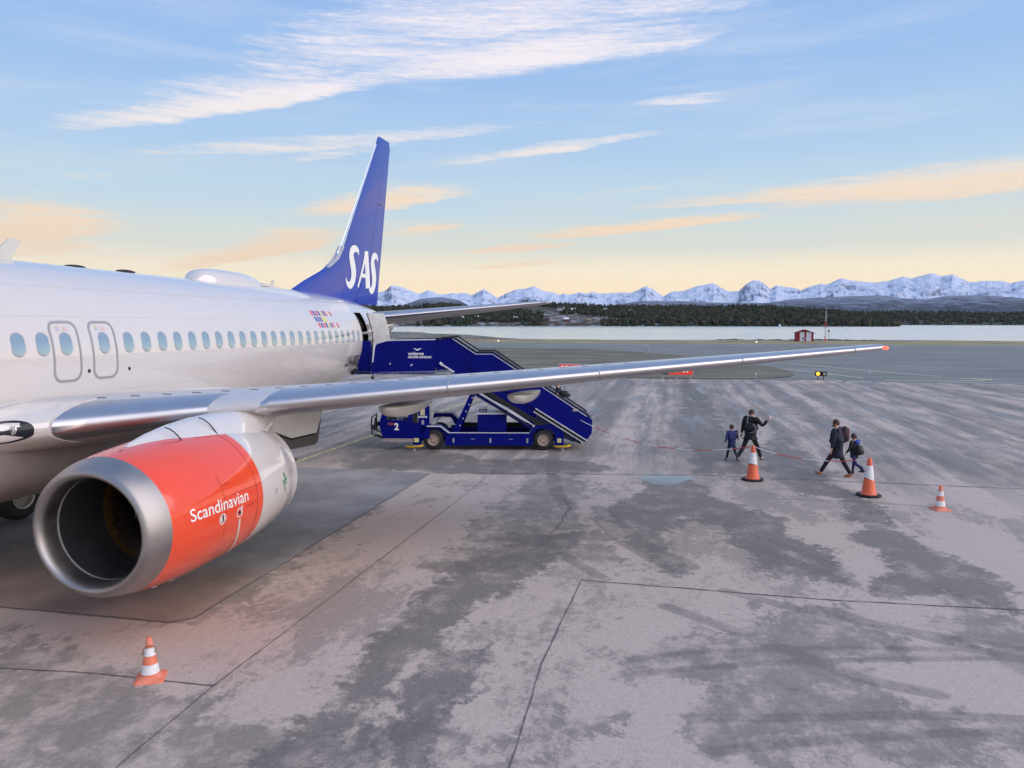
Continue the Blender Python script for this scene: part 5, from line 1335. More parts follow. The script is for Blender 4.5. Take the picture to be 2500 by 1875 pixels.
# green cross mark and grey stamp on the white rear cowl
mg = mat('leaf_green', (.01, .25, .09), .4)
for pts in ([(17.87, .10), (17.90, .14), (17.90, .20), (17.87, .22), (17.85, .16)], [(17.80, .04), (17.86, .05), (17.86, .09), (17.80, .08)], [(17.88, .06), (17.96, .07), (17.96, .12), (17.88, .10)], [(17.80, -.02), (17.85, -.01), (17.86, .03), (17.81, .03)], [(17.89, .00), (17.95, .01), (17.95, .05), (17.89, .04)], [(17.87, -.13), (17.90, -.10), (17.90, -.03), (17.86, -.04)]):
    eng_poly(pts, mg, rearP, .006, 'green_mark')
disc(17.50, -.02, .05, mat('stamp_grey', (.4, .4, .42), .5), rearP, .005, hole=.040, name='grey_stamp'); disc(17.50, -.02, .02, mat('stamp_grey', (.4, .4, .42)), rearP, .005, name='grey_stamp')
eng_text('LOWER EMISSIONS', 17.74, -.22, .035, 1, rearP, mat('stamp_grey', (.4, .4, .42)), length=.30, name='small_print')
for k in range(5): eng_outline([(15.05+.2*k, 1.50+.05*k), (15.17+.2*k, 1.52+.05*k)], .006, m_seamr, cowlP, name='cowl_scuff')

# ---- pylons
def pylon(side):
    st = [(15.0, 2.50, 2.66, .03, .08), (15.35, 2.60, 2.83, .05, .20), (15.7, 2.60, 2.91, .09, .36), (16.2, 2.58, 2.98, .15, .50), (16.8, 2.55, 3.02, .22, .56), (17.4, 2.5, 3.02, .30, .62), (17.9, 2.45, 3.00, .34, .60), (18.5, 2.45, 3.0, .26, .40), (19.0, 2.75, 3.0, .16, .22), (19.6, 2.9, 2.98, .06, .08)]
    v = []; f = []; m_ = 14
    for (s, zb, zt, wt, wb) in st:
        for k in range(m_+1):
            u = k/m_; a = PI*u; c, q = math.cos(a), math.sin(a)
            w = wt+(wb-wt)*(1-q**.8)
            z = zb+(zt-zb)*(q**.62); v.append((-s, side*(EY+w*math.copysign(abs(c)**.6, c)), z))
    n = m_+1
    for i in range(len(st)-1):
        for k in range(m_): q = (i*n+k, i*n+k+1, (i+1)*n+k+1, (i+1)*n+k); f.append(q if side < 0 else q[::-1])
    f = [q[::-1] for q in f]
    o = mesh_obj('pylon_fairing', v, f, m_white, jet, smooth=True)
    b = MB(); hw = .20
    y0, y1 = side*EY-hw, side*EY+hw
    b.prism([(-18.0, 3.0), (-21.1, 2.9), (-21.02, 2.62), (-20.72, 2.22), (-19.65, 2.26), (-18.95, 2.50), (-18.0, 2.45)], 'y', y0, y1)
    b.build('pylon', m_whit2, jet, autosmooth=40)
    b = MB(); b.prism([(-18.2, 2.45), (-18.95, 2.46), (-19.65, 2.22), (-20.72, 2.18), (-21.03, 2.60), (-20.83, 2.03), (-20.70, 1.97), (-19.7, 2.03), (-18.3, 2.1)], 'y', y0+.02, y1-.02)
    b.build('pylon_heat_shield', mat('heat_shield', (.07, .062, .058), .5), jet)
    return o
pf = pylon(1); pylon(-1)
for k, (s, u0, u1) in enumerate(((15.95, .62, .30), (16.75, .85, .40))):
    b = MB(); pts = []
    for t in np.linspace(0, 1, 6):
        y = EY+.14+.30*t+.02*k; pts.append((-s-.10*t, y, 2.98+.05*k-.28*t*t-.06*t))
    b.tube(pts, .010, 6); b.build('fairing_slot', m_dark, pf)

# ---- landing gear
def tyre(parent, loc, r, w, axis='y', hub=m_hub, bolts=8):
    t = empty('wheel', loc, 0, parent)
    b = MB(); b.lathe([(r*.56, -w*.5), (r*.80, -w*.52), (r*.95, -w*.40), (r, -w*.25), (r, w*.25), (r*.95, w*.40), (r*.80, w*.52), (r*.56, w*.5)], (0, 0, 0), axis, 36); b.build('tyre', m_blk, t, smooth=True)
    b = MB(); b.lathe([(0, -w*.30), (r*.18, -w*.42), (r*.22, -w*.30), (r*.42, -w*.24), (r*.50, -w*.46), (r*.58, -w*.5), (r*.58, w*.5), (r*.50, w*.46), (r*.42, w*.24), (r*.22, w*.30), (r*.18, w*.42), (0, w*.30)], (0, 0, 0), axis, 28)
    for k in range(bolts):
        a = 2*PI*k/bolts; c, q = math.cos(a)*r*.33, math.sin(a)*r*.33
        for sg in (-1, 1): b.ball((c, sg*w*.29, q) if axis == 'y' else (sg*w*.29, c, q), r*.045, 6)
    b.build('rim', hub, t, autosmooth=40)
    return t
for side in (1, -1):
    g = empty('main_gear', (-.5, side*2.86, 0), 0, jet)
    b = MB(); b.tube([(0, 0, .56), (0, 0, 2.3)], .11, 12); b.tube([(0, -.42, .56), (0, .42, .56)], .07, 10); b.tube([(0, 0, 1.0), (.5, 0, 2.1)], .05, 8); b.build('strut', m_whit2, g, smooth=True)
    for dy in (-.43, .43): 
        w = tyre(g, (0, dy, .565), .565, .40)
# ================================================================== BOARDING STAIRS TRUCK  (x along the vehicle, y away from the camera, z up)
m_tb = mat('truck_blue', (.002, .005, .165), .42, var=.08, scale=1.5, coat=.0, spec=.10, dirt=(.006, .012, .13), dscale=1.2, damt=.5)
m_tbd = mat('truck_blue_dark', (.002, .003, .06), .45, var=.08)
m_trim = mat('truck_trim', (.70, .71, .74), .4, var=.06, dirt=(.35, .34, .34), dscale=8, damt=.5)
m_tblk = mat('truck_black', (.010, .010, .012), .5, var=.1)
m_tgry = mat('truck_grey', (.36, .36, .38), .5, var=.1)
m_rust = mat('wheel_rim_paint', (.42, .33, .27), .55, var=.2, scale=8, dirt=(.16, .07, .04), dscale=9, damt=.7)
truck = empty('boarding_stairs', (-31.56, 4.10, 0), math.atan2(.982, -.189))
tag(truck, 'dark blue self-propelled boarding stairs with number 2 on the cab, raised to the rear door', 'airstairs')
def TP(name, poly, y0, y1, m, parent=truck): b = MB(); b.prism(poly, 'y', y0, y1); return b.build(name, m, parent)
def TB(name, boxes, m, parent=truck, bev=.0):
    b = MB()
    for lo, hi in boxes: b.box(lo, hi, 0, bev)
    return b.build(name, m, parent)
def each(fn, name, parts, m, parent=None, **k):
    for p in parts: o = fn(name, [p], m, parent or truck, **k)
    return o
def TT(name, tubes, m, parent=truck, n=8):
    b = MB()
    for pts, r in tubes: b.tube(pts, r, n)
    return b.build(name, m, parent, autosmooth=40)
SW = 1.75           # overall width of the stair
for yy, nm in ((0.0, 'platform_side_panel'), (SW, 'platform_side_panel')):
    TP(nm, [(-2.18, 2.80), (.10, 2.85), (.11, 3.93), (-1.63, 3.90), (-1.98, 3.80), (-2.19, 3.48)], yy, yy+.05, m_tb)
    TP('upper_stair_panel', [(.115, 2.86), (.58, 2.90), (3.62, .91), (4.4, 1.40), (3.66, 2.02), (2.1, 3.12), (1.50, 3.44), (.72, 3.99), (.115, 3.95)], yy+.06, yy+.11, m_tb)
    lp = TP('lower_stair_panel', [(1.25, 2.98), (1.56, 3.46), (2.13, 3.47), (5.49, 1.25), (5.67, 1.12), (5.66, .63), (5.52, .44), (5.44, .38), (3.66, 1.50)], yy-.03, yy+.02, m_tb)
    TT('handrail', [([(.11, yy+.03, 3.99), (.72, yy+.03, 4.05), (1.54, yy+.03, 3.51), (2.14, yy+.03, 3.52), (5.45, yy+.03, 1.33), (5.62, yy+.03, 1.20)], .032)], m_tblk, lp)
    TT('rail_trim', [([(.72, yy-.035, 3.985), (1.54, yy-.035, 3.445), (2.12, yy-.035, 3.45), (5.47, yy-.035, 1.235)], .012)], m_trim, lp, 6)
    TT('platform_rail', [([(-1.98, yy+.02, 3.84), (-1.6, yy+.02, 3.93), (.10, yy+.02, 3.96)], .022)], m_tblk if yy else m_trim)
# stringer band: black between two white edges
lp2 = TP('stringer', [(3.66, 1.50), (5.48, .36), (5.36, .31), (3.60, 1.42)], -.075, -.035, m_tblk)
TP('stringer_edge', [(3.66, 1.535), (5.50, .385), (5.48, .355), (3.65, 1.505)], -.09, -.035, m_trim, lp2)
TP('stringer_edge', [(3.59, 1.425), (5.36, .318), (5.35, .29), (3.58, 1.395)], -.09, -.035, m_trim, lp2)
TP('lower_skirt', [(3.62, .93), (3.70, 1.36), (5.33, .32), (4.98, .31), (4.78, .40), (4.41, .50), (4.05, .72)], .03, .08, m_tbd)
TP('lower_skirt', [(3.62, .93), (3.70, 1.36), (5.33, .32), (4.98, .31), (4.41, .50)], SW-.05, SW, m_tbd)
# white and black rails under the upper flight
TP('flight_rail', [(1.57, 2.10), (3.72, .80), (3.745, .825), (1.595, 2.13)], .02, .05, m_trim)
TP('flight_rail', [(1.68, 2.16), (3.88, .84), (4.0, .93), (1.86, 2.22)], .0, .05, m_tblk)
# platform floor, steps
TB('platform_floor', [((-2.7, .02, 2.72), (.62, SW, 2.80))], m_tgry)
tr0 = None
for k in range(14):
    x = .80+.335*k; z = 2.66-.172*k
    if tr0 is None:
        b = MB(); b.box((-.02, 0, -.03), (.32, SW-.22, 0)); b.box((-.02, 0, 0), (.01, SW-.22, .012)); tr0 = b.build('tread', m_tgry, truck); t_ = tr0
    else: t_ = bpy.data.objects.new('tread', tr0.data); COL.objects.link(t_); t_.parent = truck
    t_.location = (x, .12, z)
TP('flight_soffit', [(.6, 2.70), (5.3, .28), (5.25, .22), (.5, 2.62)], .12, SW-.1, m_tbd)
# canopy / bellows at the aircraft end
for yy in (.10, SW-.12): TP('canopy_side', [(-2.70, 2.86), (-2.66, 3.91), (-2.22, 3.90), (-2.22, 2.80)], yy, yy+.04, m_tb)
TP('gate_post', [(-2.16, 3.15), (-2.10, 3.86), (-2.02, 3.86), (-2.12, 3.15)], -.02, .0, m_trim)
TT('bumper_roller', [([(-2.86, -.05, 2.79), (-2.86, SW, 2.79)], .085)], m_tblk)
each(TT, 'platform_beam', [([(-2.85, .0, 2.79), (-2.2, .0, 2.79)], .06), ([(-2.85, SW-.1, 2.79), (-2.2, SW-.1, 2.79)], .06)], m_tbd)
TB('platform_edge', [((-2.2, -.02, 2.74), (.1, .0, 2.80))], mat('scuffed_edge', (.03, .04, .22), .5, dirt=(.5, .45, .46), dscale=6, damt=.9))
TT('castor', [([(-2.16, .0, 2.60), (-2.16, .06, 2.60)], .055)], m_tblk)
TT('castor_arm', [([(-2.16, .03, 2.62), (-2.14, .03, 2.74)], .02)], m_tblk)
for (x, z, r) in ((-1.52, 3.10, .022), (-.78, 3.04, .02), (-.74, 3.07, .02)): TB('scuff_mark', [((x-r, -.004, z-r), (x+r, .0, z+r))], m_trim)
# cylinders and bracket under the platform
TT('lift_cylinder', [([(.25, .05, 3.10), (.50, .05, 2.96), (.75, .05, 2.80)], .03), ([(.25, -.02, 3.14), (.34, -.02, 3.06)], .05)], m_trim)
TT('hydraulic_hose', [([(.10, .0, 2.90), (.25, .0, 2.83), (.42, .0, 2.86), (.56, .0, 2.92)], .014)], m_tblk)
# main frame
TP('lift_strut', [(1.36, 2.12), (1.50, 2.14), (.90, .62), (.66, .62)], .15, .28, m_tb)
TP('lift_strut', [(1.36, 2.12), (1.50, 2.14), (.90, .62), (.66, .62)], 1.75, 1.88, m_tb)
for k in range(5): TB('strut_bolt', [((.93+.11*k, .13, .86+.25*k), (.97+.11*k, .15, .90+.25*k))], m_trim)
TP('rear_strut', [(1.44, 2.02), (1.50, 2.08), (3.56, .84), (3.50, .72)], .10, .20, m_tb)
TP('rear_strut', [(1.44, 2.12), (1.5, 2.18), (3.56, .96), (3.5, .86)], 1.6, 1.7, m_tb)
TT('guide_rod', [([(1.46, .06, 2.00), (2.1, .06, 1.62), (3.46, .06, .86)], .018)], m_tblk)
bed = TB('chassis', [((.42, .0, .17), (3.56, .12, .62)), ((.42, 2.08, .17), (3.56, 2.2, .62)), ((-.6, .3, .30), (4.6, .42, .56)), ((-.6, 1.8, .30), (4.6, 1.92, .56)), ((.5, .1, .36), (3.6, 2.1, .42))], m_tb)
each(TB, 'chassis_trim', [((.52, -.006, .62), (3.54, .03, .645)), ((.70, 2.10, .72), (3.54, 2.13, .745))], m_trim, bed)
TB('far_side_board', [((.62, 2.06, .36), (3.56, 2.10, .72))], m_tblk)
TB('cable_tray', [((.7, .02, .52), (3.4, .04, .56))], m_tblk, bed)
for x in (.72, 2.04, 3.36): TB('latch', [((x-.03, -.02, .27), (x+.03, .0, .44))], m_tgry, bed, .01)
for x in (1.35, 2.7): TB('scratch', [((x, -.003, .40), (x+.14, 0, .408))], m_trim, bed)
# fenders
TP('front_fender', [(-.75, .50), (-.75, .88), (.26, .88), (.56, .64), (.56, .58), (.50, .58), (.24, .80), (-.16, .80), (-.42, .62), (-.48, .45), (-.75, .3)], .0, .35, m_tb)
TP('front_fender_trim', [(-.24, .885), (.27, .885), (.58, .645), (.54, .62), (.25, .845), (-.24, .845)], -.012, .02, m_trim)
TP('far_fender', [(-.24, .92), (-.20, 1.14), (.50, 1.14), (.76, .88), (.70, .70), (.60, .70), (.46, .96), (.0, .98)], 1.85, 2.2, m_tb)
TP('far_fender_trim', [(-.20, 1.16), (.51, 1.16), (.79, .90), (.74, .88), (.49, 1.12), (-.20, 1.12)], 1.83, 1.85, m_trim)
b = MB(); 
v = []; f = []
for k in range(13):
    a = PI*k/12; v += [(.24+.40*math.cos(a), 1.9, .66+.40*math.sin(a)), (.24+.33*math.cos(a), 1.9, .66+.33*math.sin(a)), (.24+.40*math.cos(a), 2.0, .66+.40*math.sin(a))]
    if k: j = 3*(k-1); f += [(j, j+3, j+4, j+1), (j, j+2, j+5, j+3)]
mesh_obj('wheel_arch', v, f, m_trim, truck)
TP('rear_fender', [(3.44, .17), (3.44, .64), (3.66, .90), (4.28, .95), (4.62, .68), (4.66, .20), (4.40, .20), (4.38, .62), (4.2, .78), (3.76, .78), (3.54, .58), (3.52, .17)], -.01, .35, m_tb)
TP('rear_fender_top', [(3.5, .92), (4.35, .98), (4.35, 1.06), (3.7, 1.05)], .02, .3, m_tbd)
for sx, yy in ((0, .02), (0, 1.92), (3.94, .02), (3.94, 1.92)):
    w = tyre(truck, (sx, yy+.13, .372), .372, .25, 'y', m_rust, 6)
# cab
cab = TP('cab', [(-1.95, .95), (-1.90, 1.07), (-.74, 1.07), (-.74, .42), (-1.82, .44)], .0, 1.15, m_tb)
TP('cab_front', [(-1.93, 1.0), (-1.84, 1.31), (-1.72, 1.44), (-1.62, 1.44), (-1.68, 1.32), (-1.68, 1.05)], .0, .06, m_tb, cab)
TP('cab_front', [(-1.93, 1.0), (-1.84, 1.31), (-1.72, 1.44), (-1.62, 1.44), (-1.68, 1.32), (-1.68, 1.05)], 1.09, 1.15, m_tb, cab)
each(TB, 'cab_pillar', [((-.90, .0, 1.06), (-.74, .06, 1.44)), ((-.90, 1.09, 1.06), (-.74, 1.15, 1.44)), ((-1.20, .0, 1.06), (-1.175, .03, 1.44))], m_tb, cab)
TB('cab_roof', [((-1.74, -.01, 1.42), (-.70, 1.16, 1.48))], m_tb, cab, .015)
TB('driver_seat', [((-1.15, .3, .8), (-.80, .8, 1.12)), ((-.88, .3, 1.1), (-.80, .8, 1.36))], m_tblk, cab, .03)
b = MB(); b.tube([(-1.42+.10*math.cos(a)*.5, .55+.16*math.sin(a), 1.17+.10*math.cos(a)) for a in np.linspace(0, 2*PI, 17)], .014, 6, caps=False); b.tube([(-1.42, .55, 1.17), (-1.6, .55, 1.02)], .02, 6); b.build('steering_wheel', m_tblk, cab, smooth=True)
TB('dashboard', [((-1.86, .08, 1.05), (-1.60, 1.07, 1.12))], m_tblk, cab)
TB('cab_step', [((-1.82, -.03, .30), (-.74, .25, .42))], mat('step_alloy', (.40, .34, .34), .5, metal=.3, var=.15, scale=12), cab)
TB('cab_grille', [((-.70, -.004, .92), (-.56, .0, 1.36))], m_tblk, cab)
v, f = text_geo('2', .34, 0, .95, .2, bold=.012); mesh_obj('number', [(-1.40+p[0], -.006, .735+p[1]) for p in v], f, m_ltr, cab)
for k in range(3):
    b = MB(); b.lathe([(.040, 0), (.040, .004), (.022, .004), (.022, 0)], (-1.60+.075*k, -.006, .945), 'y', 14); b.build('red_badge', mat('badge_red', (.55, .10, .05), .5), cab)
bx = TB('control_box', [((-.545, .0, .42), (-.13, .45, 1.60))], m_tb, truck, .008)
TB('box_top', [((-.555, -.01, 1.60), (-.12, .46, 1.635))], m_trim, bx)
TB('box_end_face', [((-.13, .01, .95), (-.125, .44, 1.58))], m_tgry, bx)
TT('beacon', [([(-.34, .1, 1.635), (-.34, .1, 1.74)], .045)], mat('beacon_red', (.22, .015, .012), .3), bx, 12)
TB('notice', [((-.46, -.004, 1.26), (-.30, .0, 1.53))], mat('notice_cream', (.62, .55, .34), .6), bx)
TB('notice', [((-.54, -.004, 1.42), (-.47, .0, 1.53)), ((-.54, -.004, 1.17), (-.22, .0, 1.235))], m_trim, bx)
TB('notice', [((-.42, -.004, .93), (-.33, .0, 1.08))], m_tgry, bx)
v, f = text_geo('OPERATE', .06, 0, 1, .2); mesh_obj('notice_text', [(-.52+p[0]*.95, -.008, 1.185+p[1]*.8) for p in v], f, m_seam, bx)
TB('side_post', [((-.74, -.01, .20), (-.46, .3, .98))], m_tb)
each(TB, 'yellow_plate', [((-.70, -.016, .29), (-.52, -.01, .44)), ((4.43, -.026, .29), (4.58, -.01, .44))], mat('plate_yellow', (.62, .58, .25), .5, var=.2, scale=30))
TB('rear_post', [((4.34, -.02, .20), (4.66, .3, .70))], m_tb)
# bumper guard frame in front of the cab
TT('bumper_frame', [([(-2.22, .1, 1.18), (-2.24, .1, .95), (-2.22, .1, .55), (-2.05, .1, .50)], .028), ([(-2.22, 1.0, 1.18), (-2.24, 1.0, .95), (-2.22, 1.0, .55), (-2.05, 1.0, .50)], .028), ([(-2.22, .1, 1.18), (-2.22, 1.0, 1.18)], .028), ([(-2.15, .1, .85), (-1.92, .1, .95)], .02), ([(-2.15, .3, .52), (-1.80, .3, .36)], .04), ([(-2.08, .1, 1.16), (-2.13, .1, .70)], .045)], m_tblk)
each(TB, 'head_lamp', [((-2.21, .02, .74), (-2.08, .16, .90)), ((-2.21, .94, .74), (-2.08, 1.08, .90))], m_tblk, truck, bev=.02)
# generator box
gb = TB('generator_box', [((1.56, .30, .62), (2.60, 1.3, 1.26))], m_tb, truck, .01)
TB('generator_lid', [((1.54, .28, 1.26), (2.62, 1.32, 1.32))], m_trim, gb, .008)
TB('battery_charger', [((1.62, .34, 1.32), (1.90, .62, 1.46))], mat('charger_navy', (.03, .04, .12), .4), gb, .01)
TB('charger_top', [((1.61, .33, 1.46), (1.89, .62, 1.49))], m_trim, gb)
for x in (1.69, 1.76, 1.84): TT('dial', [([(x, .325, 1.385), (x, .34, 1.385)], .022)], m_trim, gb)
TT('lid_handle', [([(2.20, .35, 1.32), (2.22, .35, 1.36), (2.31, .35, 1.36), (2.33, .35, 1.32)], .010)], m_tblk, gb)
# outriggers
for x0, x1, z in ((-.95, -.38, .15), (4.35, 4.88, .17)):
    ms = mat('outrigger_yellow', (.62, .36, .02), .5, var=.15)
    j = TT('outrigger', [([(x0, -.12, z), (x0+.12, -.22, z), (x1-.12, -.22, z+.02), (x1, -.10, z+.03), (x1-.05, .1, z+.03)], .038)], ms)
    TT('jack_foot', [([((x0+x1)/2, -.15, z), ((x0+x1)/2, -.15, .03)], .03), ([((x0+x1)/2, -.15, .03), ((x0+x1)/2, -.15, .0)], .07)], m_tgry, j)
# operator's marks
v, f = text_geo('widerøe', .30, 0, 1, .3, bold=.006); k = .56/width(v); x0 = min(p[0] for p in v); mesh_obj('operator_name', [(-.88+(p[0]-x0)*k, -.006, 3.405+p[1]*k*1.05) for p in v], f, m_ltr, truck)
v, f = text_geo('GROUND HANDLING', .2, .25, 1, .3, bold=.008); k = .84/width(v); x0 = min(p[0] for p in v); mesh_obj('operator_name', [(-.88+(p[0]-x0)*k, -.006, 3.305+p[1]*k*1.15) for p in v], f, m_ltr, truck)
bird = [(-.70, 3.640), (-.62, 3.650), (-.565, 3.628), (-.54, 3.600), (-.515, 3.628), (-.455, 3.650), (-.375, 3.645), (-.44, 3.620), (-.49, 3.590), (-.54, 3.562), (-.59, 3.590), (-.635, 3.622)]
bm_ = bmesh.new(); vs_ = [bm_.verts.new((x, -.006, z)) for x, z in bird]; fc_ = bm_.faces.new(vs_); bmesh.ops.triangulate(bm_, faces=[fc_]); me_ = bpy.data.meshes.new('bird_emblem'); bm_.to_mesh(me_); bm_.free(); me_.materials.append(m_ltr); o = bpy.data.objects.new('bird_emblem', me_); COL.objects.link(o); o.parent = truck
TB('side_badge', [((4.98, -.035, 1.42), (5.16, -.03, 1.50))], mat('badge_tan', (.45, .38, .30), .6))

# ================================================================== CONES AND CHAIN
def zfun(name, cols_):  # material with bands by height
    pass
m_cor = mat('cone_orange', (.80, .13, .045), .45, var=.10, scale=12, dirt=(.50, .20, .14), dscale=9, damt=.5)
m_cwh = mat('cone_white', (.80, .79, .80), .35, var=.06, scale=15, dirt=(.38, .36, .36), dscale=14, damt=.6)
m_cfade = mat('cone_orange_faded', (.78, .20, .11), .55, var=.12, scale=10, dirt=(.60, .36, .30), dscale=7, damt=.6)
def tall_cone(x, y, rz, label, tilt=0.0):
    t = empty('traffic_cone', (x, y, 0), rz); tag(t, label, 'traffic cone', 'tall black-based cones holding the chain')
    b = MB(); pts = [(.30*math.cos(R(22.5+45*k))*1.05, .30*math.sin(R(22.5+45*k))*1.05) for k in range(8)]
    b.prism(pts, 'z', 0, .045); b.prism([(p[0]*.93, p[1]*.93) for p in pts], 'z', .045, .065); b.build('base', m_blk, t)
    def r_(h): return .185-(.185-.045)*(h-.065)/(.955)
    b = MB(); b.lathe([(.215, .065), (.20, .085), (r_(.12), .10), (r_(.48), .48)], n=28); b.build('cone_body', m_cor, t, smooth=True)
    b = MB(); b.lathe([(r_(.46)+.004, .46), (r_(.82)+.004, .82)], n=28)
    for k in range(28): x_, y_, z_ = b.v[k]; b.v[k] = (x_, y_, z_+.045*math.cos(2*PI*k/28+1.0+tilt))
    b.build('reflective_sleeve', m_cwh, t, smooth=True)
    b = MB(); b.lathe([(r_(.80), .80), (r_(1.0), 1.0), (.035, 1.02), (.0, 1.022)], n=28); b.build('cone_tip', m_cor, t, smooth=True)
    return t
tall_cone(-28.55, 14.75, .4, 'tall orange and white cone on a black base, left of the pair holding the chain')
tall_cone(-27.10, 17.53, 1.0, 'tall orange cone on a black base at the right end of the chain', 1.5)
def small_cone(x, y, rz, H, label, ring):
    t = empty('traffic_cone', (x, y, 0), rz); tag(t, label, 'traffic cone', 'small striped cones on square orange feet')
    s = H/.62; b = MB()
    v = []; f = []
    # flared foot: square at the ground, round at the neck
    n = 32; rings = []
    for (e_, r0, z) in ((1, .205, 0), (1, .205, .012), (1, .195, .022), (.72, .175, .03), (.25, .15, .05), (0, .125, .075)):
        rg = []
        for k in range(n):
            a = 2*PI*k/n; c, q = math.cos(a), math.sin(a); sq = 1/max(abs(c), abs(q)); rr = r0*((1-e_)+e_*min(sq, 1.32)); rg.append((rr*c*s, rr*q*s, z*s+.012*(e_ if 0 else 0)))
        rings.append(rg)
    for rg in rings: v += rg
    for i in range(len(rings)-1):
        for k in range(n): f.append((i*n+k, i*n+(k+1) % n, (i+1)*n+(k+1) % n, (i+1)*n+k))
    mesh_obj('foot', v, f, m_cfade, t, autosmooth=50)
    b = MB()
    for k in range(4):
        a = R(45+90*k); b.box((.20*s*math.cos(a)-.02, .20*s*math.sin(a)-.02, .0), (.20*s*math.cos(a)+.02, .20*s*math.sin(a)+.02, .035))
    b.build('foot_lug', m_cfade, t)
    def r_(h): return .128-(.128-.035)*(h-.07)/.55
    bands = [(.07, .10, 0), (.10, .235, 1), (.235, .36, 0), (.36, .475, 1), (.475, .62, 0)]
    for (h0, h1, w) in bands:
        b = MB(); e_ = .002 if w else 0; pr = [((r_(h0)+e_)*s, h0*s), ((r_(h1)+e_)*s, h1*s)]
        if h1 > .6: pr += [(.026*s, .622*s), (.024*s, .60*s)]
        b.lathe(pr, n=28); b.build('white_band' if w else 'orange_band', m_cwh if w else m_cfade, t, smooth=True)
    if ring:
        b = MB(); b.tube([(.075*math.cos(a), -.045-.02*math.sin(a), (.475+.075*math.sin(a)-.03)*s) for a in np.linspace(0, 2*PI, 25)], .006, 6, caps=False)
        rg = b.build('wire_ring', mat('rusty_wire', (.25, .12, .09), .6), t, smooth=True); rg.rotation_euler = (0, 0, R(100))
    return t
small_cone(-14.22, 5.93, R(28), .545, 'small dirty orange and white striped cone standing alone in front of the engine', True)
small_cone(-25.92, 18.87, R(15), .60, 'small striped cone far right of the chain, beyond the tall cones', False)
# red and white plastic chain
def chain(P0, P1, sag, label, nlink=46, phase=0, rw=7):
    t = tag(empty('barrier_chain', ((P0[0]+P1[0])/2, (P0[1]+P1[1])/2, 0)), label, 'barrier chain', 'red and white chain')
    o = Vector(t.location); pts = []
    for i in range(nlink+1):
        u = i/nlink; p = Vector(P0)*(1-u)+Vector(P1)*u; p.z -= sag*4*u*(1-u); pts.append(p-o)
    seg = 0; i = 0
    while i < nlink:
        j = min(nlink, i+rw); c = ((seg+phase) % 2)
        b = MB(); b.tube(pts[i:j+1], .0125, 5)
        for k in range(i, j):
            m_ = (pts[k]+pts[k+1])/2; b.ball(m_, (.022, .022, .014), 6)
        b.build('red_links' if c else 'white_links', mat('chain_red', (.62, .06, .06), .5) if c else mat('chain_white', (.74, .73, .75), .5), t); i = j; seg += 1
ex_, ey_ = -.189, .982
S0 = (-31.56+5.26*ex_+.03, 4.10+5.26*ey_, 1.10)
chain(S0, (-28.55, 14.75, .99), .47, 'red and white chain from the foot of the boarding stairs to the left tall cone', 90, 0, 9)
chain((-28.55, 14.75, .99), (-27.10, 17.53, .99), .20, 'short red and white chain between the two tall cones', 36, 0, 8)
# ================================================================== PEOPLE
def skin_mesh(verts, edges, radii, sub=2, root=0):
    me = bpy.data.meshes.new('tmp'); me.from_pydata(verts, edges, []); o = bpy.data.objects.new('tmp', me); COL.objects.link(o)
    md = o.modifiers.new('s', 'SKIN'); md.use_smooth_shade = True
    sv = me.skin_vertices[0].data
    for i, r_ in enumerate(radii):
        sv[i].radius = (r_, r_) if isinstance(r_, (int, float)) else r_; sv[i].use_root = (i == root)
    ms = o.modifiers.new('u', 'SUBSURF'); ms.levels = sub; ms.render_levels = sub
    bpy.context.view_layer.update(); dg = bpy.context.evaluated_depsgraph_get(); ev = o.evaluated_get(dg).to_mesh()
    v = [p.co.copy() for p in ev.vertices]; f = [tuple(p.vertices) for p in ev.polygons]; o.evaluated_get(dg).to_mesh_clear()
    bpy.data.objects.remove(o); bpy.data.meshes.remove(me); return v, f
class Chain:
    def __init__(s): s.v = []; s.e = []; s.r = []
    def pt(s, p, r_, prev=None):
        s.v.append(tuple(p)); s.r.append(r_); i = len(s.v)-1
        if prev is not None: s.e.append((prev, i))
        return i
m_skin = mat('skin', (.55, .30, .22), .55, var=.06)
m_hair = mat('hair_brown', (.055, .022, .014), .6, var=.3, scale=60)
m_hairb = mat('hair_fair', (.42, .26, .15), .6, var=.2, scale=60)
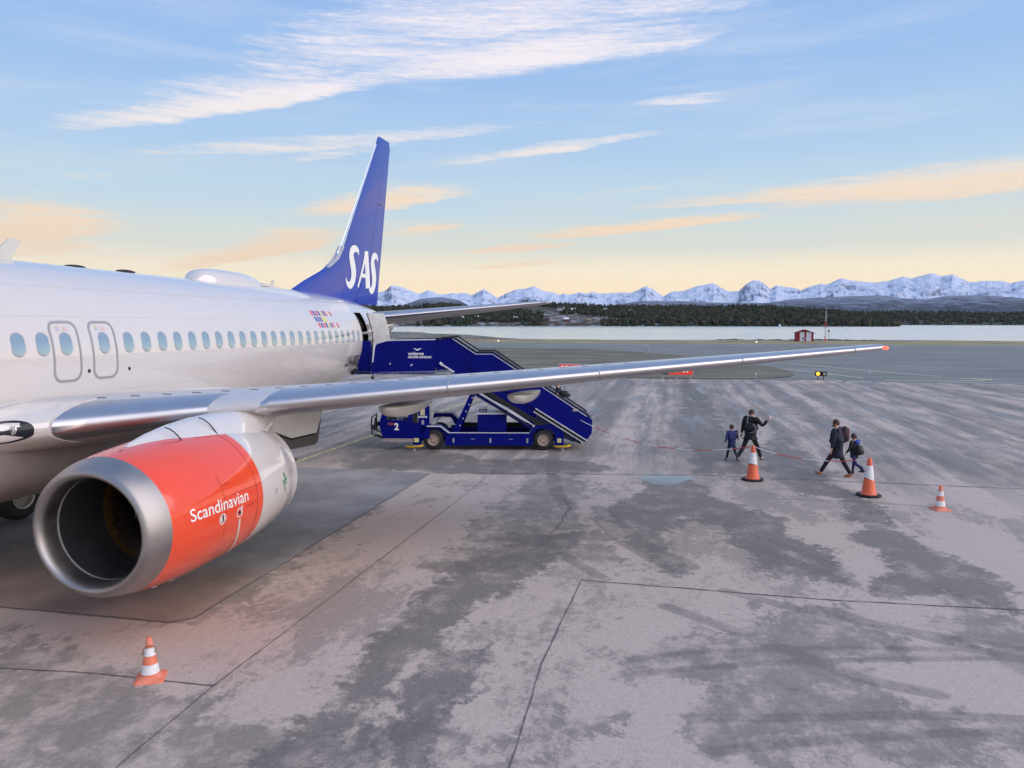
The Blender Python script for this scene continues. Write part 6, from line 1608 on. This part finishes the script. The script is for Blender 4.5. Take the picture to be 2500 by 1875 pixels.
def person(loc, rz, H, label, pose, coat, trousers, shoes, hair, group=None, coat_len=.0, wide=1.0, beard=False, hairlong=False, boots=False, head_turn=0.0, hood=False):
    """local x is forward, y is the left; joints come from angles in degrees"""
    t = empty('person', loc, rz); tag(t, label, 'person', group)
    s = H/1.8; child = H < 1.4
    hs_ = 1.0 if not child else 1.28          # children have larger heads
    V3 = Vector
    pel = V3((0, 0, pose.get('pz', .93)))*s; lean = R(pose.get('lean', 4))
    def tor(d): return pel+V3((math.sin(lean)*d, 0, math.cos(lean)*d))*s
    waist, chest, neckb = tor(.18), tor(.38), tor(.54); neck = tor(.60)
    hd = R(head_turn); headc = tor(.70+(.0 if not child else .02))+V3((.02, 0, 0))*s
    J = {}
    for sd_, nm in ((1, 'L'), (-1, 'R')):
        hip = pel+V3((0, .095*sd_, -.02))*s
        a, kn, ab = pose['leg'+nm]; a = R(a); kn = R(kn); ab = R(ab)*sd_
        knee = hip+V3((math.sin(a), math.sin(ab), -math.cos(a)))*.44*s
        ank = knee+V3((math.sin(a-kn), math.sin(ab), -math.cos(a-kn)))*.42*s
        fd = R(pose.get('foot'+nm, 0)); toe = ank+V3((math.cos(fd)*.17, .02*sd_, math.sin(fd)*.17-.045))*s
        sh = neckb+V3((-.01, .185*sd_*wide, -.02))*s
        b_, ab_, el, tw = pose['arm'+nm]; b_ = R(b_); ab_ = R(ab_)*sd_; 
        up_ = V3((math.sin(b_)*math.cos(ab_), math.sin(ab_), -math.cos(b_)*math.cos(ab_)))
        elb = sh+up_*.29*s
        fw = R(el); ax = V3((0, -1, 0)); ax.rotate(Matrix.Rotation(R(tw), 3, 'Z')); lo_ = up_.copy(); lo_.rotate(Matrix.Rotation(fw, 3, ax))
        lo_ = V3(pose['fore'+nm]).normalized() if 'fore'+nm in pose else lo_; wr = elb+lo_*.26*s; J[nm] = (hip, knee, ank, toe, sh, elb, wr, lo_)
    # feet on the ground
    zmin = min(J['L'][2].z-.085*s, J['R'][2].z-.085*s, J['L'][3].z-.03*s, J['R'][3].z-.03*s); dz = V3((0, 0, -zmin))
    pel, waist, chest, neckb, neck, headc = [p+dz for p in (pel, waist, chest, neckb, neck, headc)]
    J = {k: tuple([p+dz for p in q[:7]]+[q[7]]) for k, q in J.items()}
    # one continuous body with hands and fingers
    c = Chain(); ip = c.pt(pel, .11*s); iw = c.pt(waist, .10*s, ip); ic = c.pt(chest, .115*s, iw); inb = c.pt(neckb, .075*s, ic); ink = c.pt(neck, .052*s, inb)
    hv = V3((math.cos(hd), math.sin(hd), 0))
    h0 = c.pt(headc+V3((0, 0, -.05))*s*hs_, .070*s*hs_, ink); h1 = c.pt(headc+V3((0, 0, .03))*s*hs_, .088*s*hs_, h0); c.pt(headc+V3((0, 0, .09))*s*hs_, .060*s*hs_, h1)
    for nm, sg in (('L', 1), ('R', -1)):
        hip, knee, ank, toe, sh, elb, wr, lo_ = J[nm]
        a = c.pt(hip, .085*s, ip); a = c.pt(knee, .055*s, a); a = c.pt(ank, .038*s, a); c.pt(toe, .032*s, a)
        a = c.pt(sh, .042*s, inb); a = c.pt(elb, .042*s, a); a = c.pt(wr, .028*s, a)
        palm = wr+lo_*.07*s; side = lo_.cross(V3((0, 0, 1))); side = side.normalized() if side.length > .1 else V3((1, 0, 0))
        up2 = side.cross(lo_).normalized(); b_ = c.pt(palm, (.034*s, .018*s), a)
        for k, (off, ln) in enumerate(((-.027, .072), (-.009, .085), (.009, .080), (.027, .062))):
            q0 = palm+lo_*.03*s+side*off*s; q1 = q0+lo_*ln*.5*s; q2 = q1+(lo_*.7+up2*.5*-1)*ln*.45*s
            i0 = c.pt(q0, .0095*s, b_); i1 = c.pt(q1, .0090*s, i0); c.pt(q2, .0075*s, i1)
        th = wr+lo_*.04*s+up2*-.02*s; i0 = c.pt(th+side*.028*s, .0105*s, b_); c.pt(th+side*.045*s+lo_*.04*s, .009*s, i0)
    v, f = skin_mesh(c.v, c.e, c.r, 1); body = mesh_obj('body', v, f, m_skin, t, smooth=True)
    # face
    right = V3((0, 0, 1)).cross(hv); b = MB(); 
    fp = headc+hv*.082*s*hs_
    b.ball(fp+V3((0, 0, -.005))*s+hv*.012*s, (.014*s*hs_, .012*s*hs_, .022*s*hs_), 8); 
    for sg in (-1, 1): b.ball(headc+right*sg*.086*s*hs_+V3((0, 0, -.01))*s, (.018*s, .012*s, .03*s), 8)
    b.build('nose_and_ears', m_skin, t, smooth=True)
    b = MB()
    for sg in (-1, 1): b.ball(fp+right*sg*.030*s*hs_+V3((0, 0, .012))*s*hs_, .010*s*hs_, 8)
    b.build('eyes', m_dark, t); b = MB(); b.ball(fp+V3((0, 0, -.045))*s*hs_-hv*.004*s, (.010*s, .024*s, .006*s), 8); b.build('mouth', mat('lips', (.40, .13, .11), .5), t)
    # hair shell
    vv = []; n = 20; m_ = 12; ff = []
    for i in range(m_+1):
        ph = PI*.66*i/m_
        for k in range(n):
            w = 2*PI*k/n; d = V3((math.sin(ph)*math.cos(w), math.sin(ph)*math.sin(w), math.cos(ph)))
            fwd = max(0, d.dot(hv)); low = max(0, -d.z+.25)
            r_ = (.104+.010*mnoise.noise(d*5+V3(loc)))*s*hs_
            if fwd > .30 and d.z < .45: r_ *= .80
            if hairlong and d.z < .1 and fwd < .5: r_ *= 1.05
            p = headc+V3((0, 0, .018))*s*hs_+V3((d.x*r_, d.y*r_*.93, d.z*r_*1.08)); vv.append(p)
    for i in range(m_):
        for k in range(n): ff.append((i*n+k, (i+1)*n+k, (i+1)*n+(k+1) % n, i*n+(k+1) % n))
    mesh_obj('hair', vv, ff, hair, t, smooth=True)
    if hairlong:
        c = Chain(); a = c.pt(headc-hv*.05*s+V3((0, 0, .02))*s, .085*s); a = c.pt(headc-hv*.07*s+V3((0, 0, -.12))*s, .08*s, a); c.pt(headc-hv*.06*s+V3((0, 0, -.24))*s, .05*s, a); v, f = skin_mesh(c.v, c.e, c.r, 1); mesh_obj('long_hair', v, f, hair, t, smooth=True)
    if beard: b = MB(); b.ball(headc+hv*.062*s+V3((0, 0, -.068))*s, (.036*s, .046*s, .040*s), 12); b.build('beard', m_hair, t, smooth=True)
    # coat
    c = Chain(); kw = .155*s*wide; ip = c.pt(pel+V3((0, 0, .02))*s, kw); iw = c.pt(waist, kw*.98, ip); ic = c.pt(chest, kw*1.10, iw); inb = c.pt(neckb+V3((0, 0, -.01))*s, .105*s, ic); c.pt(neck, .074*s, inb)
    hem = pel+V3((0, 0, -.10-coat_len))*s; c.pt(hem, kw*1.06, ip)
    if hood: c.pt(neckb+V3((-.10, 0, .01))*s, .09*s, inb)
    for nm in 'LR':
        hip, knee, ank, toe, sh, elb, wr, lo_ = J[nm]; a = c.pt(sh, .096*s, ic); a = c.pt(elb, .062*s, a); c.pt(wr-lo_*.01*s, .046*s, a)
    v, f = skin_mesh(c.v, c.e, c.r, 2); mesh_obj('jacket', v, f, coat, t, smooth=True)
    # trousers
    c = Chain(); ip = c.pt(pel, .118*s)
    for nm in 'LR':
        hip, knee, ank, toe, *_r = J[nm]; a = c.pt(hip+V3((0, 0, -.04))*s, .100*s, ip); a = c.pt(knee, .072*s, a); c.pt(ank+(V3((0, 0, .10))*s if boots else V3((0, 0, .01))*s), .056*s, a)
    v, f = skin_mesh(c.v, c.e, c.r, 2); mesh_obj('trousers', v, f, trousers, t, smooth=True)
    for nm in 'LR':
        hip, knee, ank, toe, *_r = J[nm]; c = Chain(); d = (toe-ank); 
        a = c.pt(ank+V3((0, 0, .03))*s, .052*s); 
        if boots: c.pt(ank+(knee-ank).normalized()*.16*s, .062*s, a)
        b_ = c.pt(ank+V3((0, 0, -.035))*s-d*.22, .050*s, a); e_ = c.pt(ank+d*.45+V3((0, 0, -.02))*s, (.052*s, .045*s), b_); c.pt(toe+d*.12, (.044*s, .032*s), e_)
        v, f = skin_mesh(c.v, c.e, c.r, 1); mesh_obj('boot' if boots else 'shoe', v, f, shoes, t, smooth=True)
    t['_h'] = 0; del t['_h']
    M_ = Matrix.Translation(Vector(loc)) @ Matrix.Rotation(rz, 4, 'Z')
    return t, {'head': M_ @ headc, 'chest': M_ @ chest, 'waist': M_ @ waist, 'neck': M_ @ neckb, 'wrL': M_ @ J['L'][6], 'wrR': M_ @ J['R'][6], 'loL': (M_.to_3x3() @ J['L'][7]), 'loR': (M_.to_3x3() @ J['R'][7]), 'fwd': M_.to_3x3() @ Vector((1, 0, 0)), 'left': M_.to_3x3() @ Vector((0, 1, 0)), 's': s}
cl_navy = mat('cloth_navy', (.010, .013, .035), .8, var=.25, scale=14, bump=.4, bscale=25)
cl_black = mat('cloth_black', (.008, .008, .011), .8, var=.25, scale=14, bump=.4, bscale=25)
cl_blue = mat('cloth_blue', (.015, .025, .12), .75, var=.2, scale=14, bump=.4, bscale=25)
cl_dark = mat('cloth_charcoal', (.018, .018, .024), .8, var=.3, scale=20)
sh_tan = mat('shoe_tan', (.42, .14, .045), .45, var=.15)
sh_wht = mat('shoe_white_black', (.16, .16, .17), .5, var=.6, scale=20)
m_bag = mat('bag_black', (.014, .014, .018), .55, var=.3, scale=12)
A = lambda deg: R(deg)
FWD = R(180)        # straight aft
# man with a raised right hand, walking away, small child at his left hand
def gp(x, y): return (x, y, 0)
p1, j1 = person(gp(-31.75, 14.98), FWD-R(38), 1.80, 'man in black jacket and black trousers, right hand raised with a white paper', dict(legL=(-22, 18, 6), legR=(27, 5, 6), armL=(4, 16, 6, 0), armR=(12, 42, 0, 0), foreR=(.25, -.50, .80), lean=2, footL=-18, footR=6, pz=.9), cl_black, cl_black, sh_wht, m_hair, 'passengers walking across the apron', coat_len=.04, wide=1.18, head_turn=-50, hood=True)
p2, j2 = person(gp(-31.6, 14.38), FWD+R(25), 1.20, 'small child in a blue coat holding the hand of the man in black', dict(legL=(16, 4, 3), legR=(-14, 30, 3), armL=(-4, 14, 10, 0), armR=(22, 30, 22, 0), lean=2, footR=-20, pz=.9), cl_blue, cl_dark, sh_wht, m_hair, 'passengers walking across the apron', coat_len=.16, wide=1.15, head_turn=20)
p3, j3 = person(gp(-29.55, 17.22), FWD+R(62), 1.80, 'bearded man in a long navy coat, dark trousers and tan shoes, striding left', dict(legL=(30, 4, 4), legR=(-20, 10, 4), armL=(0, 10, 10, 0), armR=(-8, 14, 20, 0), lean=3, footL=16, footR=-6, pz=.9), cl_navy, cl_black, sh_tan, m_hair, 'passengers walking across the apron', coat_len=.26, wide=1.16, beard=True, head_turn=18, hood=True)
p4, j4 = person(gp(-29.9, 17.78), FWD+R(48), 1.24, 'child with a bright blue hood and rucksack in blue boots beside the bearded man', dict(legL=(-20, 38, 4), legR=(10, 2, 3), armL=(8, 12, 25, 0), armR=(5, 12, 20, 0), lean=3, pz=.9), cl_dark, cl_blue, cl_navy, m_hair, 'passengers walking across the apron', coat_len=.10, wide=1.15, boots=True, head_turn=5)
# on the stairs
def tl(x, y, z):
    a = math.atan2(.982, -.189); return (-31.56+x*math.cos(a)-y*math.sin(a), 4.10+x*math.sin(a)+y*math.cos(a), z)
aT = math.atan2(.982, -.189)
p5, j5 = person(tl(4.62, 1.05, .78), aT+R(180)-R(10), 1.66, 'woman with fair hair in a dark coat climbing the boarding stairs', dict(legL=(30, 42, 3), legR=(-6, 6, 3), armL=(12, 12, 40, 0), armR=(20, 14, 40, 0), lean=14, pz=.9), cl_navy, cl_black, cl_black, m_hairb, 'passengers on the boarding stairs', coat_len=.10, hairlong=True, head_turn=50)
p6, j6 = person(tl(4.50, .50, .82), aT+R(180), 1.18, 'fair-haired child in a pale blue jacket climbing the boarding stairs', dict(legL=(26, 40, 3), legR=(-6, 6, 3), armL=(12, 12, 40, 0), armR=(20, 14, 40, 0), lean=8, pz=.9), mat('cloth_pale', (.42, .47, .60), .8, var=.2), cl_dark, cl_black, m_hairb, 'passengers on the boarding stairs', head_turn=30)

def on(obj_, o): obj_.location = o; return obj_
def softbox(name, size, m, parent, loc=(0, 0, 0), rz=0.0, p=2.6):
    b = MB(); v = []; n = 16; h = 10
    for i in range(h+1):
        ph = PI*i/h
        for k in range(n):
            w = 2*PI*k/n; f_ = lambda q: math.copysign(abs(q)**(2/p), q)
            v.append((size[0]/2*f_(math.sin(ph))*f_(math.cos(w)), size[1]/2*f_(math.sin(ph))*f_(math.sin(w)), size[2]/2*f_(math.cos(ph))))
    f = [(i*n+k, (i+1)*n+k, (i+1)*n+(k+1) % n, i*n+(k+1) % n) for i in range(h) for k in range(n)]
    o = mesh_obj(name, v, f, m, parent, smooth=True); o.location = loc; o.rotation_euler = (0, 0, rz); return o
# folded paper in the raised hand
h = j1['wrR']+j1['loR']*.10; pp = empty('boarding_paper', tuple(h), R(40)); tag(pp, 'white folded paper held up in the right hand of the man in black', 'paper')
pp.scale = (.62, .62, .62); b = MB(); b.add([(0, -.05, -.09), (0, .03, -.11), (.02, .06, .08), (0, -.03, .11), (.006, -.05, -.09), (.006, .03, -.11), (.026, .06, .08), (.006, -.03, .11)], [(0, 1, 2, 3), (7, 6, 5, 4), (0, 4, 5, 1), (1, 5, 6, 2), (2, 6, 7, 3), (3, 7, 4, 0)])
b.add([(0, .03, -.11), (.05, .08, -.06), (.06, .10, .06), (.02, .06, .08)], [(0, 1, 2, 3)]); b.build('sheet', mat('paper_white', (.85, .83, .84), .6), pp)
# bags
def bag(name, label, cat, c, rz, size, m, strap=None, extra=None):
    t = empty(name, tuple(c), rz); tag(t, label, cat); softbox('bag_body', size, m, t); softbox('bag_pocket', (size[0]*.5, size[1]*.75, size[2]*.5), m, t, (-size[0]*.42, 0, -size[2]*.15))
    if strap:
        b = MB(); 
        for st in strap: b.tube(st, .014, 6)
        b.build('strap', extra or m, t)
    return t
q = j1['waist']-j1['fwd']*.20-j1['left']*.10+Vector((0, 0, .10))
bag('shoulder_bag', 'dark shoulder bag with a grey strap on the back of the man in black', 'bag', q, FWD-R(38), (.12, .30, .24), m_bag, [[(0, -.12, .10), (.05, -.20, -.02), (.02, -.16, -.16), (0, 0, -.20)], [(0, .10, .1), (.12, .16, .32)]], mat('strap_grey', (.25, .26, .30), .5))
q = j3['chest']-j3['fwd']*.14-j3['left']*.26+Vector((0, 0, -.02))
bag('rucksack', 'black rucksack with red straps on the right shoulder of the bearded man', 'rucksack', q, FWD+R(62), (.20, .24, .50), mat('bag_black2', (.02, .014, .016), .7, dirt=(.22, .03, .035), dscale=7, damt=.8), [[(.05, .08, .22), (.16, .10, .12), (.18, .08, -.1), (.08, .06, -.22)], [(.02, -.08, .24), (-.10, -.06, .18), (-.12, -.02, 0)]], mat('strap_red', (.35, .03, .035), .6))
q = j4['chest']-j4['fwd']*.16+Vector((0, 0, -.14))
t_ = bag('rucksack', 'small grey-black rucksack worn by the child with the bright blue hood', 'rucksack', q, FWD+R(48), (.20, .26, .30), m_bag, [[(.08, .09, .16), (.16, .09, .08), (.14, .09, -.12)], [(.08, -.09, .16), (.16, -.09, .08), (.14, -.09, -.12)]])
hd_ = softbox('hood', (.12, .20, .13), mat('hood_blue', (.015, .06, .36), .7), None); hd_.parent = p4; 
lc = (Matrix.Translation(p4.location) @ Matrix.Rotation(p4.rotation_euler.z, 4, 'Z')).inverted() @ (j4['neck']-j4['fwd']*.10+Vector((0, 0, -.01))); hd_.location = lc
q = j5['waist']-j5['fwd']*.16+j5['left']*.10+Vector((0, 0, .12))
bag('handbag', 'black handbag on the arm of the woman on the boarding stairs', 'bag', q, aT+R(180), (.34, .16, .26), m_bag, [[(-.08, 0, .1), (0, 0, .28), (.08, 0, .1)]])

# ================================================================== AIRFIELD THINGS
m_sred = mat('sign_red', (.62, .035, .02), .45, emit=(1.0, .06, .03), estr=.28)
m_sblk = mat('sign_black', (.008, .008, .009), .5)
m_yl = mat('sign_letter', (.85, .62, .5), .5, emit=(1.0, .75, .6), estr=.35)
def runway_sign(x, y, w, label, left_black):
    t = empty('runway_sign', (x, y, 0), R(-90+8)+PI); tag(t, label, 'airfield sign', 'red runway signs')
    # local x to the picture's right, local -y to the viewer
    t.rotation_euler = (0, 0, R(90)-R(0))
    h = .83; z0 = .32
    b = MB(); b.box((-w/2, -.10, z0), (w/2, .10, z0+h), 0, .02); b.build('cabinet', mat('sign_frame', (.45, .45, .46), .5), t)
    bw = w*.24
    xs0, xs1 = (-w/2+.04, w/2-.04); 
    if left_black: b0, b1, r0, r1 = xs0, xs0+bw, xs0+bw, xs1
    else: b0, b1, r0, r1 = xs1-bw, xs1, xs0, xs1-bw
    b = MB(); b.box((r0, -.115, z0+.04), (r1, -.101, z0+h-.04)); rf = b.build('red_face', m_sred, t)
    b = MB(); b.box((b0, -.115, z0+.04), (b1, -.101, z0+h-.04)); bf = b.build('black_face', m_sblk, t)
    v, f = text_geo('25-07', .68, 0, 1, .5, bold=.02); k = (r1-r0)*.82/width(v); mx = min(p[0] for p in v)
    mesh_obj('sign_text', [(r0+(r1-r0)*.09+(p[0]-mx)*k, -.122, z0+.24+p[1]*.92) for p in v], f, m_yl, rf)
    v, f = text_geo('B', .52, 0, .9, .5, bold=.01); mesh_obj('sign_text', [((b0+b1)/2-.16+p[0], -.122, z0+.28+p[1]) for p in v], f, m_yl if not left_black else m_sblk, bf)
    for u in (-.42, 0, .42): b = MB(); b.tube([(u*w, 0, 0), (u*w, 0, z0)], .05, 8); b.lathe([(.12, 0), (.12, .03), (.05, .05)], (u*w, 0, 0), 'z', 10); b.build('sign_leg', m_tgry, t)
    return t
runway_sign(-68.2, 4.40, 2.40, 'red and black runway sign 25-07 seen above the wing, left one of the two', False)
runway_sign(-68.5, 12.80, 2.62, 'red and black runway sign 25-07 seen under the wing, right one of the two', True)
# guard light
t = empty('guard_light', (-70.2, 24.15, 0), R(90)); t.scale = (.72, .72, .72); tag(t, 'black airfield guard light with its left amber lamp lit, on the apron edge', 'guard light')
b = MB(); b.box((-.62, -.12, .42), (.62, .12, .92), 0, .04); b.tube([(-.3, 0, 0), (-.3, 0, .45)], .05, 8); b.tube([(.3, 0, 0), (.3, 0, .45)], .05, 8); b.build('housing', m_tblk, t)
for x, lit in ((-.33, 1), (.33, 0)):
    b = MB(); b.lathe([(.24, -.16), (.24, -.30), (.20, -.30), (.20, -.17), (0, -.165)], (x, .0, .67), 'y', 24); hood_ = b.build('lamp_hood', m_tblk, t)
    b = MB(); b.ball((x, -.16, .67), (.195, .12, .195), 16)
    b.build('lamp', mat('amber_lit', (1, .5, .05), .3, emit=(1.0, .36, .03), estr=2.6) if lit else mat('lamp_unlit', (.45, .45, .46), .3), t, smooth=True)
am = bpy.data.lights.new('amber_glow', 'POINT'); am.energy = 10; am.color = (1, .45, .1); am.shadow_soft_size = .15; o = bpy.data.objects.new('amber_glow', am); COL.objects.link(o); o.parent = t; o.location = (-.33, -.42, .67)
# small edge markers
def marker(x, y, label, h=.35):
    t = empty('edge_marker', (x, y, 0)); tag(t, label, 'edge marker', 'low marker posts at the apron edge')
    b = MB(); b.tube([(0, 0, 0), (0, 0, h)], .05, 8); b.build('post', m_tgry, t)
    b = MB(); b.lathe([(.07, h-.02), (.075, h+.08), (.03, h+.14), (0, h+.14)], (0, 0, 0), 'z', 10); b.build('marker_head', mat('marker_head', (.55, .55, .6), .4), t); return t
marker(-68.9, 8.6, 'low grey marker left of the right runway sign'); marker(-69.6, 19.1, 'low grey marker between runway sign and guard light'); marker(-72.0, 28.2, 'low grey marker right of the guard light', .45)
for k, (x, y, lb) in enumerate(((-96.5, 14.0, 'white runway edge lamp near the tip of the grass island'), (-182.5, -28.5, 'white runway edge lamp left of the grey box post'), (-183.0, 31.0, 'white runway edge lamp in front of the hut'), (-176.0, 86.0, 'white runway edge lamp far right on the runway'))):
    t = empty('runway_lamp', (x, y, 0)); tag(t, lb, 'runway lamp', 'white runway edge lamps'); b = MB(); b.tube([(0, 0, 0), (0, 0, .2)], .06, 8); b.build('stem', m_tgry, t)
    b = MB(); b.ball((0, 0, .3), (.16, .16, .13), 10); b.build('lamp', mat('white_lamp', (.9, .85, .75), .3, emit=(1, .85, .65), estr=2.2), t, smooth=True)
t = empty('service_post', (-119.0, 8.7, 0)); tag(t, 'grey box post standing on the grass island before the runway', 'post')
b = MB(); b.box((-.22, -.30, .0), (.22, .30, 1.15), 0, .02); b.build('cabinet', m_tgry, t); b = MB(); b.box((-.26, -.34, 1.15), (.26, .34, 1.22)); b.build('cap', m_trim, t)
# hut
hx, hy = -205.5, 45.0
t = empty('hut', (hx, hy, -.05), R(90)); tag(t, 'small red hut with two white doors and a shallow gable roof by the shore', 'hut')
hr = mat('hut_red', (.30, .018, .02), .8, var=.15, scale=3); hw_ = mat('hut_door', (.62, .62, .68), .7, var=.05)
hw2 = 1.95
b = MB(); b.box((-hw2, .0, 0), (hw2, 4.0, 2.15)); b.prism([(-hw2, 2.15), (hw2, 2.15), (0, 2.85)], 'y', 0, 4.0); wl = b.build('wall', hr, t)
n_ = 16
for k in range(n_):
    x0 = -hw2+2*hw2*k/n_
    if -1.32 < x0+.12 < -.22 or .22 < x0+.12 < 1.45: continue
    b = MB(); b.box((x0+.01, -.03, 0.02), (x0+2*hw2/n_-.02, .0, 2.14+.70*(1-abs(x0+.12)/hw2))); b.build('board', hr, wl)
for a_, c_ in ((-1.30, -.24), (.24, 1.44)):
    b = MB(); b.box((a_, -.05, .05), (c_, -.005, 2.35)); d = b.build('door', hw_, t)
    b = MB(); b.box((c_-.14, -.09, 1.0), (c_-.06, -.05, 1.12)); b.build('handle', m_tblk, d)
b = MB()
for sg in (-1, 1): b.add([(sg*2.25, -.3, 2.02), (sg*2.25, 4.3, 2.02), (0, 4.3, 2.86), (0, -.3, 2.86), (sg*2.25, -.3, 2.12), (sg*2.25, 4.3, 2.12), (0, 4.3, 2.98), (0, -.3, 2.98)], [(0, 1, 2, 3), (7, 6, 5, 4), (0, 3, 7, 4), (1, 5, 6, 2), (0, 4, 5, 1), (3, 2, 6, 7)])
b.build('roof', mat('hut_roof', (.14, .03, .035), .8), t)
b = MB(); b.box((-.62, -.10, .55), (-.28, -.04, .92)); b.build('meter_box', m_tblk, t); b = MB(); b.box((-.22, -.07, .62), (.10, -.03, .90)); b.build('notice', hw_, t)
# mast
t = empty('lattice_mast', (-207.0, 50.0, -.05)); tag(t, 'tall thin mast in red and white stretches beside the red hut', 'mast')
def lattice(z0, z1, w, m):
    b = MB(); c_ = [(w*math.cos(a), w*math.sin(a)) for a in (0, 2.094, 4.189)]
    for x, y in c_: b.tube([(x, y, z0), (x, y, z1)], .035, 5)
    n = max(1, int((z1-z0)/.45))
    for k in range(n):
        for j in range(3): 
            p, q = c_[j], c_[(j+1) % 3]; za, zb = z0+(z1-z0)*k/n, z0+(z1-z0)*(k+1)/n; b.tube([(p[0], p[1], za), (q[0], q[1], zb)], .02, 4)
    return b.build('mast_section', m, t)
mr = mat('mast_red', (.55, .05, .05), .6); mw = mat('mast_white', (.62, .60, .60), .6); mg_ = mat('mast_grey', (.40, .41, .42), .6)
for k, (a_, c_, m_) in enumerate(((0, .6, mw), (.6, 1.5, mr), (1.5, 2.6, mw), (2.6, 3.6, mw), (3.6, 5.0, mr), (5.0, 7.6, mg_))): lattice(a_, c_, .16 if k > 0 else .28, m_)
b = MB(); b.box((-.35, -.35, 3.55), (.35, .35, 3.62)); b.box((-.25, -.25, 0), (.25, .25, .6)); b.build('mast_collar', mr, t)
b = MB(); b.box((-.5, -.5, -.1), (.5, .5, .05)); b.build('mast_foot', mw, t)
# breakwater stones by the hut, beacon on the water, buoy
b = MB(); rs = random.Random(9)
for k in range(420):
    y = rs.uniform(24, 66); x = -221+rs.uniform(-3, 3)-abs(y-45)*.02; s_ = rs.uniform(.25, .8); z = -.6+rs.uniform(-.2, .35)
    vv = [(x+s_*rs.uniform(.6, 1)*dx, y+s_*rs.uniform(.6, 1)*dy*1.2, z+s_*rs.uniform(.4, .8)*dz_) for dx in (-1, 1) for dy in (-1, 1) for dz_ in (-1, 1)]
    b.add(vv, [(0, 1, 3, 2), (4, 6, 7, 5), (0, 4, 5, 1), (2, 3, 7, 6), (0, 2, 6, 4), (1, 5, 7, 3)])
tag(b.build('breakwater_stones', m_stone), 'bank of grey breakwater stones along the shore behind the hut', 'stones', kind='stuff')
t = empty('channel_marker', (-420, 91.5, -2)); tag(t, 'small dark marker standing in the water right of the mast', 'channel marker'); b = MB(); b.tube([(0, 0, -1), (0, 0, 2.0)], .08, 6); b.build('pole', m_tblk, t); b = MB(); b.ball((0, 0, 2.5), .55, 10); b.build('topmark', m_tblk, t, smooth=True)
t = empty('harbour_light', (-900, 131, -2)); tag(t, 'tiny white beacon on the water behind the hut', 'beacon'); b = MB(); b.lathe([(1.2, -1), (1.0, 3), (1.3, 3.2), (1.3, 4.5), (0, 5.5)], (0, 0, 0), 'z', 12); b.build('tower', mw, t)
if '_world' in jet: del jet['_world']
for o in bpy.data.objects:
    if o.type == 'EMPTY' and '_world' in o: del o['_world']
# ---- the air
def haze():
    b = MB(); b.box((-26900, -24600, -6), (700, 24600, 2600)); 
    m = bpy.data.materials.new('haze'); m.use_nodes = True; nt = m.node_tree; nt.nodes.clear()
    o_ = nt.nodes.new('ShaderNodeOutputMaterial'); p = nt.nodes.new('ShaderNodeVolumePrincipled'); p.inputs['Color'].default_value = (.86, .90, 1.0, 1); p.inputs['Density'].default_value = HAZE; p.inputs['Anisotropy'].default_value = .1
    nt.links.new(p.outputs[0], o_.inputs['Volume'])
    tag(b.build('haze', m), 'thin pale air over the whole airfield and fjord', 'haze', kind='stuff')
if HAZE > 0: haze()
